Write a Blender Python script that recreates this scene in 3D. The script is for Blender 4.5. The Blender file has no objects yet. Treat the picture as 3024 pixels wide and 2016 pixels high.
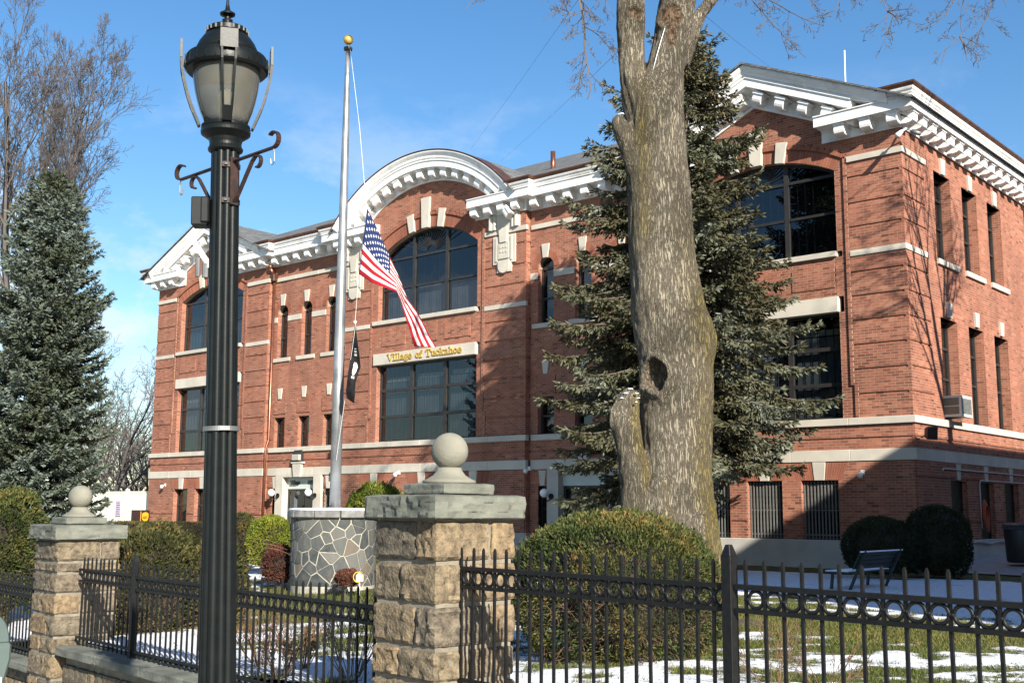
import bpy, bmesh, math, random
import numpy as np
from mathutils import Vector, Matrix, noise

scene = bpy.context.scene
C = scene.collection
R_ = math.radians

# ------------------------------------------------------------------ camera
# photograph frame 2352 x 1568 is used for picking points; origin = the eye
FOC, YAW, PITCH, ROLL = 3331.6, R_(41.199), R_(8.490), R_(0.349)
def cam_axes():
    fw = Vector((-math.sin(YAW)*math.cos(PITCH), math.cos(YAW)*math.cos(PITCH), math.sin(PITCH)))
    rt = Vector((math.cos(YAW), math.sin(YAW), 0.0))
    up = rt.cross(fw)
    c, s = math.cos(ROLL), math.sin(ROLL)
    return c*rt + s*up, -s*rt + c*up, fw
RT, UP, FW = cam_axes()
cam_data = bpy.data.cameras.new('camera')
cam = bpy.data.objects.new('camera', cam_data); C.objects.link(cam)
cam_data.sensor_width = 36.0
cam_data.lens = 36.0*FOC/3024.0
cam_data.clip_start = 0.1
cam_data.clip_end = 3000.0
cam.matrix_world = Matrix(((RT.x, UP.x, -FW.x, 0), (RT.y, UP.y, -FW.y, 0), (RT.z, UP.z, -FW.z, 0), (0, 0, 0, 1)))
scene.camera = cam

# ------------------------------------------------------------------ sky, sun, exposure
SUN_D = Vector((-1.0, 0.515, -0.583)).normalized()          # direction the light travels
SUN_EL = math.asin(-SUN_D.z)
SUN_ROT = math.atan2(-SUN_D.x, -SUN_D.y)
world = bpy.data.worlds.new('World'); scene.world = world
world.use_nodes = True
wn = world.node_tree.nodes; wl = world.node_tree.links
wn.clear()
w_out = wn.new('ShaderNodeOutputWorld'); w_bg = wn.new('ShaderNodeBackground')
sky = wn.new('ShaderNodeTexSky'); sky.sky_type = 'NISHITA'; sky.sun_disc = False
sky.sun_elevation = SUN_EL; sky.sun_rotation = SUN_ROT
sky.altitude = 0.0; sky.air_density = 1.0; sky.dust_density = 0.45; sky.ozone_density = 2.0
w_bg.inputs['Strength'].default_value = 0.080
# thin broken cumulus low over the whole horizon
w_tc = wn.new('ShaderNodeTexCoord'); w_sep = wn.new('ShaderNodeSeparateXYZ')
w_map = wn.new('ShaderNodeMapping'); w_map.inputs['Scale'].default_value = (1.0, 1.0, 1.9)
w_map.inputs['Location'].default_value = (0.35, 0.1, 0.0)
w_noise = wn.new('ShaderNodeTexNoise'); w_noise.inputs['Scale'].default_value = 7.0
w_noise.inputs['Detail'].default_value = 9.0; w_noise.inputs['Roughness'].default_value = 0.62
w_ramp = wn.new('ShaderNodeValToRGB')
w_ramp.color_ramp.elements[0].position = 0.49; w_ramp.color_ramp.elements[0].color = (0, 0, 0, 1)
w_ramp.color_ramp.elements[1].position = 0.63; w_ramp.color_ramp.elements[1].color = (0.85, 0.85, 0.85, 1)
w_elev = wn.new('ShaderNodeMapRange')
w_elev.inputs['From Min'].default_value = 0.37; w_elev.inputs['From Max'].default_value = 0.16
w_elev.inputs['To Min'].default_value = 0.0; w_elev.inputs['To Max'].default_value = 1.0
w_mul = wn.new('ShaderNodeMath'); w_mul.operation = 'MULTIPLY'
w_mix = wn.new('ShaderNodeMixRGB'); w_mix.inputs['Color2'].default_value = (4.9, 5.4, 6.2, 1)
w_hsv = wn.new('ShaderNodeHueSaturation'); w_hsv.inputs['Saturation'].default_value = 1.26
wl.new(w_tc.outputs['Generated'], w_sep.inputs[0]); wl.new(w_tc.outputs['Generated'], w_map.inputs['Vector'])
wl.new(w_map.outputs[0], w_noise.inputs['Vector']); wl.new(w_noise.outputs['Fac'], w_ramp.inputs[0])
wl.new(w_sep.outputs['Z'], w_elev.inputs['Value'])
wl.new(w_ramp.outputs[0], w_mul.inputs[0]); wl.new(w_elev.outputs[0], w_mul.inputs[1])
wl.new(w_mul.outputs[0], w_mix.inputs['Fac']); wl.new(sky.outputs[0], w_hsv.inputs['Color'])
wl.new(w_hsv.outputs[0], w_mix.inputs['Color1'])
wl.new(w_mix.outputs[0], w_bg.inputs['Color']); wl.new(w_bg.outputs[0], w_out.inputs['Surface'])

sun_data = bpy.data.lights.new('sun', 'SUN'); sun_data.energy = 5.0; sun_data.angle = R_(0.53)
sun_data.color = (1.0, 0.93, 0.82)
sun = bpy.data.objects.new('sun', sun_data); C.objects.link(sun)
sun.rotation_euler = SUN_D.to_track_quat('-Z', 'Y').to_euler(); sun.location = (20, -20, 40)

scene.view_settings.view_transform = 'Standard'
scene.view_settings.look = 'None'
scene.view_settings.exposure = 1.2
scene.view_settings.gamma = 1.0
scene.view_settings.use_curve_mapping = False
scene.cycles.max_bounces = 8
scene.cycles.transparent_max_bounces = 24

# ------------------------------------------------------------------ helpers
K = 3024.0/2352.0
def ray(dx, dy):
    return FW + RT*((dx*K-1512.0)/FOC) + UP*((1008.0-dy*K)/FOC)
def at(dx, dy, depth):
    return ray(dx, dy)*depth
def plan(dx, depth):
    v = ray(dx, 1168.0)*depth
    return v.x, v.y
def zat(dx, dy, depth):
    return ray(dx, dy).z*depth

def tag(o, label=None, cat=None, group=None, kind=None):
    if label: o['label'] = label
    if cat: o['category'] = cat
    if group: o['group'] = group
    if kind: o['kind'] = kind
    return o
def empty(name, loc=(0, 0, 0), rz=0.0):
    o = bpy.data.objects.new(name, None); C.objects.link(o)
    o.location = loc; o.rotation_euler = (0, 0, rz); o.empty_display_size = 0.2
    return o
def place(mesh, name, parent=None, loc=None, rot=None, scale=None):
    o = bpy.data.objects.new(name, mesh); C.objects.link(o)
    if parent is not None:
        o.parent = parent
    if loc is not None: o.location = loc
    if rot is not None: o.rotation_euler = rot
    if scale is not None: o.scale = scale
    return o

def fast_mesh(name, verts, faces, mat=None, col=None, smooth=False, colname='Col'):
    """verts (N,3), faces (M,k) with constant k"""
    verts = np.asarray(verts, dtype=np.float32).reshape(-1, 3)
    faces = np.asarray(faces, dtype=np.int32)
    m, k = faces.shape
    me = bpy.data.meshes.new(name)
    me.vertices.add(len(verts)); me.vertices.foreach_set('co', verts.ravel())
    me.loops.add(m*k); me.loops.foreach_set('vertex_index', faces.ravel())
    me.polygons.add(m)
    me.polygons.foreach_set('loop_start', np.arange(0, m*k, k, dtype=np.int32))
    me.polygons.foreach_set('loop_total', np.full(m, k, dtype=np.int32))
    me.polygons.foreach_set('use_smooth', np.full(m, smooth, dtype=bool))
    me.update(calc_edges=True)
    if col is not None:
        col = np.asarray(col, dtype=np.float32)
        if col.ndim == 1: col = np.repeat(col[:, None], 3, 1)
        if col.shape[1] == 3: col = np.concatenate([col, np.ones((len(col), 1), np.float32)], 1)
        a = me.color_attributes.new(colname, 'FLOAT_COLOR', 'POINT')
        a.data.foreach_set('color', col.ravel())
    if mat is not None: me.materials.append(mat)
    return me

class MB:
    """collects shapes and links them as ONE mesh object"""
    def __init__(s): s.v = []; s.f = []
    def add(s, vs, fs):
        b = len(s.v); s.v += [tuple(p) for p in vs]; s.f += [tuple(b+i for i in f) for f in fs]; return s
    def box(s, x0, x1, y0, y1, z0, z1):
        return s.add([(x0, y0, z0), (x1, y0, z0), (x1, y1, z0), (x0, y1, z0), (x0, y0, z1), (x1, y0, z1), (x1, y1, z1), (x0, y1, z1)],
                     [(3, 2, 1, 0), (4, 5, 6, 7), (0, 1, 5, 4), (1, 2, 6, 5), (2, 3, 7, 6), (3, 0, 4, 7)])
    def bar(s, a, b, w, h, up=(0, 0, 1)):
        """rectangular bar from a to b, w across, h along up"""
        a = Vector(a); b = Vector(b); d = (b-a).normalized(); up = Vector(up)
        sd = d.cross(up)
        if sd.length < 1e-5: sd = d.cross(Vector((1, 0, 0)))
        sd.normalize(); u = sd.cross(d)
        vs = []
        for p in (a, b):
            for i, j in ((-1, -1), (1, -1), (1, 1), (-1, 1)):
                vs.append(p + sd*(w*0.5*i) + u*(h*0.5*j))
        return s.add(vs, [(3, 2, 1, 0), (4, 5, 6, 7), (0, 1, 5, 4), (1, 2, 6, 5), (2, 3, 7, 6), (3, 0, 4, 7)])
    def tube(s, pts, rad, n=8, cap=True):
        pts = [Vector(p) for p in pts]
        if not hasattr(rad, '__len__'): rad = [rad]*len(pts)
        ref = None; rings = []
        for i, p in enumerate(pts):
            d = (pts[min(i+1, len(pts)-1)] - pts[max(i-1, 0)]).normalized()
            if ref is None:
                ref = Vector((0, 0, 1)) if abs(d.z) < 0.9 else Vector((1, 0, 0))
            a = d.cross(ref).normalized(); ref = a.cross(d).normalized()
            rings.append([p + (a*math.cos(t) + ref*math.sin(t))*rad[i] for t in [2*math.pi*k/n for k in range(n)]])
        b = len(s.v)
        for rg in rings: s.v += [tuple(q) for q in rg]
        for i in range(len(rings)-1):
            for k in range(n):
                k2 = (k+1) % n
                s.f.append((b+i*n+k, b+i*n+k2, b+(i+1)*n+k2, b+(i+1)*n+k))
        if cap:
            s.f.append(tuple(b+k for k in reversed(range(n))))
            s.f.append(tuple(b+(len(rings)-1)*n+k for k in range(n)))
        return s
    def lathe(s, prof, n=24, o=(0, 0, 0), capb=True, capt=True, a0=0.0, lobes=0, amp=0.0):
        b = len(s.v); ox, oy, oz = o
        for r, z in prof:
            for k in range(n):
                t = a0 + 2*math.pi*k/n
                rr = r*(1+amp*math.cos(lobes*t)) if lobes else r
                s.v.append((ox+rr*math.cos(t), oy+rr*math.sin(t), oz+z))
        for i in range(len(prof)-1):
            for k in range(n):
                k2 = (k+1) % n
                s.f.append((b+i*n+k, b+i*n+k2, b+(i+1)*n+k2, b+(i+1)*n+k))
        if capb: s.f.append(tuple(b+k for k in reversed(range(n))))
        if capt: s.f.append(tuple(b+(len(prof)-1)*n+k for k in range(n)))
        return s
    def prism(s, poly, fn0, fn1):
        """poly: 2-D points; fn0/fn1 map them to the two end faces"""
        n = len(poly)
        vs = [fn0(p) for p in poly] + [fn1(p) for p in poly]
        fs = [tuple(range(n)), tuple(reversed(range(n, 2*n)))] + [((i+1) % n, i, n+i, n+(i+1) % n) for i in range(n)]
        return s.add(vs, fs)
    def mesh(s, name, mat, smooth=False, bevel=0.0):
        me = bpy.data.meshes.new(name)
        me.from_pydata(s.v, [], s.f)
        bm = bmesh.new(); bm.from_mesh(me)
        bmesh.ops.recalc_face_normals(bm, faces=bm.faces)
        if bevel > 0:
            bmesh.ops.bevel(bm, geom=bm.edges[:], offset=bevel, segments=1, affect='EDGES', clamp_overlap=True)
        bm.to_mesh(me); bm.free()
        if smooth: me.polygons.foreach_set('use_smooth', np.ones(len(me.polygons), dtype=bool))
        if mat is not None: me.materials.append(mat)
        me.update()
        return me
    def build(s, name, mat, parent=None, smooth=False, bevel=0.0):
        return place(s.mesh(name, mat, smooth, bevel), name, parent)

def auto_smooth(me, ang=40.0):
    me.polygons.foreach_set('use_smooth', np.ones(len(me.polygons), dtype=bool))
    ca = math.cos(R_(ang))
    bm = bmesh.new(); bm.from_mesh(me)
    for e in bm.edges:
        if len(e.link_faces) == 2:
            e.smooth = e.link_faces[0].normal.dot(e.link_faces[1].normal) > ca
    bm.to_mesh(me); bm.free()
    return me

rng = np.random.default_rng(11)
random.seed(7)

# vectorised value noise
def vnoise(x, y, seed=0):
    xi = np.floor(x).astype(np.int64); yi = np.floor(y).astype(np.int64)
    xf = x-xi; yf = y-yi
    u = xf*xf*(3-2*xf); v = yf*yf*(3-2*yf)
    def h(a, b):
        n = (a*374761393 + b*668265263 + seed*1442695041) & 0xffffffff
        n = ((n ^ (n >> 13))*1274126177) & 0xffffffff
        return ((n ^ (n >> 16)) & 0xffff)/65535.0
    return (h(xi, yi)*(1-u)+h(xi+1, yi)*u)*(1-v) + (h(xi, yi+1)*(1-u)+h(xi+1, yi+1)*u)*v
def fbm(x, y, seed=0, oct=4):
    s = 0.0; a = 0.5; t = 0.0
    for k in range(oct):
        s = s + a*vnoise(x*2**k+17.3*k, y*2**k-9.1*k, seed+k); t += a; a *= 0.55
    return s/t

# ------------------------------------------------------------------ materials
def mk(name):
    m = bpy.data.materials.new(name); m.use_nodes = True
    n = m.node_tree.nodes; b = n['Principled BSDF']
    return m, n, m.node_tree.links, b
def mat(name, c1, c2=None, rough=0.7, scale=6.0, metal=0.0, bump=0.0, bscale=None, stretch=(1, 1, 1), detail=6.0,
        lo=0.35, hi=0.65, spec=None, c3=None, s3=1.2, f3=(0.5, 0.7)):
    m, n, l, b = mk(name)
    b.inputs['Roughness'].default_value = rough; b.inputs['Metallic'].default_value = metal
    if spec is not None: b.inputs['Specular IOR Level'].default_value = spec
    tc = n.new('ShaderNodeTexCoord'); mp = n.new('ShaderNodeMapping'); mp.inputs['Scale'].default_value = stretch
    l.new(tc.outputs['Object'], mp.inputs['Vector'])
    b.inputs['Base Color'].default_value = (*c1, 1)
    if c2 is not None:
        t = n.new('ShaderNodeTexNoise'); t.inputs['Scale'].default_value = scale; t.inputs['Detail'].default_value = detail
        r = n.new('ShaderNodeValToRGB')
        r.color_ramp.elements[0].position = lo; r.color_ramp.elements[0].color = (*c1, 1)
        r.color_ramp.elements[1].position = hi; r.color_ramp.elements[1].color = (*c2, 1)
        l.new(mp.outputs[0], t.inputs['Vector']); l.new(t.outputs['Fac'], r.inputs[0])
        src = r.outputs[0]
        if c3 is not None:
            t3 = n.new('ShaderNodeTexNoise'); t3.inputs['Scale'].default_value = s3; t3.inputs['Detail'].default_value = 5
            r3 = n.new('ShaderNodeValToRGB'); r3.color_ramp.elements[0].position = f3[0]; r3.color_ramp.elements[1].position = f3[1]
            mx = n.new('ShaderNodeMixRGB'); mx.inputs['Color2'].default_value = (*c3, 1)
            l.new(mp.outputs[0], t3.inputs['Vector']); l.new(t3.outputs['Fac'], r3.inputs[0])
            l.new(r3.outputs[0], mx.inputs['Fac']); l.new(src, mx.inputs['Color1']); src = mx.outputs[0]
        l.new(src, b.inputs['Base Color'])
    if bump > 0:
        t2 = n.new('ShaderNodeTexNoise'); t2.inputs['Scale'].default_value = bscale or scale*3; t2.inputs['Detail'].default_value = 6
        bp = n.new('ShaderNodeBump'); bp.inputs['Strength'].default_value = bump; bp.inputs['Distance'].default_value = 0.02
        l.new(mp.outputs[0], t2.inputs['Vector']); l.new(t2.outputs['Fac'], bp.inputs['Height']); l.new(bp.outputs[0], b.inputs['Normal'])
    return m
def ramp_mat(name, stops, source='Col', rough=0.8, extra=None, spec=0.3, trans=0.0, bump=0.0, bscale=40.0, streak=0.0):
    """colour from a per-vertex random value (Col) or the object's random number"""
    m, n, l, b = mk(name)
    b.inputs['Roughness'].default_value = rough; b.inputs['Specular IOR Level'].default_value = spec
    r = n.new('ShaderNodeValToRGB'); cr = r.color_ramp
    while len(cr.elements) < len(stops): cr.elements.new(0.5)
    for e, (p, c) in zip(cr.elements, stops): e.position = p; e.color = (*c, 1)
    if source == 'random':
        a = n.new('ShaderNodeObjectInfo'); l.new(a.outputs['Random'], r.inputs[0])
    else:
        a = n.new('ShaderNodeAttribute'); a.attribute_name = source; l.new(a.outputs['Fac'], r.inputs[0])
    out = r.outputs[0]
    if extra:
        sc, amt, c = extra
        tc = n.new('ShaderNodeTexCoord'); t = n.new('ShaderNodeTexNoise'); t.inputs['Scale'].default_value = sc; t.inputs['Detail'].default_value = 5
        rr = n.new('ShaderNodeValToRGB'); rr.color_ramp.elements[0].position = 0.42; rr.color_ramp.elements[1].position = 0.7
        rr.color_ramp.elements[1].color = (amt, amt, amt, 1)
        mx = n.new('ShaderNodeMixRGB'); mx.inputs['Color2'].default_value = (*c, 1)
        gm = n.new('ShaderNodeNewGeometry')
        l.new(gm.outputs['Position'], t.inputs['Vector']); l.new(t.outputs['Fac'], rr.inputs[0])
        l.new(rr.outputs[0], mx.inputs['Fac']); l.new(out, mx.inputs['Color1']); out = mx.outputs[0]
    if streak > 0:      # rain streaks and soot, running down the wall
        gs_ = n.new('ShaderNodeNewGeometry'); ms_ = n.new('ShaderNodeMapping'); ms_.inputs['Scale'].default_value = (2.2, 2.2, 0.16)
        ts_ = n.new('ShaderNodeTexNoise'); ts_.inputs['Scale'].default_value = 1.4; ts_.inputs['Detail'].default_value = 7; rs_ = n.new('ShaderNodeValToRGB')
        rs_.color_ramp.elements[0].position = 0.36; rs_.color_ramp.elements[0].color = (1-streak, 1-streak, 1-streak*0.95, 1); rs_.color_ramp.elements[1].position = 0.55
        xs_ = n.new('ShaderNodeMixRGB'); xs_.blend_type = 'MULTIPLY'; xs_.inputs['Fac'].default_value = 1.0
        l.new(gs_.outputs['Position'], ms_.inputs['Vector']); l.new(ms_.outputs[0], ts_.inputs['Vector']); l.new(ts_.outputs['Fac'], rs_.inputs[0]); l.new(out, xs_.inputs['Color1']); l.new(rs_.outputs[0], xs_.inputs['Color2']); out = xs_.outputs[0]
    l.new(out, b.inputs['Base Color'])
    if bump > 0:
        gm2 = n.new('ShaderNodeNewGeometry'); t2 = n.new('ShaderNodeTexNoise'); t2.inputs['Scale'].default_value = bscale; t2.inputs['Detail'].default_value = 5
        bp = n.new('ShaderNodeBump'); bp.inputs['Strength'].default_value = bump; bp.inputs['Distance'].default_value = 0.02
        l.new(gm2.outputs['Position'], t2.inputs['Vector']); l.new(t2.outputs['Fac'], bp.inputs['Height']); l.new(bp.outputs[0], b.inputs['Normal'])
    if trans > 0:
        o = n['Material Output']; tr = n.new('ShaderNodeBsdfTranslucent'); mxs = n.new('ShaderNodeMixShader'); mxs.inputs[0].default_value = trans
        l.new(out, tr.inputs['Color']); l.new(b.outputs[0], mxs.inputs[1]); l.new(tr.outputs[0], mxs.inputs[2]); l.new(mxs.outputs[0], o.inputs['Surface'])
    return m
def glass_mat(name, tint, refl=1.0, rough=0.01, alpha=0.75):
    m, n, l, b = mk(name)
    o = n['Material Output']; n.remove(b)
    tr = n.new('ShaderNodeBsdfTransparent'); tr.inputs['Color'].default_value = (*[c*alpha for c in tint], 1)
    gl = n.new('ShaderNodeBsdfGlossy'); gl.inputs['Roughness'].default_value = rough; gl.inputs['Color'].default_value = (refl, refl, refl, 1)
    lw = n.new('ShaderNodeLayerWeight'); lw.inputs['Blend'].default_value = 0.5
    pw = n.new('ShaderNodeMath'); pw.operation = 'POWER'; pw.inputs[1].default_value = 4.0
    fr = n.new('ShaderNodeMath'); fr.operation = 'MULTIPLY_ADD'; fr.inputs[1].default_value = 0.90; fr.inputs[2].default_value = 0.055
    l.new(lw.outputs['Facing'], pw.inputs[0]); l.new(pw.outputs[0], fr.inputs[0])
    # slightly wavy old panes
    t = n.new('ShaderNodeTexNoise'); t.inputs['Scale'].default_value = 1.3; gm = n.new('ShaderNodeNewGeometry')
    bp = n.new('ShaderNodeBump'); bp.inputs['Strength'].default_value = 0.05; bp.inputs['Distance'].default_value = 0.05
    l.new(gm.outputs['Position'], t.inputs['Vector']); l.new(t.outputs['Fac'], bp.inputs['Height']); l.new(bp.outputs[0], gl.inputs['Normal'])
    mx = n.new('ShaderNodeMixShader'); l.new(fr.outputs[0], mx.inputs[0]); l.new(tr.outputs[0], mx.inputs[1]); l.new(gl.outputs[0], mx.inputs[2])
    l.new(mx.outputs[0], o.inputs['Surface'])
    return m

BRICK = [(0.0, (0.13, 0.053, 0.037)), (0.25, (0.25, 0.094, 0.058)), (0.65, (0.325, 0.127, 0.080)), (1.0, (0.385, 0.172, 0.108))]
M = {}
M['brick'] = ramp_mat('brick', BRICK, 'Col', 0.9, extra=(0.8, 0.6, (0.17, 0.070, 0.048)), spec=0.15, bump=0.15, bscale=60, streak=0.18)
M['brick_one'] = ramp_mat('brick_one', BRICK, 'random', 0.9, extra=(0.8, 0.6, (0.17, 0.070, 0.048)), spec=0.15, bump=0.15, bscale=60, streak=0.18)
M['mortar'] = mat('mortar', (0.37, 0.26, 0.19), (0.27, 0.18, 0.13), 0.95, 1.2)
M['limestone'] = mat('limestone', (0.50, 0.465, 0.39), (0.42, 0.39, 0.33), 0.85, 1.6, bump=0.06, bscale=30, c3=(0.34, 0.315, 0.27), s3=0.7, f3=(0.55, 0.8))
M['concrete'] = mat('concrete', (0.45, 0.43, 0.39), (0.36, 0.345, 0.315), 0.9, 1.4, bump=0.1, bscale=25)
M['white_trim'] = mat('white_trim', (0.80, 0.80, 0.78), (0.72, 0.72, 0.70), 0.55, 2.5, c3=(0.52, 0.50, 0.45), s3=2.2, f3=(0.54, 0.76), stretch=(1, 1, 0.6))
M['copper'] = mat('copper', (0.17, 0.075, 0.045), (0.10, 0.05, 0.035), 0.45, 4.0, metal=0.6)
M['copper_pipe'] = mat('copper_pipe', (0.30, 0.12, 0.075), (0.20, 0.085, 0.055), 0.32, 5.0, metal=0.75)
M['dark_frame'] = mat('dark_frame', (0.020, 0.019, 0.018), (0.028, 0.026, 0.024), 0.4, 4.0)
M['glass'] = glass_mat('glass', (0.84, 0.90, 0.96), 0.9, 0.008, 0.74)
M['blind'] = mat('blind', (0.25, 0.25, 0.225), (0.19, 0.19, 0.175), 0.9, 2.0)
M['blind_warm'] = mat('blind_warm', (0.60, 0.55, 0.36), (0.52, 0.47, 0.30), 0.9, 2.0)
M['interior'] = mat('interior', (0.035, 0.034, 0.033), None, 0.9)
M['curtain'] = mat('curtain', (0.19, 0.16, 0.105), (0.13, 0.11, 0.07), 0.9, 5.0)
M['gold'] = mat('gold', (0.62, 0.42, 0.10), (0.50, 0.33, 0.07), 0.38, 8.0, metal=0.35)
M['grille_paint'] = mat('grille_paint', (0.15, 0.15, 0.14), (0.10, 0.10, 0.095), 0.6, 9.0)
M['black_iron'] = mat('black_iron', (0.0055, 0.006, 0.0065), (0.010, 0.0105, 0.0105), 0.48, 30.0, bump=0.08, bscale=120, spec=0.25)
M['lamp_paint'] = mat('lamp_paint', (0.0045, 0.0062, 0.0062), (0.007, 0.009, 0.009), 0.40, 12.0, bump=0.03, bscale=60, spec=0.22)
M['rust'] = mat('rust', (0.042, 0.016, 0.010), (0.014, 0.008, 0.007), 0.6, 22.0, bump=0.15, bscale=90)
M['steel'] = mat('steel', (0.22, 0.225, 0.225), (0.14, 0.145, 0.145), 0.5, 9.0, metal=0.5)
M['pole_alu'] = mat('pole_alu', (0.36, 0.365, 0.365), (0.20, 0.21, 0.215), 0.42, 2.4, metal=0.6)
M['white_glass'] = mat('white_glass', (0.85, 0.84, 0.80), None, 0.25)
M['snow'] = mat('snow', (0.86, 0.88, 0.92), (0.80, 0.83, 0.88), 0.7, 20.0, bump=0.25, bscale=30)
M['bluestone'] = mat('bluestone', (0.145, 0.150, 0.122), (0.090, 0.096, 0.078), 0.85, 5.0, bump=0.5, bscale=22, c3=(0.060, 0.066, 0.052), s3=2.2, f3=(0.52, 0.75))
M['ball_stone'] = mat('ball_stone', (0.215, 0.207, 0.165), (0.15, 0.146, 0.115), 0.85, 4.0, bump=0.2, bscale=40, c3=(0.13, 0.128, 0.10), s3=3.0, f3=(0.55, 0.8))
M['pier_mortar'] = mat('pier_mortar', (0.215, 0.19, 0.145), (0.15, 0.132, 0.10), 0.95, 8.0, bump=0.3, bscale=50)
M['roof_shingle'] = None

# =================================================================== THE TOWN HALL
FY, RY, SX, LX, BY = 27.0, 27.22, -10.67, -44.66, 46.0
CX = 0.5*(SX+LX)
HALF_P, HALF_C = 4.055, 4.61
LC, RC = LX+HALF_P, SX-HALF_P
CH, REF, BL = 0.0694, 2.34, 0.215
Z_PL, Z_LB0, Z_LB1, Z_SB0, Z_SB1 = -0.70, 1.26, 1.55, 2.16, 2.34
Z_B20, Z_B21, Z_UB0, Z_UB1, Z_FR = 6.47, 6.62, 8.955, 9.11, 9.60
GROOVES = [2.34+0.625*k-0.0347 for k in range(1, 7)] + [7.24, 7.885, 8.53]

hall = empty('town_hall', (CX, 33.0, -1.4))
tag(hall, 'long red brick village hall with white bracketed cornice and arched central gable', 'building')
HI = Matrix.Translation((-CX, -33.0, 1.4))
def hp(o):
    """make o a part of the hall, keeping its world place"""
    o.parent = hall; o.matrix_parent_inverse = HI.copy(); return o
def hpart(mb, name, m, smooth=False, bevel=0.0):
    return hp(mb.build(name, m, None, smooth, bevel))
def sub(o, parent):
    """child at the parent's world frame (parent meshes are modelled in world space)"""
    o.parent = parent; return o

BRK, MOR = {}, {}
def lay(g, axis, pv, sgn, z0, z1, zones, groove=()):
    bl = BRK.setdefault(g, []); ml = MOR.setdefault(g, [])
    k0 = math.floor((z0-REF)/CH+1e-4); k1 = math.ceil((z1-REF)/CH-1e-4)
    for k in range(k0, k1):
        zl = max(z0, REF+k*CH); zh = min(z1, REF+(k+1)*CH)
        if zh-zl < 0.02: continue
        zm = 0.5*(zl+zh)
        gf = any(abs(zm-q) < CH*0.5 for q in groove)
        o = (k % 2)*BL*0.5
        for zn in zones(zm):
            a, b, off = zn[:3]
            if b-a < 0.02: continue
            if gf and len(zn) > 3: off -= 0.030
            ml.append((axis, pv, sgn, a+0.007, b-0.007, zl, zh, off-0.0009))
            j = math.floor((a-o)/BL)
            while o+j*BL < b:
                l = max(a+0.003, o+j*BL+0.005); r = min(b-0.003, o+(j+1)*BL-0.005)
                if r-l > 0.025: bl.append((axis, pv, sgn, l, r, zl+0.005, zh-0.005, off))
                j += 1
def cut(iv, ops):
    out = []
    for t in iv:
        segs = [(t[0], t[1])]
        for op in ops:
            if op is None: continue
            a, b = op; ns = []
            for s in segs:
                if b <= s[0] or a >= s[1]: ns.append(s); continue
                if a > s[0]: ns.append((s[0], a))
                if b < s[1]: ns.append((b, s[1]))
            segs = ns
        out += [(s[0], s[1])+tuple(t[2:]) for s in segs]
    return out
def rect_op(c, hw, z0, z1):
    return lambda z: (c-hw, c+hw) if z0 <= z <= z1 else None
def arch_op(c, hw, z0, spring, Rr, cz):
    def f(z):
        if z < z0 or z > cz+Rr: return None
        if z <= spring: return (c-hw, c+hw)
        h = math.sqrt(max(0, Rr*Rr-(z-cz)**2)); return (c-min(h, hw), c+min(h, hw))
    return f
wedge_pieces = {}
def wedge_ring(g, c, cz, r0, r1, a0, a1, n, y0, y1, gap=0.009, clip=None):
    """radial bricks of an arch, angles from the vertical"""
    rows = wedge_pieces.setdefault(g, [])
    for i in range(n):
        t0 = a0+(a1-a0)*i/n; t1 = a0+(a1-a0)*(i+1)/n
        g0 = gap*0.5/r0
        pts = []
        for t, r in ((t0+g0, r0), (t1-g0, r0), (t1-g0, r1), (t0+g0, r1)):
            u = c+r*math.sin(t); z = cz+r*math.cos(t)
            if clip is not None: u = min(max(u, c-clip), c+clip)
            pts.append((u, z))
        rows.append((pts, y0, y1))

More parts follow.
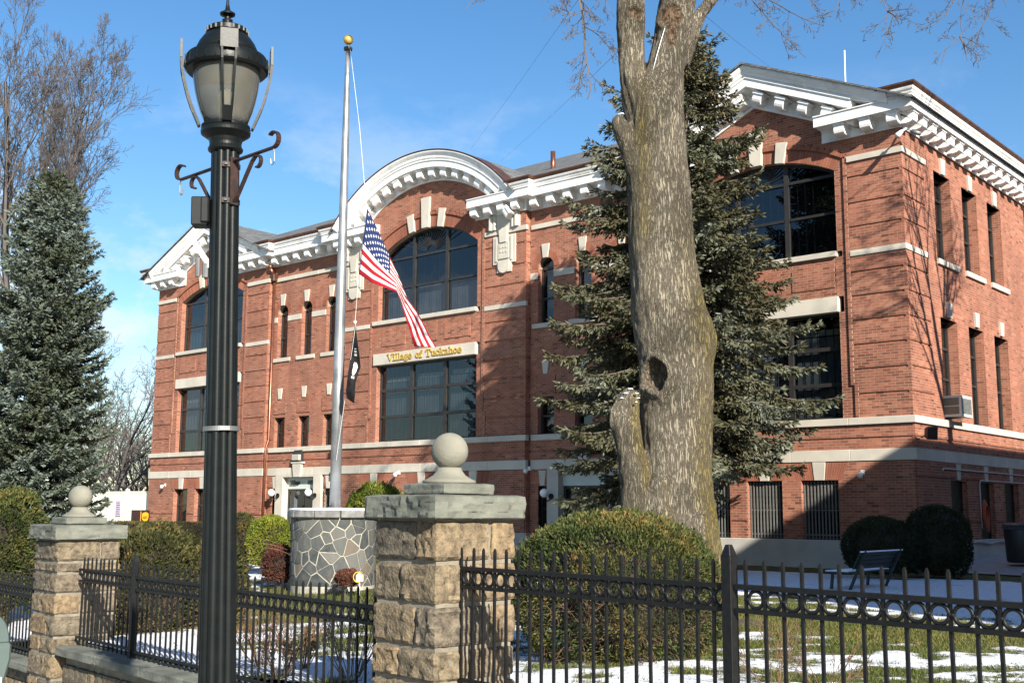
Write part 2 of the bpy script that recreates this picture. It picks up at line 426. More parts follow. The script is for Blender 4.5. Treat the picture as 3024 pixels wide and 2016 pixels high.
# ---- the three pavilions
PAV = [dict(g='left_pavilion', u0=LX, u1=LX+2*HALF_P, c=LC, hw=2.235, R=4.82, cz=4.58, ring=0.35),
       dict(g='centre_pavilion', u0=CX-HALF_C, u1=CX+HALF_C, c=CX, hw=2.445, R=4.04, cz=5.74, ring=0.42),
       dict(g='right_pavilion', u0=SX-2*HALF_P, u1=SX, c=RC, hw=2.235, R=4.82, cz=4.58, ring=0.35)]
for P in PAV:
    c, hw, Rr, cz, g, u0, u1 = P['c'], P['hw'], P['R'], P['cz'], P['g'], P['u0'], P['u1']
    spring = cz+math.sqrt(Rr*Rr-hw*hw); P['spring'] = spring
    Rx = Rr+P['ring']; pw = hw+0.255; bw = pw+0.11
    P['bw'] = bw; P['pw'] = pw; P['Rx'] = Rx
    # basement and band zone
    bws = [c-1.56, c, c+1.56] if g != 'centre_pavilion' else [c-2.4, c, c+2.4]
    P['bws'] = bws
    ops_b = [rect_op(b, 0.51, Z_PL, 0.80) for b in bws]
    lay(g, 'Y', FY, -1, Z_PL, Z_LB0, lambda z: cut([(u0, u1, 0.03, 1)], [o(z) for o in ops_b] + ([] if not 0.80 < z < 1.24 else [(b-0.62-(z-0.8)*0.30, b+0.62+(z-0.8)*0.30) for b in bws])), groove=[-0.26])
    lay(g, 'Y', FY, -1, Z_LB1, Z_SB0, lambda z: [(u0, u1, 0.02, 1)], groove=[1.81])
    # jack arches over the basement windows (bricks fan from a point below)
    for b in bws:
        for sgn in (-1, 1):
            n = 8
            for i in range(n):
                x0 = 0.16+i*(0.62-0.16)/n; x1 = 0.16+(i+1)*(0.62-0.16)/n
                t0 = x0*1.28+0.008; t1 = x1*1.28-0.004
                pts = [(b+sgn*(x0+0.004), 0.80), (b+sgn*(x1-0.004), 0.80), (b+sgn*t1, 1.24), (b+sgn*t0, 1.24)]
                wedge_pieces.setdefault(g, []).append((pts, FY-0.032, FY+0.06))
    lay(g+'_x', 'Y', FY, -1, 1.24, Z_LB0, lambda z: [(u0, u1, 0.03)])
    # main storeys
    wl_ = rect_op(c, hw, Z_SB1, 5.08); wu = arch_op(c, hw, 6.68, spring, Rr, cz)
    def topw(z):
        if g == 'centre_pavilion':
            return math.sqrt(max(0.0, 4.86**2-(z-6.55)**2)) if z < 11.41 else 0.0
        return (11.14-z)/0.447
    def zones(z):
        out = []
        # half width of the recessed window panel
        if z <= spring: ph = pw
        else: ph = min(pw, math.sqrt(max(0.0, Rx*Rx-(z-cz)**2))) if z < cz+Rx else 0.0
        if z < 3.16 and z < spring: ph += 0.10
        lim = 99.0
        if z > Z_FR: lim = topw(z)
        a, b = max(u0, c-lim), min(u1, c+lim)
        if z > 9.86:   # above the cornice returns only the tympanum is wall
            a, b = max(a, c-hw-1.3), min(b, c+hw+1.3)
        bo = bw
        if ph > 0:
            if z <= spring+0.3 and ph >= pw-1e-6:
                be = ph+0.11
                out += [(a, c-be, 0.0, 1), (c-be, c-ph, 0.017), (c+ph, c+be, 0.017), (c+be, b, 0.0, 1)]
            else:
                e = math.sqrt(max(0.0, (Rx+0.11)**2-(z-cz)**2))
                e = min(max(e, ph), bw)
                out += [(a, c-e, 0.0, 1), (c+e, b, 0.0, 1)]
            # inside the panel
            if z <= spring: inner = [(c-ph, c+ph, -0.03)]
            else:
                k = hw+(z-spring)*hw/(spring-cz)
                inner = [(c-ph, c-min(k, ph), -0.03), (c+min(k, ph), c+ph, -0.03)]
            if 5.49 < z < 6.53:
                # spandrel with three raised brick panels
                seg = []; edges = [c-ph]
                for q in (-1, 0, 1):
                    pc = c+q*1.56
                    edges += [pc-0.62, pc+0.62]
                edges.append(c+ph)
                for i in range(len(edges)-1):
                    inp = i % 2 == 1 and 5.74 < z < 6.27
                    seg.append((edges[i]+(0.012 if inp else 0), edges[i+1]-(0.012 if inp else 0), -0.005 if inp else -0.03))
                inner = seg
            out += cut(inner, [wl_(z), wu(z)])
        else:
            e2 = (Rx+0.11)**2-(z-cz)**2
            if e2 > 0:
                e = math.sqrt(e2); out += [(a, c-e, 0.0, 1), (c+e, b, 0.0, 1)]
            else: out.append((a, b, 0.0, 1))
        return [t for t in out if t[1] > t[0]]
    def zones_low(z): return zones(z)
    lay(g, 'Y', FY, -1, Z_SB1, 5.08, zones, groove=GROOVES)
    lay(g, 'Y', FY, -1, 5.08, 5.49, lambda z: cut(zones(z), [(c-hw-0.14, c+hw+0.14)]), groove=GROOVES)
    lay(g, 'Y', FY, -1, 5.49, 6.53, zones, groove=GROOVES)
    lay(g, 'Y', FY, -1, 6.53, 6.68, lambda z: cut(zones(z), [(c-hw-0.14, c+hw+0.14)]), groove=GROOVES)
    lay(g, 'Y', FY, -1, 6.68, 11.42, zones, groove=GROOVES)
    th = math.asin(hw/Rr)
    wedge_ring(g, c, cz, Rr, Rx, -th, th, int(2*th*Rr/0.078), FY+0.03, FY+0.15, clip=pw)
    tb = math.asin(min(1, bw/(Rx+0.11)))
    wedge_ring(g, c, cz, Rx+0.004, Rx+0.11, -tb, tb, int(2*tb*Rx/0.078), FY-0.017, FY+0.10)
    # jambs
    for (z0, z1) in ((Z_SB1, 5.08), (6.68, spring)):
        lay(g, 'X', c-hw, 1, z0, z1, lambda z: [(FY+0.03, FY+0.30, 0.0)])
        lay(g, 'X', c+hw, -1, z0, z1, lambda z: [(FY+0.03, FY+0.30, 0.0)])
    for b in bws:
        lay(g, 'X', b-0.51, 1, Z_PL, 0.80, lambda z: [(FY-0.03, FY+0.26, 0.0)])
        lay(g, 'X', b+0.51, -1, Z_PL, 0.80, lambda z: [(FY-0.03, FY+0.26, 0.0)])
# ---- recessed bays with the doors
RB = [dict(g='left_bay', u0=LX+2*HALF_P, u1=CX-HALF_C), dict(g='right_bay', u0=CX+HALF_C, u1=SX-2*HALF_P)]
for B in RB:
    g, u0, u1 = B['g'], B['u0'], B['u1']; c = 0.5*(u0+u1); B['c'] = c
    aw = [c-1.49, c, c+1.49]; B['aw'] = aw
    ops = [arch_op(q, 0.315, 5.86, 7.66, 0.34, 7.66) for q in aw] + [rect_op(q, 0.33, Z_SB1, 3.52) for q in aw]
    door = (c-1.37, c+1.37)
    opb = [rect_op(c-1.60, 0.17, -0.6, 0.72), rect_op(c+1.60, 0.17, -0.6, 0.72)]
    lay(g, 'Y', RY, -1, -1.45, Z_LB0, lambda z: cut([(u0, u1, 0.03, 1)], [door] + [o(z) for o in opb]), groove=[-0.26, 0.76])
    lay(g, 'Y', RY, -1, Z_LB1, Z_SB0, lambda z: [(u0, u1, 0.02, 1)], groove=[1.81])
    def zr(z):
        base = [(u0, u1, 0.0)]
        if 3.60 < z < 4.24:     # brick panels over the small windows
            base = []; e = [u0]
            for q in aw: e += [q-0.40, q+0.40]
            e.append(u1)
            for i in range(len(e)-1):
                inp = i % 2 == 1
                base.append((e[i]+(0.01 if inp else 0), e[i+1]-(0.01 if inp else 0), 0.028 if inp and z < 4.16 and z > 3.67 else 0.0))
        if 7.31 < z < 7.52: base = cut(base, [(u0, u1)]) if False else base
        return cut(base, [o(z) for o in ops])
    lay(g, 'Y', RY, -1, Z_SB1, 9.75, zr)
    for q in aw:
        wedge_ring(g, q, 7.66, 0.34, 0.56, -math.pi/2, math.pi/2, 20, RY-0.012, RY+0.08)
        for (z0, z1, w) in ((5.86, 7.66, 0.315), (Z_SB1, 3.52, 0.33)):
            lay(g, 'X', q-w, 1, z0, z1, lambda z: [(RY, RY+0.25, 0.0)])
    for s, xx in ((1, u0), (-1, u1)):
        lay(g, 'X', xx, s, -1.45, 9.75, lambda z: [(FY, RY, 0.03 if z < Z_LB0 else 0.0, 1)], groove=GROOVES+[-0.26, 1.81])
# ---- right flank
SW = [29.16, 31.22, 33.28]
def side_ops(z):
    o = []
    for y in SW:
        if Z_PL < z < 0.83 or Z_SB1 < z < 5.08 or 6.60 < z < 8.98: o.append((y, y+1.17))
    return o
lay('flank', 'X', SX, 1, Z_PL, Z_LB0, lambda z: cut([(FY, BY, 0.03, 1)], side_ops(z)), groove=[-0.26, 0.86])
lay('flank', 'X', SX, 1, Z_LB1, Z_SB0, lambda z: [(FY, BY, 0.02, 1)], groove=[1.81])
lay('flank', 'X', SX, 1, Z_SB1, 9.75, lambda z: cut([(FY, FY+1.49, 0.0, 1), (FY+1.49, BY, -0.02)], side_ops(z)), groove=GROOVES)
for y in SW:
    for (z0, z1) in ((Z_PL, 0.83), (Z_SB1, 5.08), (6.60, 8.98)):
        lay('flank', 'Y', y+1.17, -1, z0, z1, lambda z: [(SX-0.32, SX-0.02, 0.0)])
        lay('flank', 'Y', y, 1, z0, z1, lambda z: [(SX-0.32, SX-0.02, 0.0)])

def rows_to_mesh(rows, depth):
    a = np.array([(0 if r[0] == 'Y' else 1, r[1], r[2], r[3], r[4], r[5], r[6], r[7]) for r in rows], float)
    n = len(a); V = np.zeros((n, 8, 3))
    isx = a[:, 0] > 0.5
    front = np.where(isx, a[:, 1]+a[:, 2]*a[:, 7], a[:, 1]+a[:, 2]*a[:, 7])
    back = front - a[:, 2]*depth
    for i, (uu, zz, fr) in enumerate(((3, 5, 1), (4, 5, 1), (4, 6, 1), (3, 6, 1), (3, 5, 0), (4, 5, 0), (4, 6, 0), (3, 6, 0))):
        d = front if fr else back
        V[:, i, 0] = np.where(isx, d, a[:, uu]); V[:, i, 1] = np.where(isx, a[:, uu], d); V[:, i, 2] = a[:, zz]
    # winding: outward normals
    F = np.array([(0, 1, 2, 3), (0, 4, 5, 1), (1, 5, 6, 2), (2, 6, 7, 3), (3, 7, 4, 0)])
    flip = np.where(isx, a[:, 2] < 0, a[:, 2] > 0)
    faces = (F[None] + 8*np.arange(n)[:, None, None])
    faces = np.where(flip[:, None, None], faces[:, :, ::-1], faces)
    return V.reshape(-1, 3), faces.reshape(-1, 4), n
wall_obj = {}
single = []
for g in sorted(set(k.replace('_x', '') for k in BRK)):
    ml = MOR[g] + MOR.get(g+'_x', []); bl = BRK[g] + BRK.get(g+'_x', [])
    if g == 'right_pavilion':      # the nearest pier: bricks one by one
        pick = lambda r: r[0] == 'Y' and r[1] == FY and r[3] > RC+PAV[2]['bw']+0.005 and 2.34 < r[5] < 5.6 and r[7] > -0.02
        single += [r for r in bl if pick(r)][:300]
        ss = set(single); bl = [r for r in bl if r not in ss]
    v, f, n = rows_to_mesh(ml, 0.02)
    w = hp(place(fast_mesh('wall', v, f, M['mortar']), 'wall'))
    w['label'] = {'left_pavilion': 'brick wall of the far left gabled pavilion', 'centre_pavilion': 'brick wall of the central arched pavilion',
                  'right_pavilion': 'brick wall of the right gabled pavilion', 'left_bay': 'recessed brick wall over the office door',
                  'right_bay': 'recessed brick wall behind the tall spruce', 'flank': 'brick wall of the right flank'}[g]
    wall_obj[g] = w
    v, f, n = rows_to_mesh(bl, 0.05)
    cv = np.clip(rng.normal(0.5, 0.21, n), 0, 1)
    b = sub(place(fast_mesh('bricks', v, f, M['brick'], np.repeat(cv, 8)), 'bricks'), w); b['kind'] = 'stuff'
    if g in wedge_pieces:
        V, F, cc = [], [], []
        for pts, y0, y1 in wedge_pieces[g]:
            base = len(V)
            V += [(u, y0, z) for u, z in pts] + [(u, y1, z) for u, z in pts]
            F += [tuple(base+i for i in q) for q in ((0, 1, 2, 3), (0, 4, 5, 1), (1, 5, 6, 2), (2, 6, 7, 3), (3, 7, 4, 0), (7, 6, 5, 4))]
            cc += [min(1, max(0, random.gauss(0.52, 0.13)))]*8
        me = fast_mesh('arch_bricks', V, F, M['brick'], np.array(cc))
        bm = bmesh.new(); bm.from_mesh(me); bmesh.ops.recalc_face_normals(bm, faces=bm.faces); bm.to_mesh(me); bm.free()
        a = sub(place(me, 'arch_bricks'), w); a['kind'] = 'stuff'
        # mortar bed behind the radial bricks
    wl2 = None
cache = {}
for r in single:
    key = (round(r[4]-r[3], 3), round(r[6]-r[5], 4))
    if key not in cache:
        mb = MB(); mb.box(0, key[0], 0, 0.05, 0, key[1]); cache[key] = mb.mesh('brick', M['brick_one'])
    sub(place(cache[key], 'brick', None, (r[3], FY-r[7], r[5])), wall_obj['right_pavilion'])
# mortar bed behind arches (set back behind the bricks)
for P in PAV:
    mb = MB(); c, cz, r0, r1 = P['c'], P['cz'], P['R'], P['Rx']+0.10
    th = math.asin(P['hw']/P['R']); n = 40; tt = [-th*1.05+2.1*th*i/n for i in range(n+1)]
    for i in range(n):
        q = []
        for t, r in ((tt[i], r0), (tt[i+1], r0), (tt[i+1], r1), (tt[i], r1)):
            q.append((min(max(c+r*math.sin(t), c-P['bw']), c+P['bw']), FY+0.042, cz+r*math.cos(t)))
        mb.add(q, [(0, 1, 2, 3)])
        q2 = [(c+r0*math.sin(tt[i]), FY+0.04, cz+r0*math.cos(tt[i])), (c+r0*math.sin(tt[i+1]), FY+0.04, cz+r0*math.cos(tt[i+1])),
              (c+r0*math.sin(tt[i+1]), FY+0.32, cz+r0*math.cos(tt[i+1])), (c+r0*math.sin(tt[i]), FY+0.32, cz+r0*math.cos(tt[i]))]
        mb.add(q2, [(0, 1, 2, 3)])
    o = mb.build('arch_bed', M['mortar']); sub(o, wall_obj[P['g']])
    for b in P['bws']:
        mb = MB(); mb.box(b-0.79, b+0.79, FY-0.018, FY+0.05, 0.802, 1.24)
        o = mb.build('arch_bed', M['mortar']); sub(o, wall_obj[P['g']])
for B in RB:
    for q in B['aw']:
        mb = MB()
        for i in range(20):
            t0 = -math.pi/2+math.pi*i/20; t1 = t0+math.pi/20
            mb.add([(q+0.34*math.sin(t0), RY+0.004, 7.66+0.34*math.cos(t0)), (q+0.34*math.sin(t1), RY+0.004, 7.66+0.34*math.cos(t1)),
                    (q+0.34*math.sin(t1), RY+0.26, 7.66+0.34*math.cos(t1)), (q+0.34*math.sin(t0), RY+0.26, 7.66+0.34*math.cos(t0))], [(0, 1, 2, 3)])
        o = mb.build('arch_bed', M['mortar']); sub(o, wall_obj[B['g']])
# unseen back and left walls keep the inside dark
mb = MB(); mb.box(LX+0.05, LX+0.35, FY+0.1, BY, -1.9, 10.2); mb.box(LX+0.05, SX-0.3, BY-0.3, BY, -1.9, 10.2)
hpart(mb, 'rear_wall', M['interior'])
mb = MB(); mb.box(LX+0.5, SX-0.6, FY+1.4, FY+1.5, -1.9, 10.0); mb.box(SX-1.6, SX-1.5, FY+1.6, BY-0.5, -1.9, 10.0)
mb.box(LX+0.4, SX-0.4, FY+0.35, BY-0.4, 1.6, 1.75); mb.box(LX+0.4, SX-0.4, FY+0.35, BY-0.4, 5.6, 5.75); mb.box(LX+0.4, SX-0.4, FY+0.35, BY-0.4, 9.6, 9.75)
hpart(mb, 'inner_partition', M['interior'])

# ---- dressed stone
def stone(x0, x1, y0, y1, z0, z1, name='band_stone', bevel=0.008, m='limestone'):
    mb = MB(); mb.box(x0, x1, y0, y1, z0, z1); return hpart(mb, name, M[m], bevel=bevel)
def band_front(u0, u1, y, z0, z1, proud, piece=1.55, endr=0.0):
    n = max(1, round((u1-u0)/piece)); w = (u1-u0)/n
    for i in range(n):
        stone(u0+i*w+0.003, u0+(i+1)*w-0.003 + (endr if i == n-1 else 0), y-proud, y+0.08, z0, z1)
for z0, z1, pr in ((Z_LB0, Z_LB1, 0.055), (Z_SB0, Z_SB1, 0.085)):
    band_front(LX-pr, LX+2*HALF_P, FY, z0, z1, pr, endr=pr)
    band_front(CX-HALF_C-pr, CX+HALF_C, FY, z0, z1, pr, endr=pr)
    band_front(SX-2*HALF_P-pr, SX, FY, z0, z1, pr, endr=pr-0.002)
    for B in RB: band_front(B['u0']+pr+0.004, B['u1']-pr-0.004, RY, z0, z1, pr)
    n = 11; w = (BY-FY)/n
    for i in range(n): stone(SX-0.08, SX+pr, FY+(pr and 0.0)+i*w+0.003 + (0.002 if i == 0 else 0), FY+(i+1)*w-0.003, z0, z1)
for P in PAV:
    c, bw = P['c'], P['bw']
    for z0, z1 in ((Z_B20, Z_B21), (Z_UB0, Z_UB1)):
        pr = 0.03 if z0 < 8 else 0.05
        stone(P['u0']-pr, c-bw-0.01, FY-pr, FY+0.06, z0, z1)
        stone(c+bw+0.01, P['u1']+pr, FY-pr, FY+0.06 if P['g'] != 'right_pavilion' else FY-0.001, z0, z1)
    hw = P['hw']
    stone(c-hw-0.13, c+hw+0.0, FY-0.035, FY+0.2, 5.085, 5.49, 'lintel')
    stone(c-hw-0.22, c+hw+0.0, FY-0.055, FY+0.3, 6.535, 6.68, 'window_sill')
    # keystones
    for q, ww, zt in ((-0.70, 0.17, 0.30), (0.0, 0.22, 0.66), (0.70, 0.17, 0.30)):
        t = math.asin(q/P['R']); r0 = P['R']-0.03; r1 = P['Rx']+zt-0.02 if q == 0 else P['Rx']+0.20
        mb = MB()
        def pt(r, s): return (c+r*math.sin(t)+s*math.cos(t), cz_+r*math.cos(t)-s*math.sin(t))
        cz_ = P['cz']
        poly = [pt(r0, -ww*0.78), pt(r0, ww*0.78), pt(r1, ww), pt(r1, -ww)]
        mb.prism(poly, lambda p: (p[0], FY-0.075 if q == 0 else FY-0.045, p[1]), lambda p: (p[0], FY+0.1, p[1]))
        hpart(mb, 'keystone', M['limestone'], bevel=0.008)
    for b in P['bws']:
        mb = MB(); poly = [(b-0.135, 0.795), (b+0.135, 0.795), (b+0.18, 1.255), (b-0.18, 1.255)]
        mb.prism(poly, lambda p: (p[0], FY-0.05, p[1]), lambda p: (p[0], FY+0.05, p[1])); hpart(mb, 'keystone', M['limestone'], bevel=0.006)
for B in RB:
    c = B['c']
    band_front(B['u0']+0.06, B['u1']-0.06, RY, Z_UB0, Z_UB1, 0.05)
    e = [B['u0']+0.01] + sum([[q-0.33, q+0.33] for q in B['aw']], []) + [B['u1']-0.01]
    for i in range(0, len(e), 2):
        if e[i+1]-e[i] > 0.1: stone(e[i], e[i+1], RY-0.03, RY+0.05, 7.31, 7.52)
    for q in B['aw']:
        stone(q-0.55, q+0.55, RY-0.05, RY+0.2, 5.715, 5.862, 'window_sill')
        mb = MB(); poly = [(q-0.10, 7.97), (q+0.10, 7.97), (q+0.155, 8.42), (q-0.155, 8.42)]
        mb.prism(poly, lambda p: (p[0], RY-0.05, p[1]), lambda p: (p[0], RY+0.05, p[1])); hpart(mb, 'keystone', M['limestone'], bevel=0.006)
        mb = MB(); poly = [(q-0.085, 4.24), (q+0.085, 4.24), (q+0.145, 4.66), (q-0.145, 4.66)]
        mb.prism(poly, lambda p: (p[0], RY-0.04, p[1]), lambda p: (p[0], RY+0.05, p[1])); hpart(mb, 'keystone', M['limestone'], bevel=0.006)
    for s in (-1, 1):
        b = c+s*1.60
        mb = MB(); poly = [(b-0.09, 0.76), (b+0.09, 0.76), (b+0.15, 1.22), (b-0.15, 1.22)]
        mb.prism(poly, lambda p: (p[0], RY-0.045, p[1]), lambda p: (p[0], RY+0.05, p[1])); hpart(mb, 'keystone', M['limestone'], bevel=0.006)
# flank: corner bands, keystones, sills
for z0, z1 in ((Z_B20, Z_B21), (Z_UB0, Z_UB1)):
    pr = 0.03 if z0 < 8 else 0.05
    stone(SX-0.06, SX+pr-0.002, FY+0.002, FY+1.49, z0, z1)
for y in SW:
    stone(SX-0.3, SX+0.05, y-0.02, y+1.47, 6.45, 6.60, 'window_sill')
    for zb, zt in ((8.985, 9.42), (5.085, 5.49), (0.835, 1.25)):
        yc = y+0.585
        mb = MB(); poly = [(yc-0.11, zb), (yc+0.11, zb), (yc+0.16, zt), (yc-0.16, zt)]
        mb.prism(poly, lambda p: (SX+0.045, p[0], p[1]), lambda p: (SX-0.06, p[0], p[1])); hpart(mb, 'keystone', M['limestone'], bevel=0.006)
# concrete plinth
mb = MB(); mb.box(LX-0.09, LX+2*HALF_P+0.09, FY-0.09, FY+0.2, -2.0, Z_PL); hpart(mb, 'plinth', M['concrete'], bevel=0.012)
mb = MB(); mb.box(CX-HALF_C-0.09, CX+HALF_C+0.09, FY-0.09, FY+0.2, -2.0, Z_PL); hpart(mb, 'plinth', M['concrete'], bevel=0.012)
mb = MB(); mb.box(SX-2*HALF_P-0.09, SX+0.09, FY-0.09, FY+0.2, -2.0, Z_PL); hpart(mb, 'plinth', M['concrete'], bevel=0.012)
mb = MB(); mb.box(SX-0.25, SX+0.088, FY+0.202, BY, -2.0, Z_PL); hpart(mb, 'plinth', M['concrete'], bevel=0.012)
# carved cartouches on the piers of the central pavilion
def cartouche(xc):
    mb = MB()
    y = FY
    mb.box(xc-0.48, xc+0.48, y-0.045, y+0.02, 7.96, 8.90)
    mb.box(xc-0.31, xc+0.31, y-0.045, y+0.02, 7.67, 7.962)
    mb.box(xc-0.36, xc-0.29, y-0.075, y-0.04, 8.05, 8.86); mb.box(xc+0.29, xc+0.36, y-0.075, y-0.04, 8.05, 8.86)
    mb.box(xc-0.22, xc+0.22, y-0.085, y-0.04, 8.12, 8.66)
    for i in (-1, 0, 1):
        for j in (0, 1): mb.box(xc+i*0.12-0.035, xc+i*0.12+0.035, y-0.10, y-0.08, 8.32+j*0.15, 8.40+j*0.15)
    poly = [(xc+0.24*math.cos(t), 7.90+0.26*math.sin(t)) for t in [math.pi+math.pi*i/14 for i in range(15)]]
    mb.prism(poly, lambda p: (p[0], y-0.09, p[1]), lambda p: (p[0], y+0.01, p[1]))
    mb.box(xc-0.24, xc+0.24, y-0.088, y, 7.90, 8.06)
    poly = [(xc-0.135, 8.66), (xc+0.135, 8.66), (xc+0.19, 9.14), (xc-0.19, 9.14)]
    mb.prism(poly, lambda p: (p[0], y-0.12, p[1]), lambda p: (p[0], y, p[1]))
    mb.box(xc-0.66, xc+0.66, y-0.06, y+0.02, 9.112, 9.62)
    for s in (-1, 1):
        mb.tube([(xc+s*0.56, y-0.07, 9.12), (xc+s*0.56, y-0.07, 9.60)], 0.09, 10)
        mb.tube([(xc+s*0.40, y-0.06, 9.12), (xc+s*0.40, y-0.06, 9.60)], 0.07, 10)
    return hpart(mb, 'carved_cartouche', M['limestone'], bevel=0.0)
cartouche(CX+3.70); cartouche(CX-3.70)

# ---- roof
def shingle_mat():
    m, n, l, b = mk('roof_shingle'); b.inputs['Roughness'].default_value = 0.9; b.inputs['Specular IOR Level'].default_value = 0.2
    gm = n.new('ShaderNodeNewGeometry'); mp = n.new('ShaderNodeMapping'); mp.inputs['Scale'].default_value = (1, 1, 1)
    bt = n.new('ShaderNodeTexBrick'); bt.inputs['Scale'].default_value = 1.0; bt.inputs['Brick Width'].default_value = 0.32; bt.inputs['Row Height'].default_value = 0.07
    bt.inputs['Mortar Size'].default_value = 0.006; bt.inputs['Color1'].default_value = (0.16, 0.165, 0.165, 1); bt.inputs['Color2'].default_value = (0.085, 0.09, 0.092, 1)
    bt.inputs['Mortar'].default_value = (0.04, 0.04, 0.04, 1)
    sp = n.new('ShaderNodeSeparateXYZ'); cb = n.new('ShaderNodeCombineXYZ'); ad = n.new('ShaderNodeMath'); ad.operation = 'ADD'
    l.new(gm.outputs['Position'], sp.inputs[0]); l.new(sp.outputs['X'], ad.inputs[0]); l.new(sp.outputs['Y'], ad.inputs[1])
    l.new(ad.outputs[0], cb.inputs['X']); l.new(sp.outputs['Z'], cb.inputs['Y']); l.new(cb.outputs[0], bt.inputs['Vector'])
    l.new(bt.outputs['Color'], b.inputs['Base Color'])
    return m
M['roof_shingle'] = shingle_mat()
mb = MB(); ex0, ex1, ey0, ey1, ez = LX-0.2, SX+0.2, FY+0.05, BY+0.2, 10.70
hgt = 0.45*(ey1-ey0)/2; yr = (ey0+ey1)/2; run = (ey1-ey0)/2
mb.add([(ex0, ey0, ez), (ex1, ey0, ez), (ex1, ey1, ez), (ex0, ey1, ez), (ex0+run, yr, ez+hgt), (ex1-run, yr, ez+hgt)],
       [(0, 1, 5, 4), (1, 2, 5), (2, 3, 4, 5), (3, 0, 4), (3, 2, 1, 0)])
hpart(mb, 'roof', M['roof_shingle'])
for B in RB:
    mb = MB(); mb.add([(B['u0']-0.3, RY-0.62, 10.50), (B['u1']+0.3, RY-0.62, 10.50), (B['u1']+0.3, FY+0.06, 10.705), (B['u0']-0.3, FY+0.06, 10.705)], [(0, 1, 2, 3)]); hpart(mb, 'roof_eave', M['roof_shingle'])
for c in (LC, RC):
    mb = MB(); w = HALF_P+0.62; za = 12.19; ze = za-0.4475*w; y0 = FY-0.70; y1 = 36.0
    mb.add([(c-w, y0, ze), (c, y0, za), (c+w, y0, ze), (c-w, y1, ze), (c, y1, za), (c+w, y1, ze),
            (c-w, y0, ze-0.05), (c, y0, za-0.06), (c+w, y0, ze-0.05)], [(0, 1, 4, 3), (1, 2, 5, 4), (0, 6, 7, 1), (1, 7, 8, 2)])
    hpart(mb, 'gable_roof', M['roof_shingle'])
mb = MB(); n = 36; Rr = 5.80; tm = math.asin(4.56/Rr)
for i in range(n):
    t0 = -tm+2*tm*i/n; t1 = -tm+2*tm*(i+1)/n
    q = [(CX+Rr*math.sin(t), y, 6.55+Rr*math.cos(t)) for t, y in ((t0, FY-0.66), (t1, FY-0.66), (t1, 36.0), (t0, 36.0))]
    mb.add(q, [(0, 1, 2, 3)])
hpart(mb, 'arched_roof', M['roof_shingle'])
mb = MB(); mb.tube([(-23.57, 29.0, 11.2), (-23.57, 29.0, 12.17)], 0.085, 12); hpart(mb, 'vent_pipe', M['copper_pipe'], smooth=True)
mb = MB(); mb.tube([(-13.42, 30.0, 11.2), (-13.40, 30.0, 13.35)], 0.022, 8); hpart(mb, 'antenna', M['white_trim'])

# ---- cornices
BED = [(0.0, 9.60), (0.05, 9.60), (0.05, 9.66), (0.035, 9.68), (0.035, 9.86), (0.09, 9.93), (0.47, 9.94), (0.47, 9.925), (0.50, 9.925), (0.50, 10.175), (0.535, 10.19), (0.535, 10.215), (0.0, 10.26)]
CYM = [(0.0, 10.20), (0.50, 10.215), (0.505, 10.245), (0.535, 10.262), (0.545, 10.30), (0.58, 10.335), (0.60, 10.375), (0.60, 10.405), (0.0, 10.42)]
COP = [(0.0, 10.405), (0.615, 10.405), (0.66, 10.47), (0.66, 10.515), (0.60, 10.53), (0.0, 10.53)]
def sweep(path, prof, name, m):
    """profile (out, z) along a plan path; the wall lies to the left of travel, out is to the right"""
    pts = [Vector((p[0], p[1])) for p in path]; nrm = []
    for i in range(len(pts)-1):
        d = (pts[i+1]-pts[i]).normalized(); nrm.append(Vector((d.y, -d.x)))
    off = []
    for i in range(len(pts)):
        if i == 0: off.append(nrm[0])
        elif i == len(pts)-1: off.append(nrm[-1])
        else:
            a, b = nrm[i-1], nrm[i]; s = a+b; off.append(s/(s.dot(a)))
    mb = MB(); k = len(prof)
    for p, o in zip(pts, off):
        mb.v += [(p.x+o.x*q, p.y+o.y*q, z) for q, z in prof]
    for i in range(len(pts)-1):
        for j in range(k):
            j2 = (j+1) % k
            mb.f.append((i*k+j, i*k+j2, (i+1)*k+j2, (i+1)*k+j))
    mb.f.append(tuple(range(k))); mb.f.append(tuple((len(pts)-1)*k+j for j in reversed(range(k))))
    return hpart(mb, name, m)
ret = 2.10
L1, C0, C1, R0 = LX+2*HALF_P, CX-HALF_C, CX+HALF_C, SX-2*HALF_P
for path in ([(LX, 36), (LX, FY), (LX+ret, FY)], [(L1-ret, FY), (L1, FY), (L1, RY), (C0, RY), (C0, FY), (C0+2.2, FY)],
             [(C1-2.2, FY), (C1, FY), (C1, RY), (R0, RY), (R0, FY), (R0+ret, FY)], [(SX-ret, FY), (SX, FY), (SX, BY)]):
    sweep(path, BED, 'cornice', M['white_trim'])
for path in ([(LX, 36), (LX, FY), (LX+0.35, FY)], [(L1-0.35, FY), (L1, FY), (L1, RY), (C0, RY), (C0, FY), (C0+0.42, FY)],
             [(C1-0.42, FY), (C1, FY), (C1, RY), (R0, RY), (R0, FY), (R0+0.35, FY)], [(SX-0.35, FY), (SX, FY), (SX, BY)]):
    sweep(path, CYM, 'cornice_moulding', M['white_trim'])
    sweep(path, COP, 'gutter', M['copper'])
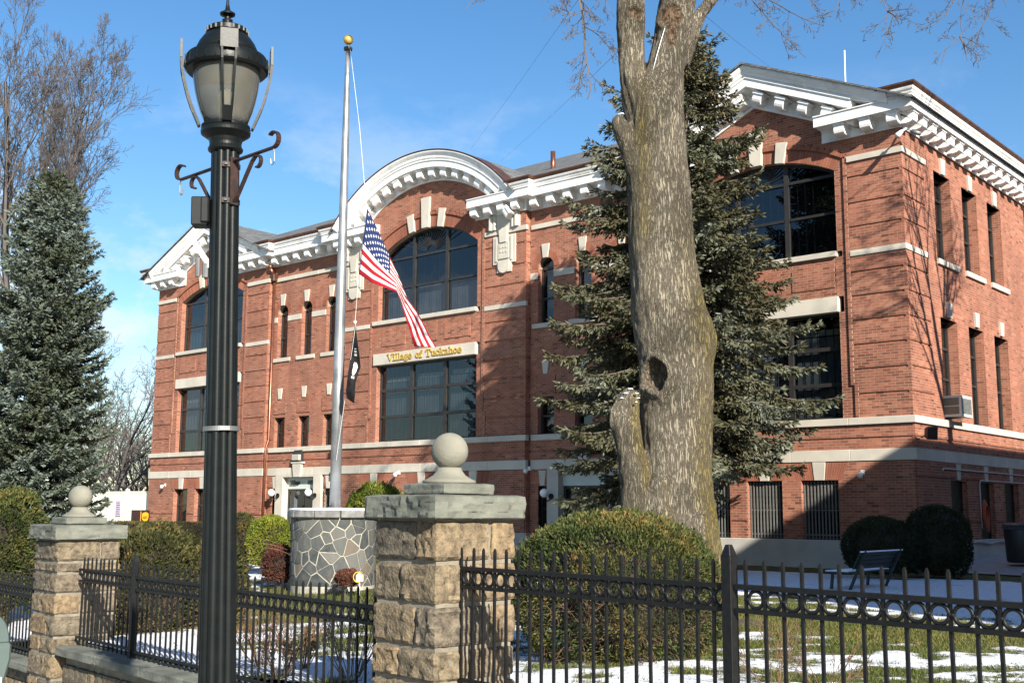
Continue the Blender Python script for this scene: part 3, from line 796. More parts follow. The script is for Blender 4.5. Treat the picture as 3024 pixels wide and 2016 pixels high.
# raking cornices: (out, height below the roof line)
RAKE_BED = [(0.0, -1.14), (0.05, -1.14), (0.05, -1.06), (0.035, -1.05), (0.035, -0.72), (0.09, -0.66), (0.50, -0.64), (0.50, -0.42), (0.535, -0.405), (0.535, -0.38), (0.0, -0.33)]
RAKE_CYM = [(0.0, -0.40), (0.505, -0.38), (0.51, -0.33), (0.545, -0.31), (0.56, -0.24), (0.61, -0.17), (0.64, -0.10), (0.64, -0.05), (0.0, -0.05)]
def rake(c, prof, name, half, drop, m):
    xs = [c-half, c, c+half]; k = len(prof); mb = MB()
    for x in xs:
        zz = 12.19-0.4475*abs(x-c)
        mb.v += [(x, FY-q, zz+h) for q, h in prof]
    for i in range(2):
        for j in range(k):
            j2 = (j+1) % k; mb.f.append((i*k+j, i*k+j2, (i+1)*k+j2, (i+1)*k+j))
    mb.f.append(tuple(range(k))); mb.f.append(tuple(2*k+j for j in reversed(range(k))))
    return hpart(mb, name, m)
for c in (LC, RC):
    rake(c, RAKE_BED, 'raking_cornice', 3.0, 0, M['white_trim'])
    rake(c, RAKE_CYM, 'raking_moulding', 3.98, 0, M['white_trim'])
# brick behind the rake ends up to the cornice return is closed by the bed itself
ARC_BED = [(0.0, 4.83), (0.05, 4.83), (0.05, 4.89), (0.035, 4.90), (0.035, 5.12), (0.09, 5.20), (0.50, 5.215), (0.50, 5.42), (0.535, 5.435), (0.535, 5.46), (0.0, 5.50)]
ARC_CYM = [(0.0, 5.44), (0.505, 5.46), (0.51, 5.51), (0.545, 5.53), (0.56, 5.60), (0.61, 5.67), (0.64, 5.72), (0.64, 5.755), (0.0, 5.76)]
ARC_COP = [(0.0, 5.755), (0.65, 5.757), (0.665, 5.80), (0.0, 5.803)]
def arc_sweep(prof, name, m, zend, n=48, smooth=False):
    k = len(prof); mb = MB(); rm = prof[len(prof)//2][1]
    tm = math.acos(min(1, (zend-6.55)/rm))
    for i in range(n+1):
        t = -tm+2*tm*i/n
        mb.v += [(CX+r*math.sin(t), FY-q, 6.55+r*math.cos(t)) for q, r in prof]
    for i in range(n):
        for j in range(k):
            j2 = (j+1) % k; mb.f.append((i*k+j, i*k+j2, (i+1)*k+j2, (i+1)*k+j))
    mb.f.append(tuple(range(k))); mb.f.append(tuple(n*k+j for j in reversed(range(k))))
    return hpart(mb, name, m)
arc_sweep(ARC_BED, 'arched_cornice', M['white_trim'], 10.20)
arc_sweep(ARC_CYM, 'arched_moulding', M['white_trim'], 10.22)
arc_sweep(ARC_COP, 'roof_edge', M['copper'], 10.45)
# brackets (modillions)
mb = MB()
prof = [(0.0, 0.0), (0.02, -0.30), (0.20, -0.315), (0.30, -0.30), (0.365, -0.26), (0.385, -0.20), (0.385, -0.06), (0.0, -0.06)]
mb.prism(prof, lambda p: (-0.135, -p[0], p[1]), lambda p: (0.135, -p[0], p[1]))
mb.box(-0.165, 0.165, -0.415, 0.0, -0.062, 0.0)
mb.add([(-0.135, 0, 0)], [])
br_me = mb.mesh('bracket', M['white_trim'])
def bracket(x, y, z, rz=0.0, ry=0.0):
    o = place(br_me, 'bracket', None, (x, y, z), (0, ry, rz)); return hp(o)
for xs in ([LX+0.12+0.69*i for i in range(3)], [L1-0.12-0.69*i for i in range(3)], [C0+0.2+0.60*i for i in range(4)], [C1-0.2-0.60*i for i in range(4)],
           [R0+0.12+0.69*i for i in range(3)], [SX-0.05-0.70*i for i in range(3)]):
    for x in xs: bracket(x, FY-0.03, 9.94)
for B in RB:
    n = 6
    for i in range(n): bracket(B['u0']+0.42+(B['u1']-B['u0']-0.84)*i/(n-1), RY-0.03, 9.94)
for i in range(22): bracket(SX+0.03, 26.97+0.635*i, 9.94, math.pi/2)
for c in (LC, RC):
    for s in (-1, 1):
        for i in range(5):
            x = c+s*(0.35+0.66*i); bracket(x, FY-0.03, 12.19-0.4475*abs(x-c)-0.655-0.05, 0.0, s*math.atan(0.4475)*1.0)
for i in range(-8, 9):
    t = i*0.117
    bracket(CX+5.21*math.sin(t), FY-0.03, 6.55+5.21*math.cos(t), 0.0, t)

# ---- windows
def frontT(y0):
    return lambda u, d, z: (u, y0+d, z)
def sideT(x0):
    return lambda u, d, z: (x0-d, u, z)
def tbox(mb, T, u0, u1, d0, d1, z0, z1):
    vs = [T(u, d, z) for z in (z0, z1) for (u, d) in ((u0, d0), (u1, d0), (u1, d1), (u0, d1))]
    mb.add(vs, [(3, 2, 1, 0), (4, 5, 6, 7), (0, 1, 5, 4), (1, 2, 6, 5), (2, 3, 7, 6), (3, 0, 4, 7)])
def pane(T, u0, u1, d, z0, z1, parent):
    mb = MB(); tbox(mb, T, u0, u1, d, d+0.006, z0, z1); return sub(mb.build('pane', M['glass']), parent)
def window(T, c, hw, z0, z1, cols, rows, dep=0.20, fw=0.07, mw=0.10, tw=0.07, arch=None, blinds=(), bars=None, name='window', label=None, inner=0):
    """cols / rows: fractions; arch=(R, cz); blinds: (u0f,u1f,z0f,z1f,material)"""
    mb = MB(); d0, d1 = dep, dep+0.09
    u0, u1 = c-hw, c+hw
    tbox(mb, T, u0, u0+fw, d0, d1, z0, z1 if arch is None else z1)
    tbox(mb, T, u1-fw, u1, d0, d1, z0, z1)
    tbox(mb, T, u0+fw, u1-fw, d0, d1, z0, z0+fw)
    us = [u0+fw] + [u0+2*hw*f for f in cols] + [u1-fw]
    zs = [z0+fw] + [z0+(z1-z0)*f for f in rows] + ([z1-fw] if arch is None else [z1])
    for f in cols:
        u = u0+2*hw*f; top = z1-fw
        if arch is not None: top = arch[1]+math.sqrt(arch[0]**2-(u-c)**2)-fw
        tbox(mb, T, u-mw/2, u+mw/2, d0-0.012, d1, z0+fw, top)
    if arch is None: tbox(mb, T, u0+fw, u1-fw, d0, d1, z1-fw, z1)
    else:
        Rr, cz = arch; n = 28; th = math.asin(min(1, hw/Rr))
        for i in range(n):
            t0 = -th+2*th*i/n; t1 = -th+2*th*(i+1)/n
            q = [(c+r*math.sin(t), cz+r*math.cos(t)) for t, r in ((t0, Rr-fw), (t1, Rr-fw), (t1, Rr), (t0, Rr))]
            mb.add([T(u, d0, z) for u, z in q]+[T(u, d1, z) for u, z in q], [(0, 1, 2, 3), (4, 7, 6, 5), (0, 4, 5, 1), (2, 6, 7, 3)])
        tbox(mb, T, u0+fw, u1-fw, d0-0.006, d1, z1-0.04, z1+0.04)
        for i in range(inner):        # fan bars
            t = -1.25+2.5*i/(inner-1)
            r1 = min(Rr-0.05, 9.0); uo = c+0.25*math.sin(t); zo = z1+0.05+0.12*math.cos(t)
            # meet the arch
            k = 0.25
            while k < 6 and math.hypot(c+k*math.sin(t)-c, z1+0.05+k*math.cos(t)-cz) < Rr-0.06 and abs(k*math.sin(t)) < hw-0.06: k += 0.02
            a = T(uo, d0+0.03, z1+0.05+0.25*math.cos(t)); b = T(c+k*math.sin(t), d0+0.03, z1+0.05+k*math.cos(t))
            mb.bar(a, b, 0.022, 0.022)
    for f in rows:
        z = z0+(z1-z0)*f
        for i in range(len(us)-1):
            l = us[i]+(mw/2 if i > 0 else 0); r = us[i+1]-(mw/2 if i < len(us)-2 else 0)
            tbox(mb, T, l, r, d0+0.003, d1, z-tw/2, z+tw/2)
    w = hpart(mb, name, M['dark_frame'])
    if label: w['label'] = label
    for i in range(len(us)-1):
        l = us[i]+(mw/2 if i > 0 else 0); r = us[i+1]-(mw/2 if i < len(us)-2 else 0)
        for j in range(len(zs)-1):
            pane(T, l, r, d0+0.05, zs[j]+(tw/2 if j > 0 else 0), zs[j+1]-(tw/2 if j < len(zs)-2 else (0.04 if arch is not None else 0)), w)
        if arch is not None:
            n = 8; Rr, cz = arch
            top = [(u, cz+math.sqrt(max(0, (Rr-fw)**2-(u-c)**2))) for u in [l+(r-l)*k/n for k in range(n+1)]]
            top = [(u, max(z, z1+0.041)) for u, z in top]
            poly = [(l, z1+0.04), (r, z1+0.04)] + top[::-1]
            m2 = MB(); m2.prism(poly, lambda p: T(p[0], d0+0.05, p[1]), lambda p: T(p[0], d0+0.056, p[1]))
            sub(m2.build('pane', M['glass']), w)
    for (a, b, e, f, mm) in blinds:
        m2 = MB(); tbox(m2, T, u0+2*hw*a, u0+2*hw*b, dep+0.20, dep+0.21, z0+(z1-z0)*e, z0+(z1-z0)*f)
        sub(m2.build('blind', M[mm]), w)
    if bars:
        nv, nh, mm, r = bars
        m2 = MB()
        for i in range(len(us)-1):
            l = us[i]+(mw/2 if i > 0 else 0); rr_ = us[i+1]-(mw/2 if i < len(us)-2 else 0)
            for k in range(1, nv+1):
                u = l+(rr_-l)*k/(nv+1); tbox(m2, T, u-r, u+r, d0+0.075, d0+0.085, z0+fw, z1-fw)
            for k in range(1, nh+1):
                z = z0+(z1-z0)*k/(nh+1); tbox(m2, T, l, rr_, d0+0.074, d0+0.086, z-r, z+r)
        sub(m2.build('grille', M['dark_frame']), w)
    return w
TF, TR, TS = frontT(FY), frontT(RY), sideT(SX)
desc = {'left_pavilion': 'left pavilion', 'centre_pavilion': 'central pavilion', 'right_pavilion': 'right pavilion'}
for P in PAV:
    c, hw = P['c'], P['hw']; nm = desc[P['g']]
    window(TF, c, hw, 6.68, P['spring']-0.06, (1/3, 2/3), (0.52,), arch=(P['R'], P['cz']), inner=19, mw=0.13, dep=0.24,
           blinds=((0.02, 0.32, 0.0, 0.50, 'blind'), (0.35, 0.65, 0.0, 0.52, 'blind'), (0.68, 0.98, 0.0, 0.46, 'blind')) if P['g'] != 'right_pavilion' else ((0.02, 0.32, 0.0, 0.50, 'curtain'),), bars=(5, 1, 'dark_frame', 0.010) if P['g'] != 'centre_pavilion' else (3, 0, 'dark_frame', 0.006),
           label='arched upper window of the '+nm)
    window(TF, c, hw, Z_SB1, 5.08, (1/3, 2/3), (0.33, 0.67), dep=0.22, mw=0.14, tw=0.10,
           blinds=((0.02, 0.32, 0.33, 0.78, 'blind'), (0.35, 0.65, 0.33, 0.80, 'blind'), (0.68, 0.98, 0.02, 0.80, 'blind'),
                   (0.03, 0.31, 0.785, 0.84, 'blind_warm'), (0.36, 0.64, 0.805, 0.86, 'blind_warm'), (0.70, 0.96, 0.815, 0.87, 'blind_warm')),
           bars=(5, 2, 'dark_frame', 0.012), label='lower three-part window of the '+nm)
    for i, b in enumerate(P['bws']):
        w = window(TF, b, 0.51, Z_PL, 0.80, (), (0.55,), dep=0.16, fw=0.06, blinds=((0.06, 0.94, 0.56, 0.95, 'curtain'),), bars=(2, 4, 'dark_frame', 0.008) if P['g'] != 'right_pavilion' else None, label='basement window of the '+nm)
        if P['g'] == 'right_pavilion':
            nb = 11
            bm_ = MB(); bm_.box(0, 0.036, 0, 0.018, Z_PL+0.02, 0.78); bme = bm_.mesh('bar', M['grille_paint'])
            for k in range(nb):
                sub(place(bme, 'bar', None, (b-0.48+0.94*k/(nb-1)-0.01, FY+0.075, 0)), w)
            for za, zb_ in ((-0.60, -0.56), (0.66, 0.70), (0.03, 0.06)):
                m2 = MB(); m2.box(b-0.50, b+0.50, FY+0.094, FY+0.11, za, zb_); sub(m2.build('grille_rail', M['grille_paint']), w)
for B in RB:
    side = 'left' if B['g'] == 'left_bay' else 'right'
    for q in B['aw']:
        window(TR, q, 0.315, 5.862, 7.66, (), (0.46,), arch=(0.34, 7.66), dep=0.18, fw=0.05, tw=0.06,
               blinds=((0.15, 0.5, 0.3, 0.95, 'curtain'), (0.6, 0.9, 0.35, 0.9, 'curtain')), bars=(2, 0, 'dark_frame', 0.006), label='small arched window of the %s recess' % side)
        window(TR, q, 0.33, Z_SB1, 3.52, (), (0.5,), dep=0.18, fw=0.05, tw=0.06, blinds=((0.4, 0.75, 0.25, 0.9, 'curtain'),), label='small square-headed window of the %s recess' % side)
    for s in (-1, 1):
        u = B['c']+s*1.60
        w = window(TR, u, 0.17, -0.6, 0.72, (), (0.5,), dep=0.14, fw=0.03, tw=0.04, label='narrow barred window beside the %s door' % side)
        m2 = MB()
        for k in range(4): m2.box(u-0.14+0.09*k-0.008, u-0.14+0.09*k+0.008, RY+0.05, RY+0.066, -0.6, 0.72)
        sub(m2.build('grille', M['black_iron']), w)
for i, y in enumerate(SW):
    nth = ('nearest', 'middle', 'far')[i]
    window(TS, y+0.585, 0.585, 6.60, 8.98, (0.5,), (0.42, 0.75), dep=0.27, fw=0.07, mw=0.05, tw=0.07, blinds=((0.05, 0.95, 0.42, 0.97, 'curtain'),), label=nth+' upper window of the flank')
    window(TS, y+0.585, 0.585, Z_SB1, 5.08, (0.5,), (0.42, 0.72), dep=0.27, fw=0.07, mw=0.05, tw=0.07, blinds=((0.05, 0.95, 0.42, 0.97, 'curtain'),), label=nth+' main window of the flank')
    w = window(TS, y+0.585, 0.585, Z_PL, 0.83, (), (0.5,), dep=0.2, fw=0.06, label=nth+' basement window of the flank')
    m2 = MB()
    for k in range(14): tbox(m2, TS, y+0.05+k*0.082, y+0.075+k*0.082, 0.10, 0.115, Z_PL, 0.82)
    sub(m2.build('grille', M['black_iron']), w)

# ---- entrances
def entrance(c, sign):
    mb = MB(); y = RY
    mb.box(c-1.37, c-0.93, y-0.085, y+0.35, -1.45, Z_LB0-0.002); mb.box(c+0.93, c+1.37, y-0.085, y+0.35, -1.45, Z_LB0-0.002)
    mb.box(c-0.93, c+0.93, y-0.085, y+0.35, 1.20, Z_LB0-0.002)
    s = hpart(mb, 'door_surround', M['limestone'])
    mb = MB(); poly = [(c-0.20, 1.195), (c+0.20, 1.195), (c+0.27, 1.70), (c-0.27, 1.70)]
    mb.prism(poly, lambda p: (p[0], y-0.16, p[1]), lambda p: (p[0], y-0.05, p[1]))
    mb.box(c-0.34, c+0.34, y-0.18, y-0.02, 1.70, 1.765)
    k = hpart(mb, 'keystone', M['limestone'], bevel=0.008)
    mb = MB(); mb.box(c-0.93, c+0.93, y+0.16, y+0.24, 0.75, 1.2)
    t = hpart(mb, 'transom_panel', mat('transom_paint', (0.50, 0.55, 0.50), (0.45, 0.50, 0.46), 0.5, 3.0))
    mb = MB()
    for a, b, e, f in ((c-0.93, c-0.85, -1.45, 0.75), (c+0.85, c+0.93, -1.45, 0.75), (c-0.85, c+0.85, 0.66, 0.75), (c-0.04, c+0.04, -1.45, 0.66), (c-0.85, c-0.04, -1.45, -1.2), (c+0.04, c+0.85, -1.45, -1.2)):
        mb.box(a, b, y+0.2, y+0.27, e, f)
    d = hpart(mb, 'door', M['dark_frame'])
    for a, b in ((c-0.85, c-0.04), (c+0.04, c+0.85)):
        m2 = MB(); m2.box(a, b, y+0.23, y+0.236, -1.2, 0.66); sub(m2.build('pane', M['glass']), d)
    m2 = MB(); m2.bar((c-0.12, y+0.17, -0.5), (c-0.12, y+0.17, -0.1), 0.025, 0.025); m2.bar((c+0.12, y+0.17, -0.5), (c+0.12, y+0.17, -0.1), 0.025, 0.025)
    sub(m2.build('handle', M['steel']), d)
    m2 = MB(); m2.box(c-0.80, c-0.72, y+0.4, y+0.5, -1.3, 0.55); sub(m2.build('door_stile', M['white_trim']), d)
    mb = MB(); mb.box(c-1.5, c+1.5, y-1.2, y+0.3, -1.75, -1.452); hpart(mb, 'door_step', M['concrete'], bevel=0.015)
    return t
def lettering(body, x, y, z, size, m, parent, extrude=0.02, offset=0.0, width=None, spacing=1.0):
    cu = bpy.data.curves.new('lettering', 'FONT'); cu.body = body; cu.size = size; cu.extrude = extrude; cu.offset = offset
    cu.align_x = 'CENTER'; cu.space_character = spacing; cu.resolution_u = 3
    o = bpy.data.objects.new('tmp', cu); C.objects.link(o)
    bpy.context.view_layer.update()
    dg = bpy.context.evaluated_depsgraph_get()
    me = bpy.data.meshes.new_from_object(o.evaluated_get(dg))
    bpy.data.objects.remove(o)
    n = len(me.vertices); a = np.zeros(n*3, np.float32); me.vertices.foreach_get('co', a); a = a.reshape(-1, 3)
    k = 1.0 if width is None else width/(a[:, 0].max()-a[:, 0].min())
    out = np.stack([x+a[:, 0]*k, np.full(n, y)-a[:, 2], z+a[:, 1]], 1).astype(np.float32)
    me.vertices.foreach_set('co', out.ravel()); me.update()
    me.materials.clear(); me.materials.append(m)
    o = place(me, 'lettering')
    if parent is not None: o.parent = parent; o.matrix_parent_inverse = parent.matrix_world.inverted()
    return o
def serif_lettering(body, x0, x1, y, z, cap, m, th=0.035, dp=0.03):
    """slab-serif letters from strokes; coordinates in a cap-height box"""
    G = {'V': (0.95, [[(0.05, 1), (0.45, 0), (0.85, 1)], [(-0.06, 1), (0.22, 1)], [(0.68, 1), (0.96, 1)]]),
         'i': (0.42, [[(0.2, 0), (0.2, 0.66), (0.06, 0.66)], [(0.04, 0), (0.36, 0)], [(0.2, 0.88), (0.2, 0.98)]]),
         'l': (0.42, [[(0.2, 0), (0.2, 1), (0.06, 1)], [(0.04, 0), (0.36, 0)]]),
         'a': (0.66, [[(0.08, 0.60), (0.25, 0.68), (0.44, 0.58), (0.44, 0.05), (0.58, 0.02)], [(0.44, 0.38), (0.2, 0.36), (0.06, 0.2), (0.16, 0.02), (0.32, 0.02), (0.44, 0.14)]]),
         'g': (0.66, [[(0.3, 0.66), (0.1, 0.58), (0.08, 0.36), (0.26, 0.24), (0.46, 0.36), (0.46, 0.56), (0.3, 0.66)], [(0.46, 0.62), (0.6, 0.66)], [(0.16, 0.22), (0.12, 0.06), (0.46, 0.0), (0.54, -0.16), (0.3, -0.26), (0.06, -0.16), (0.14, 0.02)]]),
         'e': (0.64, [[(0.06, 0.36), (0.54, 0.36), (0.46, 0.62), (0.28, 0.68), (0.08, 0.52), (0.06, 0.22), (0.22, 0.02), (0.42, 0.02), (0.55, 0.14)]]),
         'o': (0.66, [[(0.3, 0.68), (0.09, 0.54), (0.06, 0.3), (0.2, 0.03), (0.4, 0.03), (0.54, 0.3), (0.51, 0.54), (0.3, 0.68)]]),
         'f': (0.46, [[(0.2, 0), (0.2, 0.82), (0.3, 0.99), (0.48, 0.94)], [(0.04, 0.62), (0.42, 0.62)], [(0.04, 0), (0.38, 0)]]),
         'T': (0.9, [[(0.42, 0), (0.42, 1)], [(0.02, 0.74), (0.04, 1), (0.80, 1), (0.82, 0.74)], [(0.25, 0), (0.6, 0)]]),
         'u': (0.74, [[(0.02, 0.66), (0.16, 0.66), (0.16, 0.16), (0.28, 0.02), (0.44, 0.06), (0.54, 0.2)], [(0.4, 0.66), (0.54, 0.66), (0.54, 0.02), (0.68, 0.02)]]),
         'c': (0.62, [[(0.52, 0.48), (0.5, 0.62), (0.28, 0.68), (0.08, 0.52), (0.06, 0.22), (0.22, 0.02), (0.42, 0.03), (0.54, 0.16)]]),
         'k': (0.74, [[(0.04, 1), (0.18, 1), (0.18, 0)], [(0.04, 0), (0.32, 0)], [(0.18, 0.26), (0.54, 0.64)], [(0.42, 0.66), (0.68, 0.66)], [(0.3, 0.38), (0.56, 0.0)], [(0.44, 0), (0.7, 0)]]),
         'h': (0.76, [[(0.04, 1), (0.18, 1), (0.18, 0)], [(0.04, 0), (0.32, 0)], [(0.18, 0.5), (0.34, 0.67), (0.5, 0.62), (0.54, 0.5), (0.54, 0)], [(0.42, 0), (0.68, 0)]]),
         's': (0.58, [[(0.46, 0.52), (0.42, 0.65), (0.24, 0.68), (0.1, 0.56), (0.14, 0.42), (0.38, 0.3), (0.46, 0.16), (0.34, 0.02), (0.14, 0.04), (0.06, 0.18)]]),
         'O': (0.95, [[(0.42, 1), (0.12, 0.8), (0.06, 0.5), (0.14, 0.16), (0.42, 0), (0.7, 0.16), (0.8, 0.5), (0.72, 0.8), (0.42, 1)]]), ' ': (0.55, [])}
    tot = sum(G[ch][0] for ch in body); k = (x1-x0)/tot; x = x0; out = []
    for ch in body:
        w, st = G[ch]; mb = MB()
        for si, pl in enumerate(st):
            for sj, (p, q) in enumerate(zip(pl[:-1], pl[1:])):
                yo = y-0.0011*((si*3+sj) % 7)
                a = Vector((x+p[0]*k, yo, z+p[1]*cap)); b = Vector((x+q[0]*k, yo, z+q[1]*cap)); e = (b-a).normalized()*th*0.35
                mb.bar(a-e, b+e, dp, th, up=(0, 0, 1)) if abs((b-a).normalized().z) < 0.7 else mb.bar(a-e, b+e, dp, th, up=(1, 0, 0))
        x += w*k
        if st: out.append(mb)
    return out
t1 = entrance(RB[0]['c']-0.12, True); entrance(RB[1]['c'], False)
lint = [o for o in hall.children if o.name.startswith('lintel')]
mb = serif_lettering('Village of Tuckahoe', -29.45, -25.80, FY-0.05, 5.205, 0.225, M['gold'], 0.036, 0.03)
for q_ in mb: hpart(q_, 'letter', M['gold'])
M['ink'] = mat('ink', (0.02, 0.02, 0.02), None, 0.6)
dc = RB[0]['c']-0.12
mb = serif_lettering('Village', dc-0.74, dc-0.14, RY+0.15, 0.93, 0.14, M['ink'], 0.022, 0.012); [hpart(q_, 'letter', M['ink']) for q_ in mb]
mb = serif_lettering('Offices', dc+0.32, dc+0.92, RY+0.15, 0.93, 0.14, M['ink'], 0.022, 0.012); [hpart(q_, 'letter', M['ink']) for q_ in mb]

# ---- copper downspout with its leader head
mb = MB(); x = L1+0.14; y = RY-0.10
mb.tube([(x, y, 9.25), (x, y, 2.72), (x+0.0, y-0.02, 2.62), (x-0.02, y-0.10, 2.36), (x-0.02, y-0.12, 2.2), (x-0.02, y-0.12, -1.3)], 0.052, 10)
mb.tube([(x-0.03, y-0.22, 9.62), (x-0.03, y-0.20, 9.50)], [0.10, 0.09], 10)
mb.tube([(x-0.03, y-0.22, 9.52), (x, y-0.02, 9.2)], [0.08, 0.055], 10)
hpart(mb, 'downspout', M['copper_pipe'], smooth=True)
mb = MB(); mb.box(x-0.16, x+0.13, y-0.14, y+0.1, 8.98, 9.28); hpart(mb, 'leader_head', M['copper'], bevel=0.03)
# white downspout at the far end of the flank
mb = MB(); mb.tube([(SX+0.12, 36.7, 9.5), (SX+0.12, 36.7, -0.8)], 0.07, 8); hpart(mb, 'downspout', M['white_trim'], smooth=True)
# conduit on the flank
mb = MB(); mb.tube([(SX+0.06, 28.55, 1.02), (SX+0.06, 28.6, 1.10), (SX+0.06, 40, 1.08)], 0.022, 6)
mb.tube([(SX+0.07, 31.15, -0.4), (SX+0.07, 31.15, 0.78), (SX+0.07, 31.25, 0.86), (SX+0.07, 40, 0.86)], 0.018, 6)
mb.tube([(SX+0.12, 30.4, -0.75)]+[(SX+0.14, 30.4+0.4*i, -0.78+0.03*math.sin(i*1.7)) for i in range(1, 9)], 0.03, 6)
hpart(mb, 'conduit', M['concrete'], smooth=True)
M['hose'] = mat('hose', (0.42, 0.07, 0.02), (0.32, 0.05, 0.02), 0.6, 10)
mb = MB()
for k in range(5):
    mb.tube([(SX+0.10+0.015*k, 31.35+0.16*math.cos(t), 0.05-0.30*(1+0.05*k)*math.sin(t)-0.05*k) for t in [2*math.pi*i/18 for i in range(19)]], 0.013, 5)
ho = mb.build('garden_hose', M['hose']); tag(ho, 'orange hose coiled on the shaded flank wall', 'hose')

# ---- things fixed to the walls
def globe_lamp(x, y, z, label):
    r = empty('wall_lamp', (x, y, z)); tag(r, label, 'lamp', 'globe lamps on the facade')
    mb = MB(); mb.lathe([(0.03, -0.14), (0.07, -0.12), (0.12, -0.06), (0.14, 0.0), (0.12, 0.07), (0.06, 0.125), (0.0001, 0.14)], 18); mb.build('globe', M['white_glass'], r, smooth=True)
    mb = MB(); mb.lathe([(0.06, -0.20), (0.075, -0.16), (0.05, -0.12)], 12)
    mb.tube([(0, 0, -0.17), (0.02, 0.10, -0.24), (0.05, 0.22, -0.20), (0.06, 0.26, -0.10)], 0.02, 6)
    mb.tube([(0.06, 0.235, -0.10), (0.06, 0.275, -0.10)], 0.09, 12); mb.build('lamp_bracket', M['black_iron'], r)
    return r
globe_lamp(-35.75, RY-0.37, 0.60, 'white globe wall lamp left of the office door')
globe_lamp(-33.52, RY-0.37, 0.60, 'white globe wall lamp right of the office door, nearer the flagpole')
globe_lamp(-22.16, RY-0.37, 0.52, 'white globe wall lamp beside the barred window left of the tall spruce')
# floodlight boxes and cameras
def floodlight(x, y, z, rz, label, s=1.0):
    r = empty('floodlight', (x, y, z), rz); tag(r, label, 'floodlight')
    mb = MB(); v = [(-0.16, -0.10, -0.16), (0.16, -0.10, -0.16), (0.16, -0.10, 0.16), (-0.16, -0.10, 0.16), (-0.11, 0.07, -0.09), (0.11, 0.07, -0.09), (0.11, 0.07, 0.12), (-0.11, 0.07, 0.12)]
    v = [(a*s, b*s-0.1*c*s, c*s) for a, b, c in v]
    mb.add(v, [(0, 1, 2, 3), (7, 6, 5, 4), (0, 4, 5, 1), (1, 5, 6, 2), (2, 6, 7, 3), (3, 7, 4, 0)]); mb.build('housing', M['dark_frame'], r, bevel=0.01)
    mb = MB(); mb.bar((0, 0.05*s, -0.02), (0, 0.30*s, -0.08), 0.03, 0.03); mb.build('arm', M['steel'], r)
    return r
floodlight(SX+0.38, FY+0.0, 1.88, R_(62), 'dark floodlight on the corner above the pale stone band')
r = empty('wall_light', (RB[0]['c']-0.12, RY-0.10, 1.98)); tag(r, 'grey boxed light above the office door keystone', 'light')
mb = MB(); mb.box(-0.24, 0.24, -0.02, 0.08, -0.23, 0.23); mb.build('housing', M['dark_frame'], r, bevel=0.01)
mb = MB(); mb.box(-0.22, 0.22, -0.14, -0.022, -0.17, 0.06); mb.build('lens', mat('lens', (0.36, 0.35, 0.30), None, 0.4), r, bevel=0.02)
def camera_thing(x, y, z, rz, label):
    r = empty('security_camera', (x, y, z), rz); tag(r, label, 'camera')
    mb = MB(); mb.lathe([(0.055, 0.06), (0.075, 0.03), (0.075, 0.0), (0.06, -0.05), (0.03, -0.075), (0.001, -0.08)], 14); mb.build('dome', M['white_trim'], r, smooth=True)
    mb = MB(); mb.bar((0, 0.0, 0.06), (0, 0.18, 0.08), 0.03, 0.03); mb.box(-0.05, 0.05, 0.16, 0.2, 0.02, 0.14); mb.build('arm', M['white_trim'], r)
    return r
camera_thing(-22.85, FY-0.22, 1.20, 0, 'small white dome camera under the band left of the tall spruce')
camera_thing(-28.75, FY-0.22, 1.18, 0, 'small white dome camera under the band behind the near pier ball')
camera_thing(-43.35, FY-0.2, 0.90, 0, 'small white dome camera on the far left pavilion')
camera_thing(-12.0, FY-0.2, 0.90, 0, 'small white dome camera at the edge of the shade on the right pavilion')
r = empty('security_camera', (SX+0.25, FY-0.25, 9.36), R_(45)); tag(r, 'camera and lamp cluster under the cornice at the right corner', 'camera')
mb = MB(); mb.tube([(0, 0.3, 0.15), (0, 0, 0.08), (-0.15, -0.05, -0.02)], 0.025, 6); mb.tube([(-0.12, 0, 0.0), (-0.30, -0.15, -0.16)], [0.05, 0.07], 10); mb.build('lamp_head', M['white_trim'], r, smooth=True)
mb = MB(); mb.tube([(0, 0, 0.08), (0.18, 0.0, 0.02)], 0.02, 6); mb.tube([(0.14, 0, 0.02), (0.32, -0.1, -0.08)], 0.055, 10); mb.build('camera_body', M['steel'], r, smooth=True)
# window air conditioner
r = empty('air_conditioner', (SX+0.16, 29.52, 2.70)); tag(r, 'pale air conditioner box in the nearest flank window', 'air conditioner')
mb = MB(); mb.box(-0.45, 0.26, -0.42, 0.36, -0.27, -0.235); mb.box(-0.45, 0.26, -0.42, 0.36, 0.235, 0.27); mb.box(-0.45, 0.26, 0.33, 0.36, -0.235, 0.235); mb.box(-0.45, 0.26, -0.42, -0.405, -0.235, 0.235)
mb.box(0.22, 0.26, -0.405, 0.33, -0.235, 0.235); mb.build('case', mat('ac_case', (0.55, 0.56, 0.50), (0.48, 0.49, 0.44), 0.5, 4.0), r)
mb = MB(); mb.box(-0.4, 0.20, -0.428, -0.422, -0.21, -0.015); mb.box(-0.4, 0.20, -0.428, -0.422, 0.015, 0.21); mb.build('vent_grille', mat('ac_vent', (0.16, 0.15, 0.11), None, 0.7), r)
mb = MB()
for k in range(16): mb.box(0.262, 0.268, -0.38+k*0.044, -0.36+k*0.044, -0.2, 0.2)
mb.build('fins', M['steel'], r)

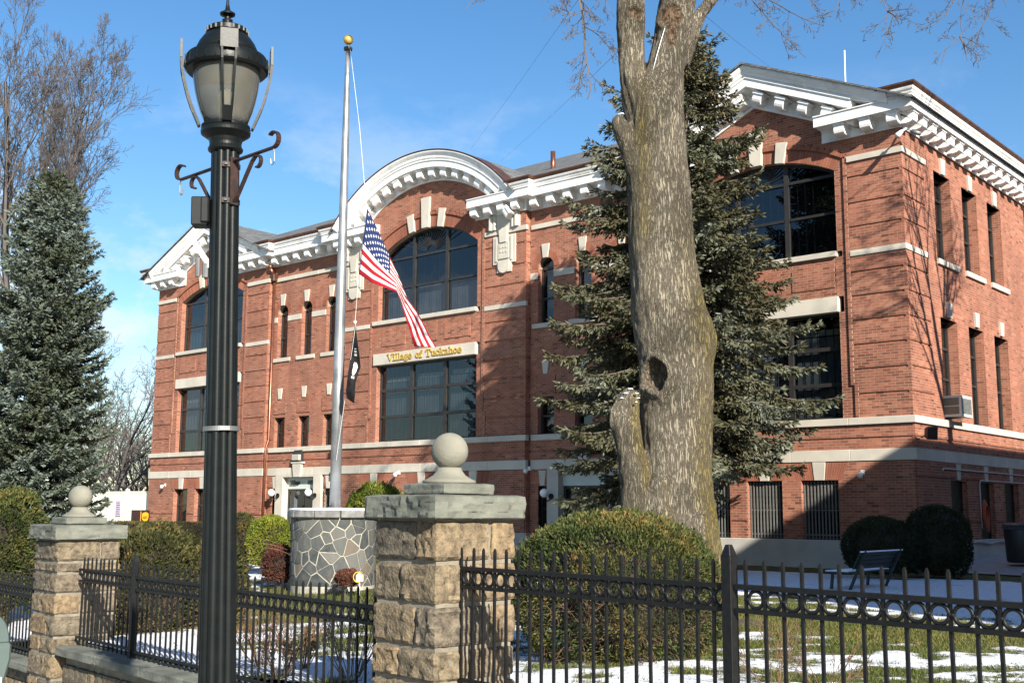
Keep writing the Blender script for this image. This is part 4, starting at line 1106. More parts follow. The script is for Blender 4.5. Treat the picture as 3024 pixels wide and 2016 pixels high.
# =================================================================== GROUND
FU, FV = Vector((0.9923, -0.1240, 0)), Vector((0.1240, 0.9923, 0))
F0 = Vector((-5.40, 6.00, 0))
def fpos(i, z=0.0, v=0.0):
    p = F0+FU*(0.12*i)+FV*v; return Vector((p.x, p.y, z))
def fence_y(x): return 6.0-0.125*(x+5.40)
def sstep(t):
    t = np.clip(t, 0, 1); return t*t*(3-2*t)
def lawn_z(x, y):
    x = np.asarray(x, float); y = np.asarray(y, float)
    dip = sstep((-x-5.5)/5.0)*(1-sstep((y-7.5)/6.5))*0.20 + sstep((-x-13.0)/4)*(1-sstep((y-8.0)/8))*0.33
    rise = 0.24*sstep((x+11.5)/1.5)*sstep((y-26.5)/3.0)
    return -1.41-dip+rise+0.03*(fbm(x*0.35, y*0.35, 3, 3)-0.5)
def snow_mask(x, y):
    n = 0.62*fbm(x*3.0+3.1, y*2.4, 21, 5)+0.38*fbm(x*1.1, y*1.0, 14, 3); n2 = fbm(x*0.35, y*0.5, 5, 3)
    b = 0.505+0.34*(n2-0.5)
    # sun reaches a strip behind the big trunk first; the shade of the neighbour keeps its snow
    shade = sstep((y-(10.5+0.515*(4-x)))/1.0)
    b = b-0.27*shade
    melt = np.exp(-((x+7.0)/3.2)**2-((y-13.6)/1.3)**2)*0.42 + np.exp(-((x+13.5)/4.0)**2-((y-13.0)/1.6)**2)*0.30
    trunk = np.exp(-((x+8.3)**2+(y-12.9)**2)/1.6)*0.5
    near_wall = sstep((y-24.2)/0.9)*1.2
    yy = y-fence_y(x); strip = np.exp(-((yy-0.8)/0.7)**2)*0.22*(x < -6)
    return sstep((n-(b+melt+trunk+near_wall-strip))/0.26+0.5)
def grid_mesh(name, xs, ys, m, zfun, mask=True, lim=None):
    X, Y = np.meshgrid(xs, ys); x = X.ravel(); y = Y.ravel()
    y = np.maximum(y, fence_y(x)+0.14)
    sm = snow_mask(x, y) if mask else np.zeros(len(x))
    z = zfun(x, y)+sm*0.025*(0.6+0.8*vnoise(x*6, y*6, 8)) + (1-sm)*0.012*vnoise(x*9, y*9, 4)
    V = np.stack([x, y, z], 1); nx, ny = len(xs), len(ys)
    a = (np.arange(ny-1)[:, None]*nx+np.arange(nx-1)[None]).ravel()
    F = np.stack([a, a+1, a+nx+1, a+nx], 1)
    return fast_mesh(name, V, F, m, sm, smooth=True)
def lawn_mat():
    m, n, l, b = mk('lawn_ground'); b.inputs['Roughness'].default_value = 0.9; b.inputs['Specular IOR Level'].default_value = 0.15
    a = n.new('ShaderNodeAttribute'); a.attribute_name = 'Col'
    gm = n.new('ShaderNodeNewGeometry')
    t = n.new('ShaderNodeTexNoise'); t.inputs['Scale'].default_value = 9; t.inputs['Detail'].default_value = 8
    r = n.new('ShaderNodeValToRGB'); r.color_ramp.elements[0].color = (0.045, 0.065, 0.018, 1); r.color_ramp.elements[1].color = (0.12, 0.105, 0.045, 1)
    r.color_ramp.elements[0].position = 0.38; r.color_ramp.elements[1].position = 0.66
    t2 = n.new('ShaderNodeTexNoise'); t2.inputs['Scale'].default_value = 30; t2.inputs['Detail'].default_value = 4
    r2 = n.new('ShaderNodeValToRGB'); r2.color_ramp.elements[0].color = (0.50, 0.52, 0.56, 1); r2.color_ramp.elements[1].color = (0.72, 0.735, 0.76, 1); r2.color_ramp.elements[0].position = 0.35; r2.color_ramp.elements[1].position = 0.6
    mx = n.new('ShaderNodeMixRGB')
    for q in (t, t2): l.new(gm.outputs['Position'], q.inputs['Vector'])
    l.new(t.outputs['Fac'], r.inputs[0]); l.new(t2.outputs['Fac'], r2.inputs[0])
    t4 = n.new('ShaderNodeTexNoise'); t4.inputs['Scale'].default_value = 16; t4.inputs['Detail'].default_value = 9; t4.inputs['Roughness'].default_value = 0.75
    l.new(gm.outputs['Position'], t4.inputs['Vector'])
    m4 = n.new('ShaderNodeMath'); m4.operation = 'MULTIPLY_ADD'; m4.inputs[1].default_value = 2.4; m4.inputs[2].default_value = -1.2; l.new(t4.outputs['Fac'], m4.inputs[0])
    m5 = n.new('ShaderNodeMath'); m5.operation = 'ADD'; l.new(a.outputs['Fac'], m5.inputs[0]); l.new(m4.outputs[0], m5.inputs[1])
    m6 = n.new('ShaderNodeMapRange'); m6.inputs['From Min'].default_value = 0.30; m6.inputs['From Max'].default_value = 0.70; l.new(m5.outputs[0], m6.inputs['Value'])
    l.new(m6.outputs[0], mx.inputs['Fac']); l.new(r.outputs[0], mx.inputs['Color1']); l.new(r2.outputs[0], mx.inputs['Color2']); l.new(mx.outputs[0], b.inputs['Base Color'])
    bp = n.new('ShaderNodeBump'); bp.inputs['Strength'].default_value = 0.6; bp.inputs['Distance'].default_value = 0.03
    l.new(t2.outputs['Fac'], bp.inputs['Height']); l.new(bp.outputs[0], b.inputs['Normal'])
    return m
M['lawn'] = lawn_mat()
M['soil'] = mat('soil', (0.07, 0.05, 0.032), (0.045, 0.034, 0.022), 0.95, 3.0, bump=0.4, bscale=20)
M['asphalt'] = mat('asphalt', (0.05, 0.05, 0.052), (0.065, 0.065, 0.066), 0.9, 40.0, bump=0.2, bscale=120)
M['paving'] = mat('paving', (0.33, 0.32, 0.30), (0.27, 0.26, 0.245), 0.9, 5.0, bump=0.15, bscale=60)
mb = MB(); mb.add([(-1500, -1500, -2.6), (1500, -1500, -2.6), (1500, 1500, -2.6), (-1500, 1500, -2.6)], [(0, 1, 2, 3)])
tag(mb.build('ground', mat('far_ground', (0.07, 0.065, 0.04), (0.10, 0.09, 0.055), 0.95, 0.05)), kind='structure')
def zwalk(x): return -1.62+0.05*x
mb = MB()
xs = [-80, -40, -20, -12, -6, 0, 10, 30]
for a, b in zip(xs[:-1], xs[1:]):
    mb.add([(a, 0.6, zwalk(a)), (b, 0.6, zwalk(b)), (b, fence_y(b), zwalk(b)), (a, fence_y(a), zwalk(a))], [(0, 1, 2, 3)])
tag(mb.build('pavement', M['paving']), kind='structure')
mb = MB()
for a, b in zip(xs[:-1], xs[1:]):
    mb.add([(a, 0.42, zwalk(a)), (b, 0.42, zwalk(b)), (b, 0.6, zwalk(b)), (a, 0.6, zwalk(a)), (a, 0.42, zwalk(a)-0.13), (b, 0.42, zwalk(b)-0.13)], [(0, 1, 2, 3), (4, 5, 1, 0)])
tag(mb.build('kerb', M['concrete']), kind='structure')
mb = MB()
for a, b in zip(xs[:-1], xs[1:]):
    mb.add([(a, -9.0, zwalk(a)-0.13), (b, -9.0, zwalk(b)-0.13), (b, 0.42, zwalk(b)-0.13), (a, 0.42, zwalk(a)-0.13)], [(0, 1, 2, 3)])
tag(mb.build('road', M['asphalt']), kind='structure')
# lawn: fine sheet where it is seen, coarse sheets round it
tag(place(grid_mesh('lawn', np.arange(-24, 2.01, 0.105), np.arange(5.0, 26.95, 0.105), M['lawn'], lawn_z), 'lawn'), kind='structure')
tag(place(grid_mesh('lawn', np.arange(-90, -23.9, 0.5), np.arange(5.0, 60, 0.5), M['lawn'], lambda x, y: lawn_z(x, y)-0.012), 'lawn'), kind='structure')
tag(place(grid_mesh('lawn', np.arange(2.0, 40, 0.5), np.arange(3.0, 60, 0.5), M['lawn'], lawn_z), 'lawn'), kind='structure')
mb = MB()
for k in range(8):
    a, b = 26.8+2.4*k, 26.8+2.4*(k+1)
    mb.add([(SX-1.2, a, -1.40+0.24*min(1, (a-26.8)/3)+0.03), (2.0, a, -1.40+0.24*min(1, (a-26.8)/3)+0.03), (2.0, b, -1.40+0.24*min(1, (b-26.8)/3)+0.03), (SX-1.2, b, -1.40+0.24*min(1, (b-26.8)/3)+0.03)], [(0, 1, 2, 3)])
tag(mb.build('side_path', M['paving']), kind='structure')
mb = MB(); p = [(-36.4, 26.0), (-32.6, 26.0), (-20.5, 12.0), (-22.5, 10.8)]
mb.add([(x, y, -1.375) for x, y in p], [(0, 1, 2, 3)]); tag(mb.build('entrance_path', M['paving']), kind='structure')
mb = MB()
for k in range(24):
    t0, t1 = 2*math.pi*k/24, 2*math.pi*(k+1)/24
    mb.add([(-8.15, 12.75, float(lawn_z(-8.15, 12.75))+0.10)]+[(-8.15+1.25*math.cos(t)*(1+0.15*math.sin(3*t)), 12.75+1.0*math.sin(t), float(lawn_z(-8.15, 12.75))+0.015) for t in (t0, t1)], [(0, 1, 2)])
tag(mb.build('mulch_bed', M['soil'], smooth=True), kind='structure')
# grass blades where the snow has gone
def blades(name, x0, x1, y0, y1, dens, hmin, hmax, seed):
    g = np.random.default_rng(seed); n = int((x1-x0)*(y1-y0)*dens)
    x = g.uniform(x0, x1, n); y = g.uniform(y0, y1, n)
    keep = (y > fence_y(x)+0.2) & (snow_mask(x, y)+g.normal(0, 0.22, n) < 0.55); x, y = x[keep], y[keep]; n = len(x)
    z = lawn_z(x, y)-0.003; a = g.uniform(0, 2*np.pi, n); h = g.uniform(hmin, hmax, n); w = g.uniform(0.004, 0.008, n)*1.3
    lean = g.uniform(0.2, 0.9, n)*h; la = g.uniform(0, 2*np.pi, n)
    V = np.zeros((n, 3, 3)); V[:, 0] = np.stack([x-w*np.cos(a), y-w*np.sin(a), z], 1); V[:, 1] = np.stack([x+w*np.cos(a), y+w*np.sin(a), z], 1)
    V[:, 2] = np.stack([x+lean*np.cos(la), y+lean*np.sin(la), z+h], 1)
    c = np.clip(g.normal(0.5, 0.25, n)+0.5*(fbm(x*0.8, y*0.8, 77, 3)-0.5), 0, 1)
    return place(fast_mesh(name, V.reshape(-1, 3), np.arange(n*3).reshape(-1, 3), M['grass'], np.repeat(c, 3)), name)
M['grass'] = ramp_mat('grass', [(0.0, (0.040, 0.062, 0.012)), (0.4, (0.080, 0.105, 0.020)), (0.7, (0.13, 0.125, 0.035)), (1.0, (0.20, 0.15, 0.06))], 'Col', 0.7, spec=0.2, trans=0.25)
o = blades('grass', -9.5, 0.5, 8.0, 16.5, 1250, 0.02, 0.055, 5); tag(o, 'short winter grass showing through thin snow right of the trunk', 'grass', kind='stuff')
o = blades('grass', -19, -5.5, 6.3, 13.5, 550, 0.03, 0.08, 6); tag(o, 'short winter grass between the stone flagpole base and the fence', 'grass', kind='stuff')

# =================================================================== NEIGHBOURING BLOCK (right of the frame, throws the long shade)
nb = empty('apartment_block', (10, 28, -1.6)); tag(nb, 'plain brick apartment block beyond the right edge, shading the lawn', 'building')
def npart(mb, name, m):
    o = mb.build(name, m); o.parent = nb; o.matrix_parent_inverse = Matrix.Translation((-10, -28, 1.6)); return o
NBM = mat('block_brick', (0.30, 0.13, 0.09), (0.24, 0.10, 0.07), 0.9, 8.0)
mb = MB(); mb.box(4.0, 17.0, 10.5, 48.0, -2.5, 10.05); npart(mb, 'wall', NBM)
mb = MB(); mb.box(3.9, 17.1, 10.4, 48.1, 10.05, 10.30); npart(mb, 'parapet', M['limestone'])
for s in range(3):
    for k in range(9):
        mb = MB(); y = 12.5+k*3.9; mb.box(3.93, 4.05, y, y+1.2, 0.2+s*3.3, 1.9+s*3.3); w = npart(mb, 'window', M['dark_frame'])
        mb = MB(); mb.box(3.85, 4.02, y-0.1, y+1.3, 0.08+s*3.3, 0.2+s*3.3); npart(mb, 'sill', M['limestone'])

# =================================================================== STONE PIERS, WALLS, FENCES
STONES = [(0.0, (0.105, 0.099, 0.086)), (0.25, (0.150, 0.132, 0.104)), (0.5, (0.180, 0.150, 0.108)), (0.75, (0.215, 0.165, 0.108)), (1.0, (0.135, 0.122, 0.102))]
def stone_mat():
    m, n, l, b = mk('rubble_stone'); b.inputs['Roughness'].default_value = 0.9; b.inputs['Specular IOR Level'].default_value = 0.2
    oi = n.new('ShaderNodeObjectInfo'); r = n.new('ShaderNodeValToRGB'); cr = r.color_ramp
    while len(cr.elements) < len(STONES): cr.elements.new(0.5)
    for e, (p, c) in zip(cr.elements, STONES): e.position = p; e.color = (*c, 1)
    gm = n.new('ShaderNodeNewGeometry')
    t = n.new('ShaderNodeTexNoise'); t.inputs['Scale'].default_value = 13; t.inputs['Detail'].default_value = 10; t.inputs['Roughness'].default_value = 0.74
    r2 = n.new('ShaderNodeValToRGB'); r2.color_ramp.elements[0].position = 0.36; r2.color_ramp.elements[0].color = (0.34, 0.33, 0.32, 1); r2.color_ramp.elements[1].position = 0.62; r2.color_ramp.elements[1].color = (1.25, 1.18, 1.05, 1)
    mx = n.new('ShaderNodeMixRGB'); mx.blend_type = 'MULTIPLY'; mx.inputs['Fac'].default_value = 1.0
    l.new(oi.outputs['Random'], r.inputs[0]); l.new(gm.outputs['Position'], t.inputs['Vector']); l.new(t.outputs['Fac'], r2.inputs[0])
    l.new(r.outputs[0], mx.inputs['Color1']); l.new(r2.outputs[0], mx.inputs['Color2']); l.new(mx.outputs[0], b.inputs['Base Color'])
    t2 = n.new('ShaderNodeTexNoise'); t2.inputs['Scale'].default_value = 45; t2.inputs['Detail'].default_value = 6
    bp = n.new('ShaderNodeBump'); bp.inputs['Strength'].default_value = 0.9; bp.inputs['Distance'].default_value = 0.015
    l.new(gm.outputs['Position'], t2.inputs['Vector']); l.new(t2.outputs['Fac'], bp.inputs['Height']); l.new(bp.outputs[0], b.inputs['Normal'])
    return m
M['stone'] = stone_mat()
def rock_block(lx, ly, lz, seed, rough=0.02, res=5, m=None, rnd=0.018):
    """rock-faced block 0..lx, 0..ly, 0..lz with soft uneven arrises"""
    bm = bmesh.new(); bmesh.ops.create_cube(bm, size=1.0)
    bmesh.ops.subdivide_edges(bm, edges=bm.edges[:], cuts=res, use_grid_fill=True)
    for v in bm.verts:
        p = v.co.copy()
        q = Vector((p.x*lx, p.y*ly, p.z*lz))
        # pull the arrises in
        hx, hy, hz = lx/2, ly/2, lz/2
        ex, ey, ez = hx-abs(q.x), hy-abs(q.y), hz-abs(q.z)
        e = sorted((ex, ey, ez))[1]
        k = max(0.0, 1-e/rnd)
        q -= Vector((math.copysign(1, q.x)*(ex < rnd), math.copysign(1, q.y)*(ey < rnd), math.copysign(1, q.z)*(ez < rnd)))*rnd*0.35*k*k
        s = Vector((q.x*8+seed*3.7, q.y*8-seed*1.3, q.z*8+seed*7.1))
        d = 1.1*(1-2*abs(noise.noise(s)))*0.6+noise.noise(s*3.1)*0.55+noise.cell(s*1.7)*0.25
        nrm = Vector((p.x*(abs(p.x) > 0.499), p.y*(abs(p.y) > 0.499), p.z*(abs(p.z) > 0.499)))
        if nrm.length > 0: q += nrm.normalized()*d*rough*(0.25 if abs(p.z) > 0.499 else 1.0)
        v.co = q+Vector((hx, hy, hz))
    me = bpy.data.meshes.new('stone'); bm.to_mesh(me); bm.free()
    me.materials.append(m or M['stone']); auto_smooth(me, 22)
    return me
RZ = math.atan2(FU.y, FU.x)
def pier(cxy, dz, label, courses, seed, ball_shift=0.0):
    r = empty('stone_pier', (cxy[0], cxy[1], courses[-1]+dz), RZ); tag(r, label, 'pier', 'stone gate piers with ball finials')
    base = courses[-1]+dz
    W = 0.75
    mb = MB(); mb.box(-W/2+0.018, W/2-0.018, -W/2+0.018, W/2-0.018, -0.25, courses[0]+dz-base); mb.build('mortar_core', M['pier_mortar'], r)
    sd = seed
    for k in range(len(courses)-1):
        z1, z0 = courses[k]+dz-base, courses[k+1]+dz-base
        lz = z1-z0-0.030; T = 0.30 if k % 2 else 0.22
        L = W-T-0.028
        flip = k % 2
        for q in range(4):
            sd += 1
            a = q*math.pi/2
            # block lies along its side from the corner
            me = rock_block(L+random.uniform(-0.01, 0.005), T, lz, sd, 0.026, 9)
            ox, oy = (-W/2, -W/2) if not flip else (-W/2+T+0.028, -W/2)
            ca, sa = math.cos(a), math.sin(a)
            place(me, 'stone', r, (ox*ca-oy*sa, ox*sa+oy*ca, z0+0.015), (0, 0, a))
    zc = courses[0]+dz-base
    W2 = 0.875
    me = rock_block(W2, W2, 0.175, sd+50, 0.024, 17, M['bluestone'], 0.016); place(me, 'cap_stone', r, (-W2/2, -W2/2, zc+0.004))
    me = rock_block(0.50, 0.50, 0.088, sd+60, 0.014, 8, M['bluestone'], 0.02); place(me, 'cap_step', r, (-0.25+ball_shift, -0.25+ball_shift, zc+0.182))
    mb = MB(); z = zc+0.272
    mb.lathe([(0.205, 0.0), (0.205, 0.018), (0.17, 0.035), (0.125, 0.062), (0.10, 0.095), (0.092, 0.12)], 28)
    f = mb.build('finial_base', M['ball_stone'], r, smooth=True); f.location = (ball_shift, ball_shift, z)
    mb = MB(); Rb = 0.143
    mb.lathe([(Rb*math.sin(t), -Rb*math.cos(t)) for t in [0.02+math.pi*0.99*i/16 for i in range(17)]], 30)
    f = mb.build('ball_finial', M['ball_stone'], r, smooth=True); f.location = (ball_shift, ball_shift, z+0.245)
    return r
NP = (-6.125, 6.233)
pier(NP, 0.0, 'near rough stone pier with large ball finial, right of the lamp post', [-0.073, -0.378, -0.681, -0.985, -1.225, -1.50, -1.75, -2.02], 100, 0.02)
q = fpos(-66.6, 0, 0.12); FP = (q.x, q.y)
pier(FP, -0.315, 'farther stone pier with ball finial, left of the lamp post', [-0.073, -0.33, -0.46, -0.70, -0.95, -1.20, -1.40, -1.68, -2.02], 300)

def low_wall(i0, i1, ztop, zbot, label, seed, rows=2):
    """rubble retaining wall with stone coping along the fence line"""
    n = (i1-i0)*0.12
    r = empty('retaining_wall', fpos(i0, zbot), RZ); tag(r, label, 'wall', 'low stone walls under the railings')
    g = random.Random(seed); H = ztop-0.11-zbot
    mb = MB(); mb.box(0, n, -0.10, 0.16, -0.2, H); mb.build('mortar_core', M['pier_mortar'], r)
    zz = 0.0; hs = []
    while zz < H-0.1:
        h = g.uniform(0.15, 0.24); h = min(h, H-zz); hs.append((zz, h)); zz += h
    sd = seed*7
    for z0, h in hs:
        x = -g.uniform(0, 0.1)
        while x < n-0.05:
            l = g.uniform(0.18, 0.42); x0 = max(0.0, x); x1 = min(n, x+l); x += l
            if x1-x0 < 0.06: continue
            sd += 1
            me = rock_block(x1-x0-0.025, 0.16, h-0.025, sd, 0.02, 4); place(me, 'stone', r, (x0+0.0125, -0.145, z0+0.0125))
    x = 0.0
    while x < n-0.02:
        l = min(g.uniform(0.9, 1.4), n-x)
        if n-x-l < 0.3: l = n-x
        sd += 1
        me = rock_block(l-0.008, 0.42, 0.11, sd, 0.016, 7, M['bluestone'], 0.02); place(me, 'coping_stone', r, (x+0.004, -0.24, H+0.002)); x += l
    return r
low_wall(-62.9, -10.6, -1.60, -2.42, 'low rubble wall with stone coping between the two piers', 11)
low_wall(-3.4, 46, -1.30, -2.0, 'low rubble wall with stone coping right of the near pier', 12)
low_wall(-112, -70.0, -1.90, -2.75, 'low rubble wall with stone coping left of the farther pier', 13)

# railings
RS = 0.11
mb = MB()
ring_me = None
def ring_mesh():
    mb = MB(); n, k = 18, 6; R0, r0 = 0.0475, 0.011
    for i in range(n):
        t = 2*math.pi*i/n
        for j in range(k):
            a = 2*math.pi*j/k; rr = R0+r0*math.cos(a)
            mb.v.append((rr*math.cos(t), r0*math.sin(a), rr*math.sin(t)))
    for i in range(n):
        for j in range(k):
            i2, j2 = (i+1) % n, (j+1) % k; mb.f.append((i*k+j, i2*k+j, i2*k+j2, i*k+j2))
    return mb.mesh('ring', M['black_iron'], smooth=True)
ring_me = ring_mesh()
def picket_mesh(h):
    mb = MB(); s = 0.0085
    mb.box(-s, s, -s, s, 0, h-0.02)
    mb.add([(-s, -s, h-0.02), (s, -s, h-0.02), (s, s, h-0.02), (-s, s, h-0.02), (-s*0.5, -s*0.5, h), (s*0.5, -s*0.5, h), (s*0.5, s*0.5, h), (-s*0.5, s*0.5, h)],
           [(0, 1, 5, 4), (1, 2, 6, 5), (2, 3, 7, 6), (3, 0, 4, 7), (4, 5, 6, 7)])
    return mb.mesh('picket', M['black_iron'])
mb = MB()      # the little ball that ties ring and picket
mb.lathe([(0.0001, -0.013), (0.011, -0.008), (0.014, 0.0), (0.011, 0.008), (0.0001, 0.013)], 8); knob_me = mb.mesh('rivet', M['black_iron'], smooth=True)
mb = MB(); s = 0.034     # post with chamfered top
mb.box(-s, s, -s, s, 0, 1.0); 
mb.add([(-s, -s, 1.0), (s, -s, 1.0), (s, s, 1.0), (-s, s, 1.0), (-s*0.45, -s*0.45, 1.055), (s*0.45, -s*0.45, 1.055), (s*0.45, s*0.45, 1.055), (-s*0.45, s*0.45, 1.055)],
       [(0, 1, 5, 4), (1, 2, 6, 5), (2, 3, 7, 6), (3, 0, 4, 7), (4, 5, 6, 7)])
post_me = mb.mesh('post', M['black_iron'], bevel=0.003)
def railing(i0, i1, zr, label, posts=(), first=0, zfoot=None):
    """zr: top of the upper rail; pickets stand at whole i"""
    base = zfoot if zfoot is not None else zr-0.90
    r = empty('iron_fence', fpos(i0, base), RZ); tag(r, label, 'fence', 'black iron railings along the pavement')
    L = (i1-i0)*0.12; Z = zr-base
    for nm, z, w, h in (('top_rail', Z-0.014, 0.034, 0.028), ('ring_rail', Z-0.145, 0.030, 0.026), ('bottom_rail', Z-0.795, 0.030, 0.026)):
        mb = MB(); mb.box(0, L, -w/2, w/2, z-h/2, z+h/2); mb.build(nm, M['black_iron'], r)
    ph = Z+0.135-(Z-0.87); pm = picket_mesh(ph)
    for i in range(math.ceil(i0+0.2), math.floor(i1-0.05)+1):
        if any(abs(i-p) < 0.6 for p in posts): continue
        jx = random.uniform(-0.004, 0.004)
        place(pm, 'picket', r, ((i-i0)*0.12+jx, 0, Z-0.87), (random.uniform(-0.006, 0.006), random.uniform(-0.008, 0.008), 0))
    for i in range(math.ceil(i0), math.floor(i1)):
        x = (i-i0+0.5)*0.12
        place(ring_me, 'ring', r, (x, 0, Z-0.080))
        place(knob_me, 'rivet', r, (x-0.053, 0, Z-0.080), (0, R_(90), 0)); place(knob_me, 'rivet', r, (x+0.053, 0, Z-0.080), (0, R_(90), 0))
    for p in posts:
        o = place(post_me, 'post', r, ((p-i0)*0.12, 0, -0.1), None, (1, 1, (Z+0.155+0.1)))
    return r
railing(-3.5, 17, -0.405, 'iron railing in front of the big yew, from near pier to post', (17,), zfoot=-1.30)
railing(17.35, 46, -0.405, 'iron railing at the right, in front of snowy lawn', (), zfoot=-1.30)
railing(-31.5, -10.7, -0.750, 'iron railing between the lamp post and the near pier', (-31.5,), zfoot=-1.60)
railing(-49.8, -31.9, -0.735, 'iron railing just left of the lamp post', (-49.8,), zfoot=-1.60)
railing(-62.9, -50.2, -0.715, 'iron railing attached to the farther pier', (), zfoot=-1.60)
railing(-112, -70.0, -1.01, 'iron railing at the far left behind the parking meter', (), zfoot=-1.90)

# =================================================================== STREET LAMP
LA = at(507.5, 1000, 5.9); lb = ray(517, 400); LB = lb*(math.hypot(LA.x, LA.y)/math.hypot(lb.x, lb.y))
LAX = (LB-LA).normalized(); LBASE = LA-LAX*((LA.z+1.78)/LAX.z)
lamp = empty('street_lamp', LBASE); lamp.rotation_euler = LAX.to_track_quat('Z', 'Y').to_euler()
tag(lamp, 'tall black fluted street lamp with acorn lantern, in the foreground', 'street lamp')
HR = math.hypot(LA.x, LA.y)
def zl(zoomy):
    v = ray(515, zoomy/2.88); return v.z*HR/math.hypot(v.x, v.y)+1.78
S = HR/3331.6/2.24*0.99
LQ = lamp.rotation_euler.to_matrix().inverted()
view = LQ @ Vector((-LBASE.x, -LBASE.y, 0)).normalized(); VA = math.atan2(view.y, view.x)     # towards the eye
mb = MB(); zt = zl(1010)
prof = [(0.155, -0.14), (0.150, 0.0), (0.150, 0.10), (0.135, 0.12), (0.125, 0.50), (0.105, 0.56), (0.096, 0.62), (0.094, 1.0), (0.083, 2.1), (0.079, zt-0.9), (0.075, zt)]
n = 96
b0 = len(mb.v)
for r_, z_ in prof:
    for k in range(n):
        t = 2*math.pi*k/n
        f = abs(math.sin(5*(t-VA)+0.5))**0.7     # broad lobes between sharp flutes
        mb.v.append((r_*(0.84+0.16*f)*math.cos(t), r_*(0.84+0.16*f)*math.sin(t), z_))
for i in range(len(prof)-1):
    for k in range(n):
        k2 = (k+1) % n; mb.f.append((i*n+k, i*n+k2, (i+1)*n+k2, (i+1)*n+k))
me = mb.mesh('shaft', M['lamp_paint']); auto_smooth(me, 50); place(me, 'shaft', lamp)
def lz(pr): return [(r*S, zl(y)) for r, y in pr]
mb = MB(); mb.lathe(lz([(95, 1012), (113, 1000), (116, 988), (108, 975), (104, 955), (112, 925), (140, 905), (162, 890), (164, 872), (158, 860), (162, 852), (160, 838), (140, 828)]), 40); mb.build('lantern_collar', M['lamp_paint'], lamp, smooth=False)
me = lamp.children[-1].data; auto_smooth(me, 35)
M['lamp_glass'] = None
m, n_, l_, b_ = mk('lamp_glass'); o_ = n_['Material Output']
b_.inputs['Base Color'].default_value = (0.30, 0.29, 0.23, 1); b_.inputs['Roughness'].default_value = 0.12; b_.inputs['Transmission Weight'].default_value = 0.65; b_.inputs['IOR'].default_value = 1.3
tc_ = n_.new('ShaderNodeTexCoord'); nz_ = n_.new('ShaderNodeTexNoise'); nz_.inputs['Scale'].default_value = 7; cr_ = n_.new('ShaderNodeValToRGB')
cr_.color_ramp.elements[0].color = (0.15, 0.155, 0.135, 1); cr_.color_ramp.elements[1].color = (0.30, 0.29, 0.24, 1); l_.new(tc_.outputs['Object'], nz_.inputs['Vector']); l_.new(nz_.outputs['Fac'], cr_.inputs[0]); l_.new(cr_.outputs[0], b_.inputs['Base Color'])
M['lamp_glass'] = m
mb = MB(); mb.lathe(lz([(135, 832), (152, 790), (172, 740), (190, 680), (206, 610), (217, 540), (222, 480), (222, 430)]), 48); glo_o = mb.build('globe', M['lamp_glass'], lamp, smooth=True)
mb = MB(); mb.lathe([(0.03, zl(830)), (0.034, zl(760)), (0.034, zl(640)), (0.02, zl(600))], 12); mb.build('bulb', M['white_glass'], glo_o, smooth=True)
mb = MB(); mb.lathe(lz([(222, 478), (262, 482), (276, 468), (279, 430), (272, 402), (262, 385), (214, 372)]), 48); me = mb.mesh('rim', M['lamp_paint']); auto_smooth(me, 35); rim_o = place(me, 'rim', lamp)
for k in range(24):
    mb = MB(); t = 2*math.pi*k/24; r0 = 279*S; mb.bar((r0*math.cos(t), r0*math.sin(t), zl(462)), (r0*math.cos(t)*0.985, r0*math.sin(t)*0.985, zl(402)), 0.007, 0.007)
    mb.build('rim_stud', M['lamp_paint'], rim_o)
mb = MB(); mb.lathe(lz([(216, 372), (205, 335), (186, 295), (160, 258), (134, 235)]), 48); mb.build('dome', M['lamp_paint'], lamp, smooth=True)
mb = MB(); mb.lathe(lz([(128, 236), (139, 228), (139, 200), (128, 192), (60, 188), (36, 178), (33, 140), (36, 132), (20, 124), (20, 112), (50, 98), (52, 88), (30, 76), (17, 62), (11, 30), (7, -20), (2, -45)]), 32); me = mb.mesh('finial', M['lamp_paint']); auto_smooth(me, 35); fin_o = place(me, 'finial', lamp)
for k in range(22):
    mb = MB(); t = 2*math.pi*k/22; r0 = 139*S; mb.bar((r0*math.cos(t), r0*math.sin(t), zl(226)), (r0*math.cos(t), r0*math.sin(t), zl(202)), 0.010, 0.005)
    mb.build('crown_stud', M['lamp_paint'], fin_o)
path = [(297, 345), (296, 420), (290, 490), (274, 560), (256, 630), (228, 715), (200, 780), (172, 845)]
for k in range(4):
    t = VA+R_(3)+k*math.pi/2; e = Vector((math.cos(t), math.sin(t), 0)); s_ = Vector((-math.sin(t), math.cos(t), 0))
    mb = MB()
    for sg in (-1, 1):
        pts = [e*(r*S)+Vector((0, 0, zl(y)))+s_*(sg*(0.040-0.020*i/(len(path)-1))) for i, (r, y) in enumerate(path)]
        for a, b in zip(pts[:-1], pts[1:]): mb.bar(a, b, 0.011, 0.014, up=e)
    a = e*(297*S)+Vector((0, 0, zl(300))); b = e*(297*S)+Vector((0, 0, zl(420))); mb.bar(a, b, 0.092, 0.012, up=e)
    a = e*(210*S)+Vector((0, 0, zl(760))); b = e*(172*S)+Vector((0, 0, zl(845))); mb.bar(a, b, 0.045, 0.010, up=e)
    mb.build('strap', M['lamp_paint'], lamp)
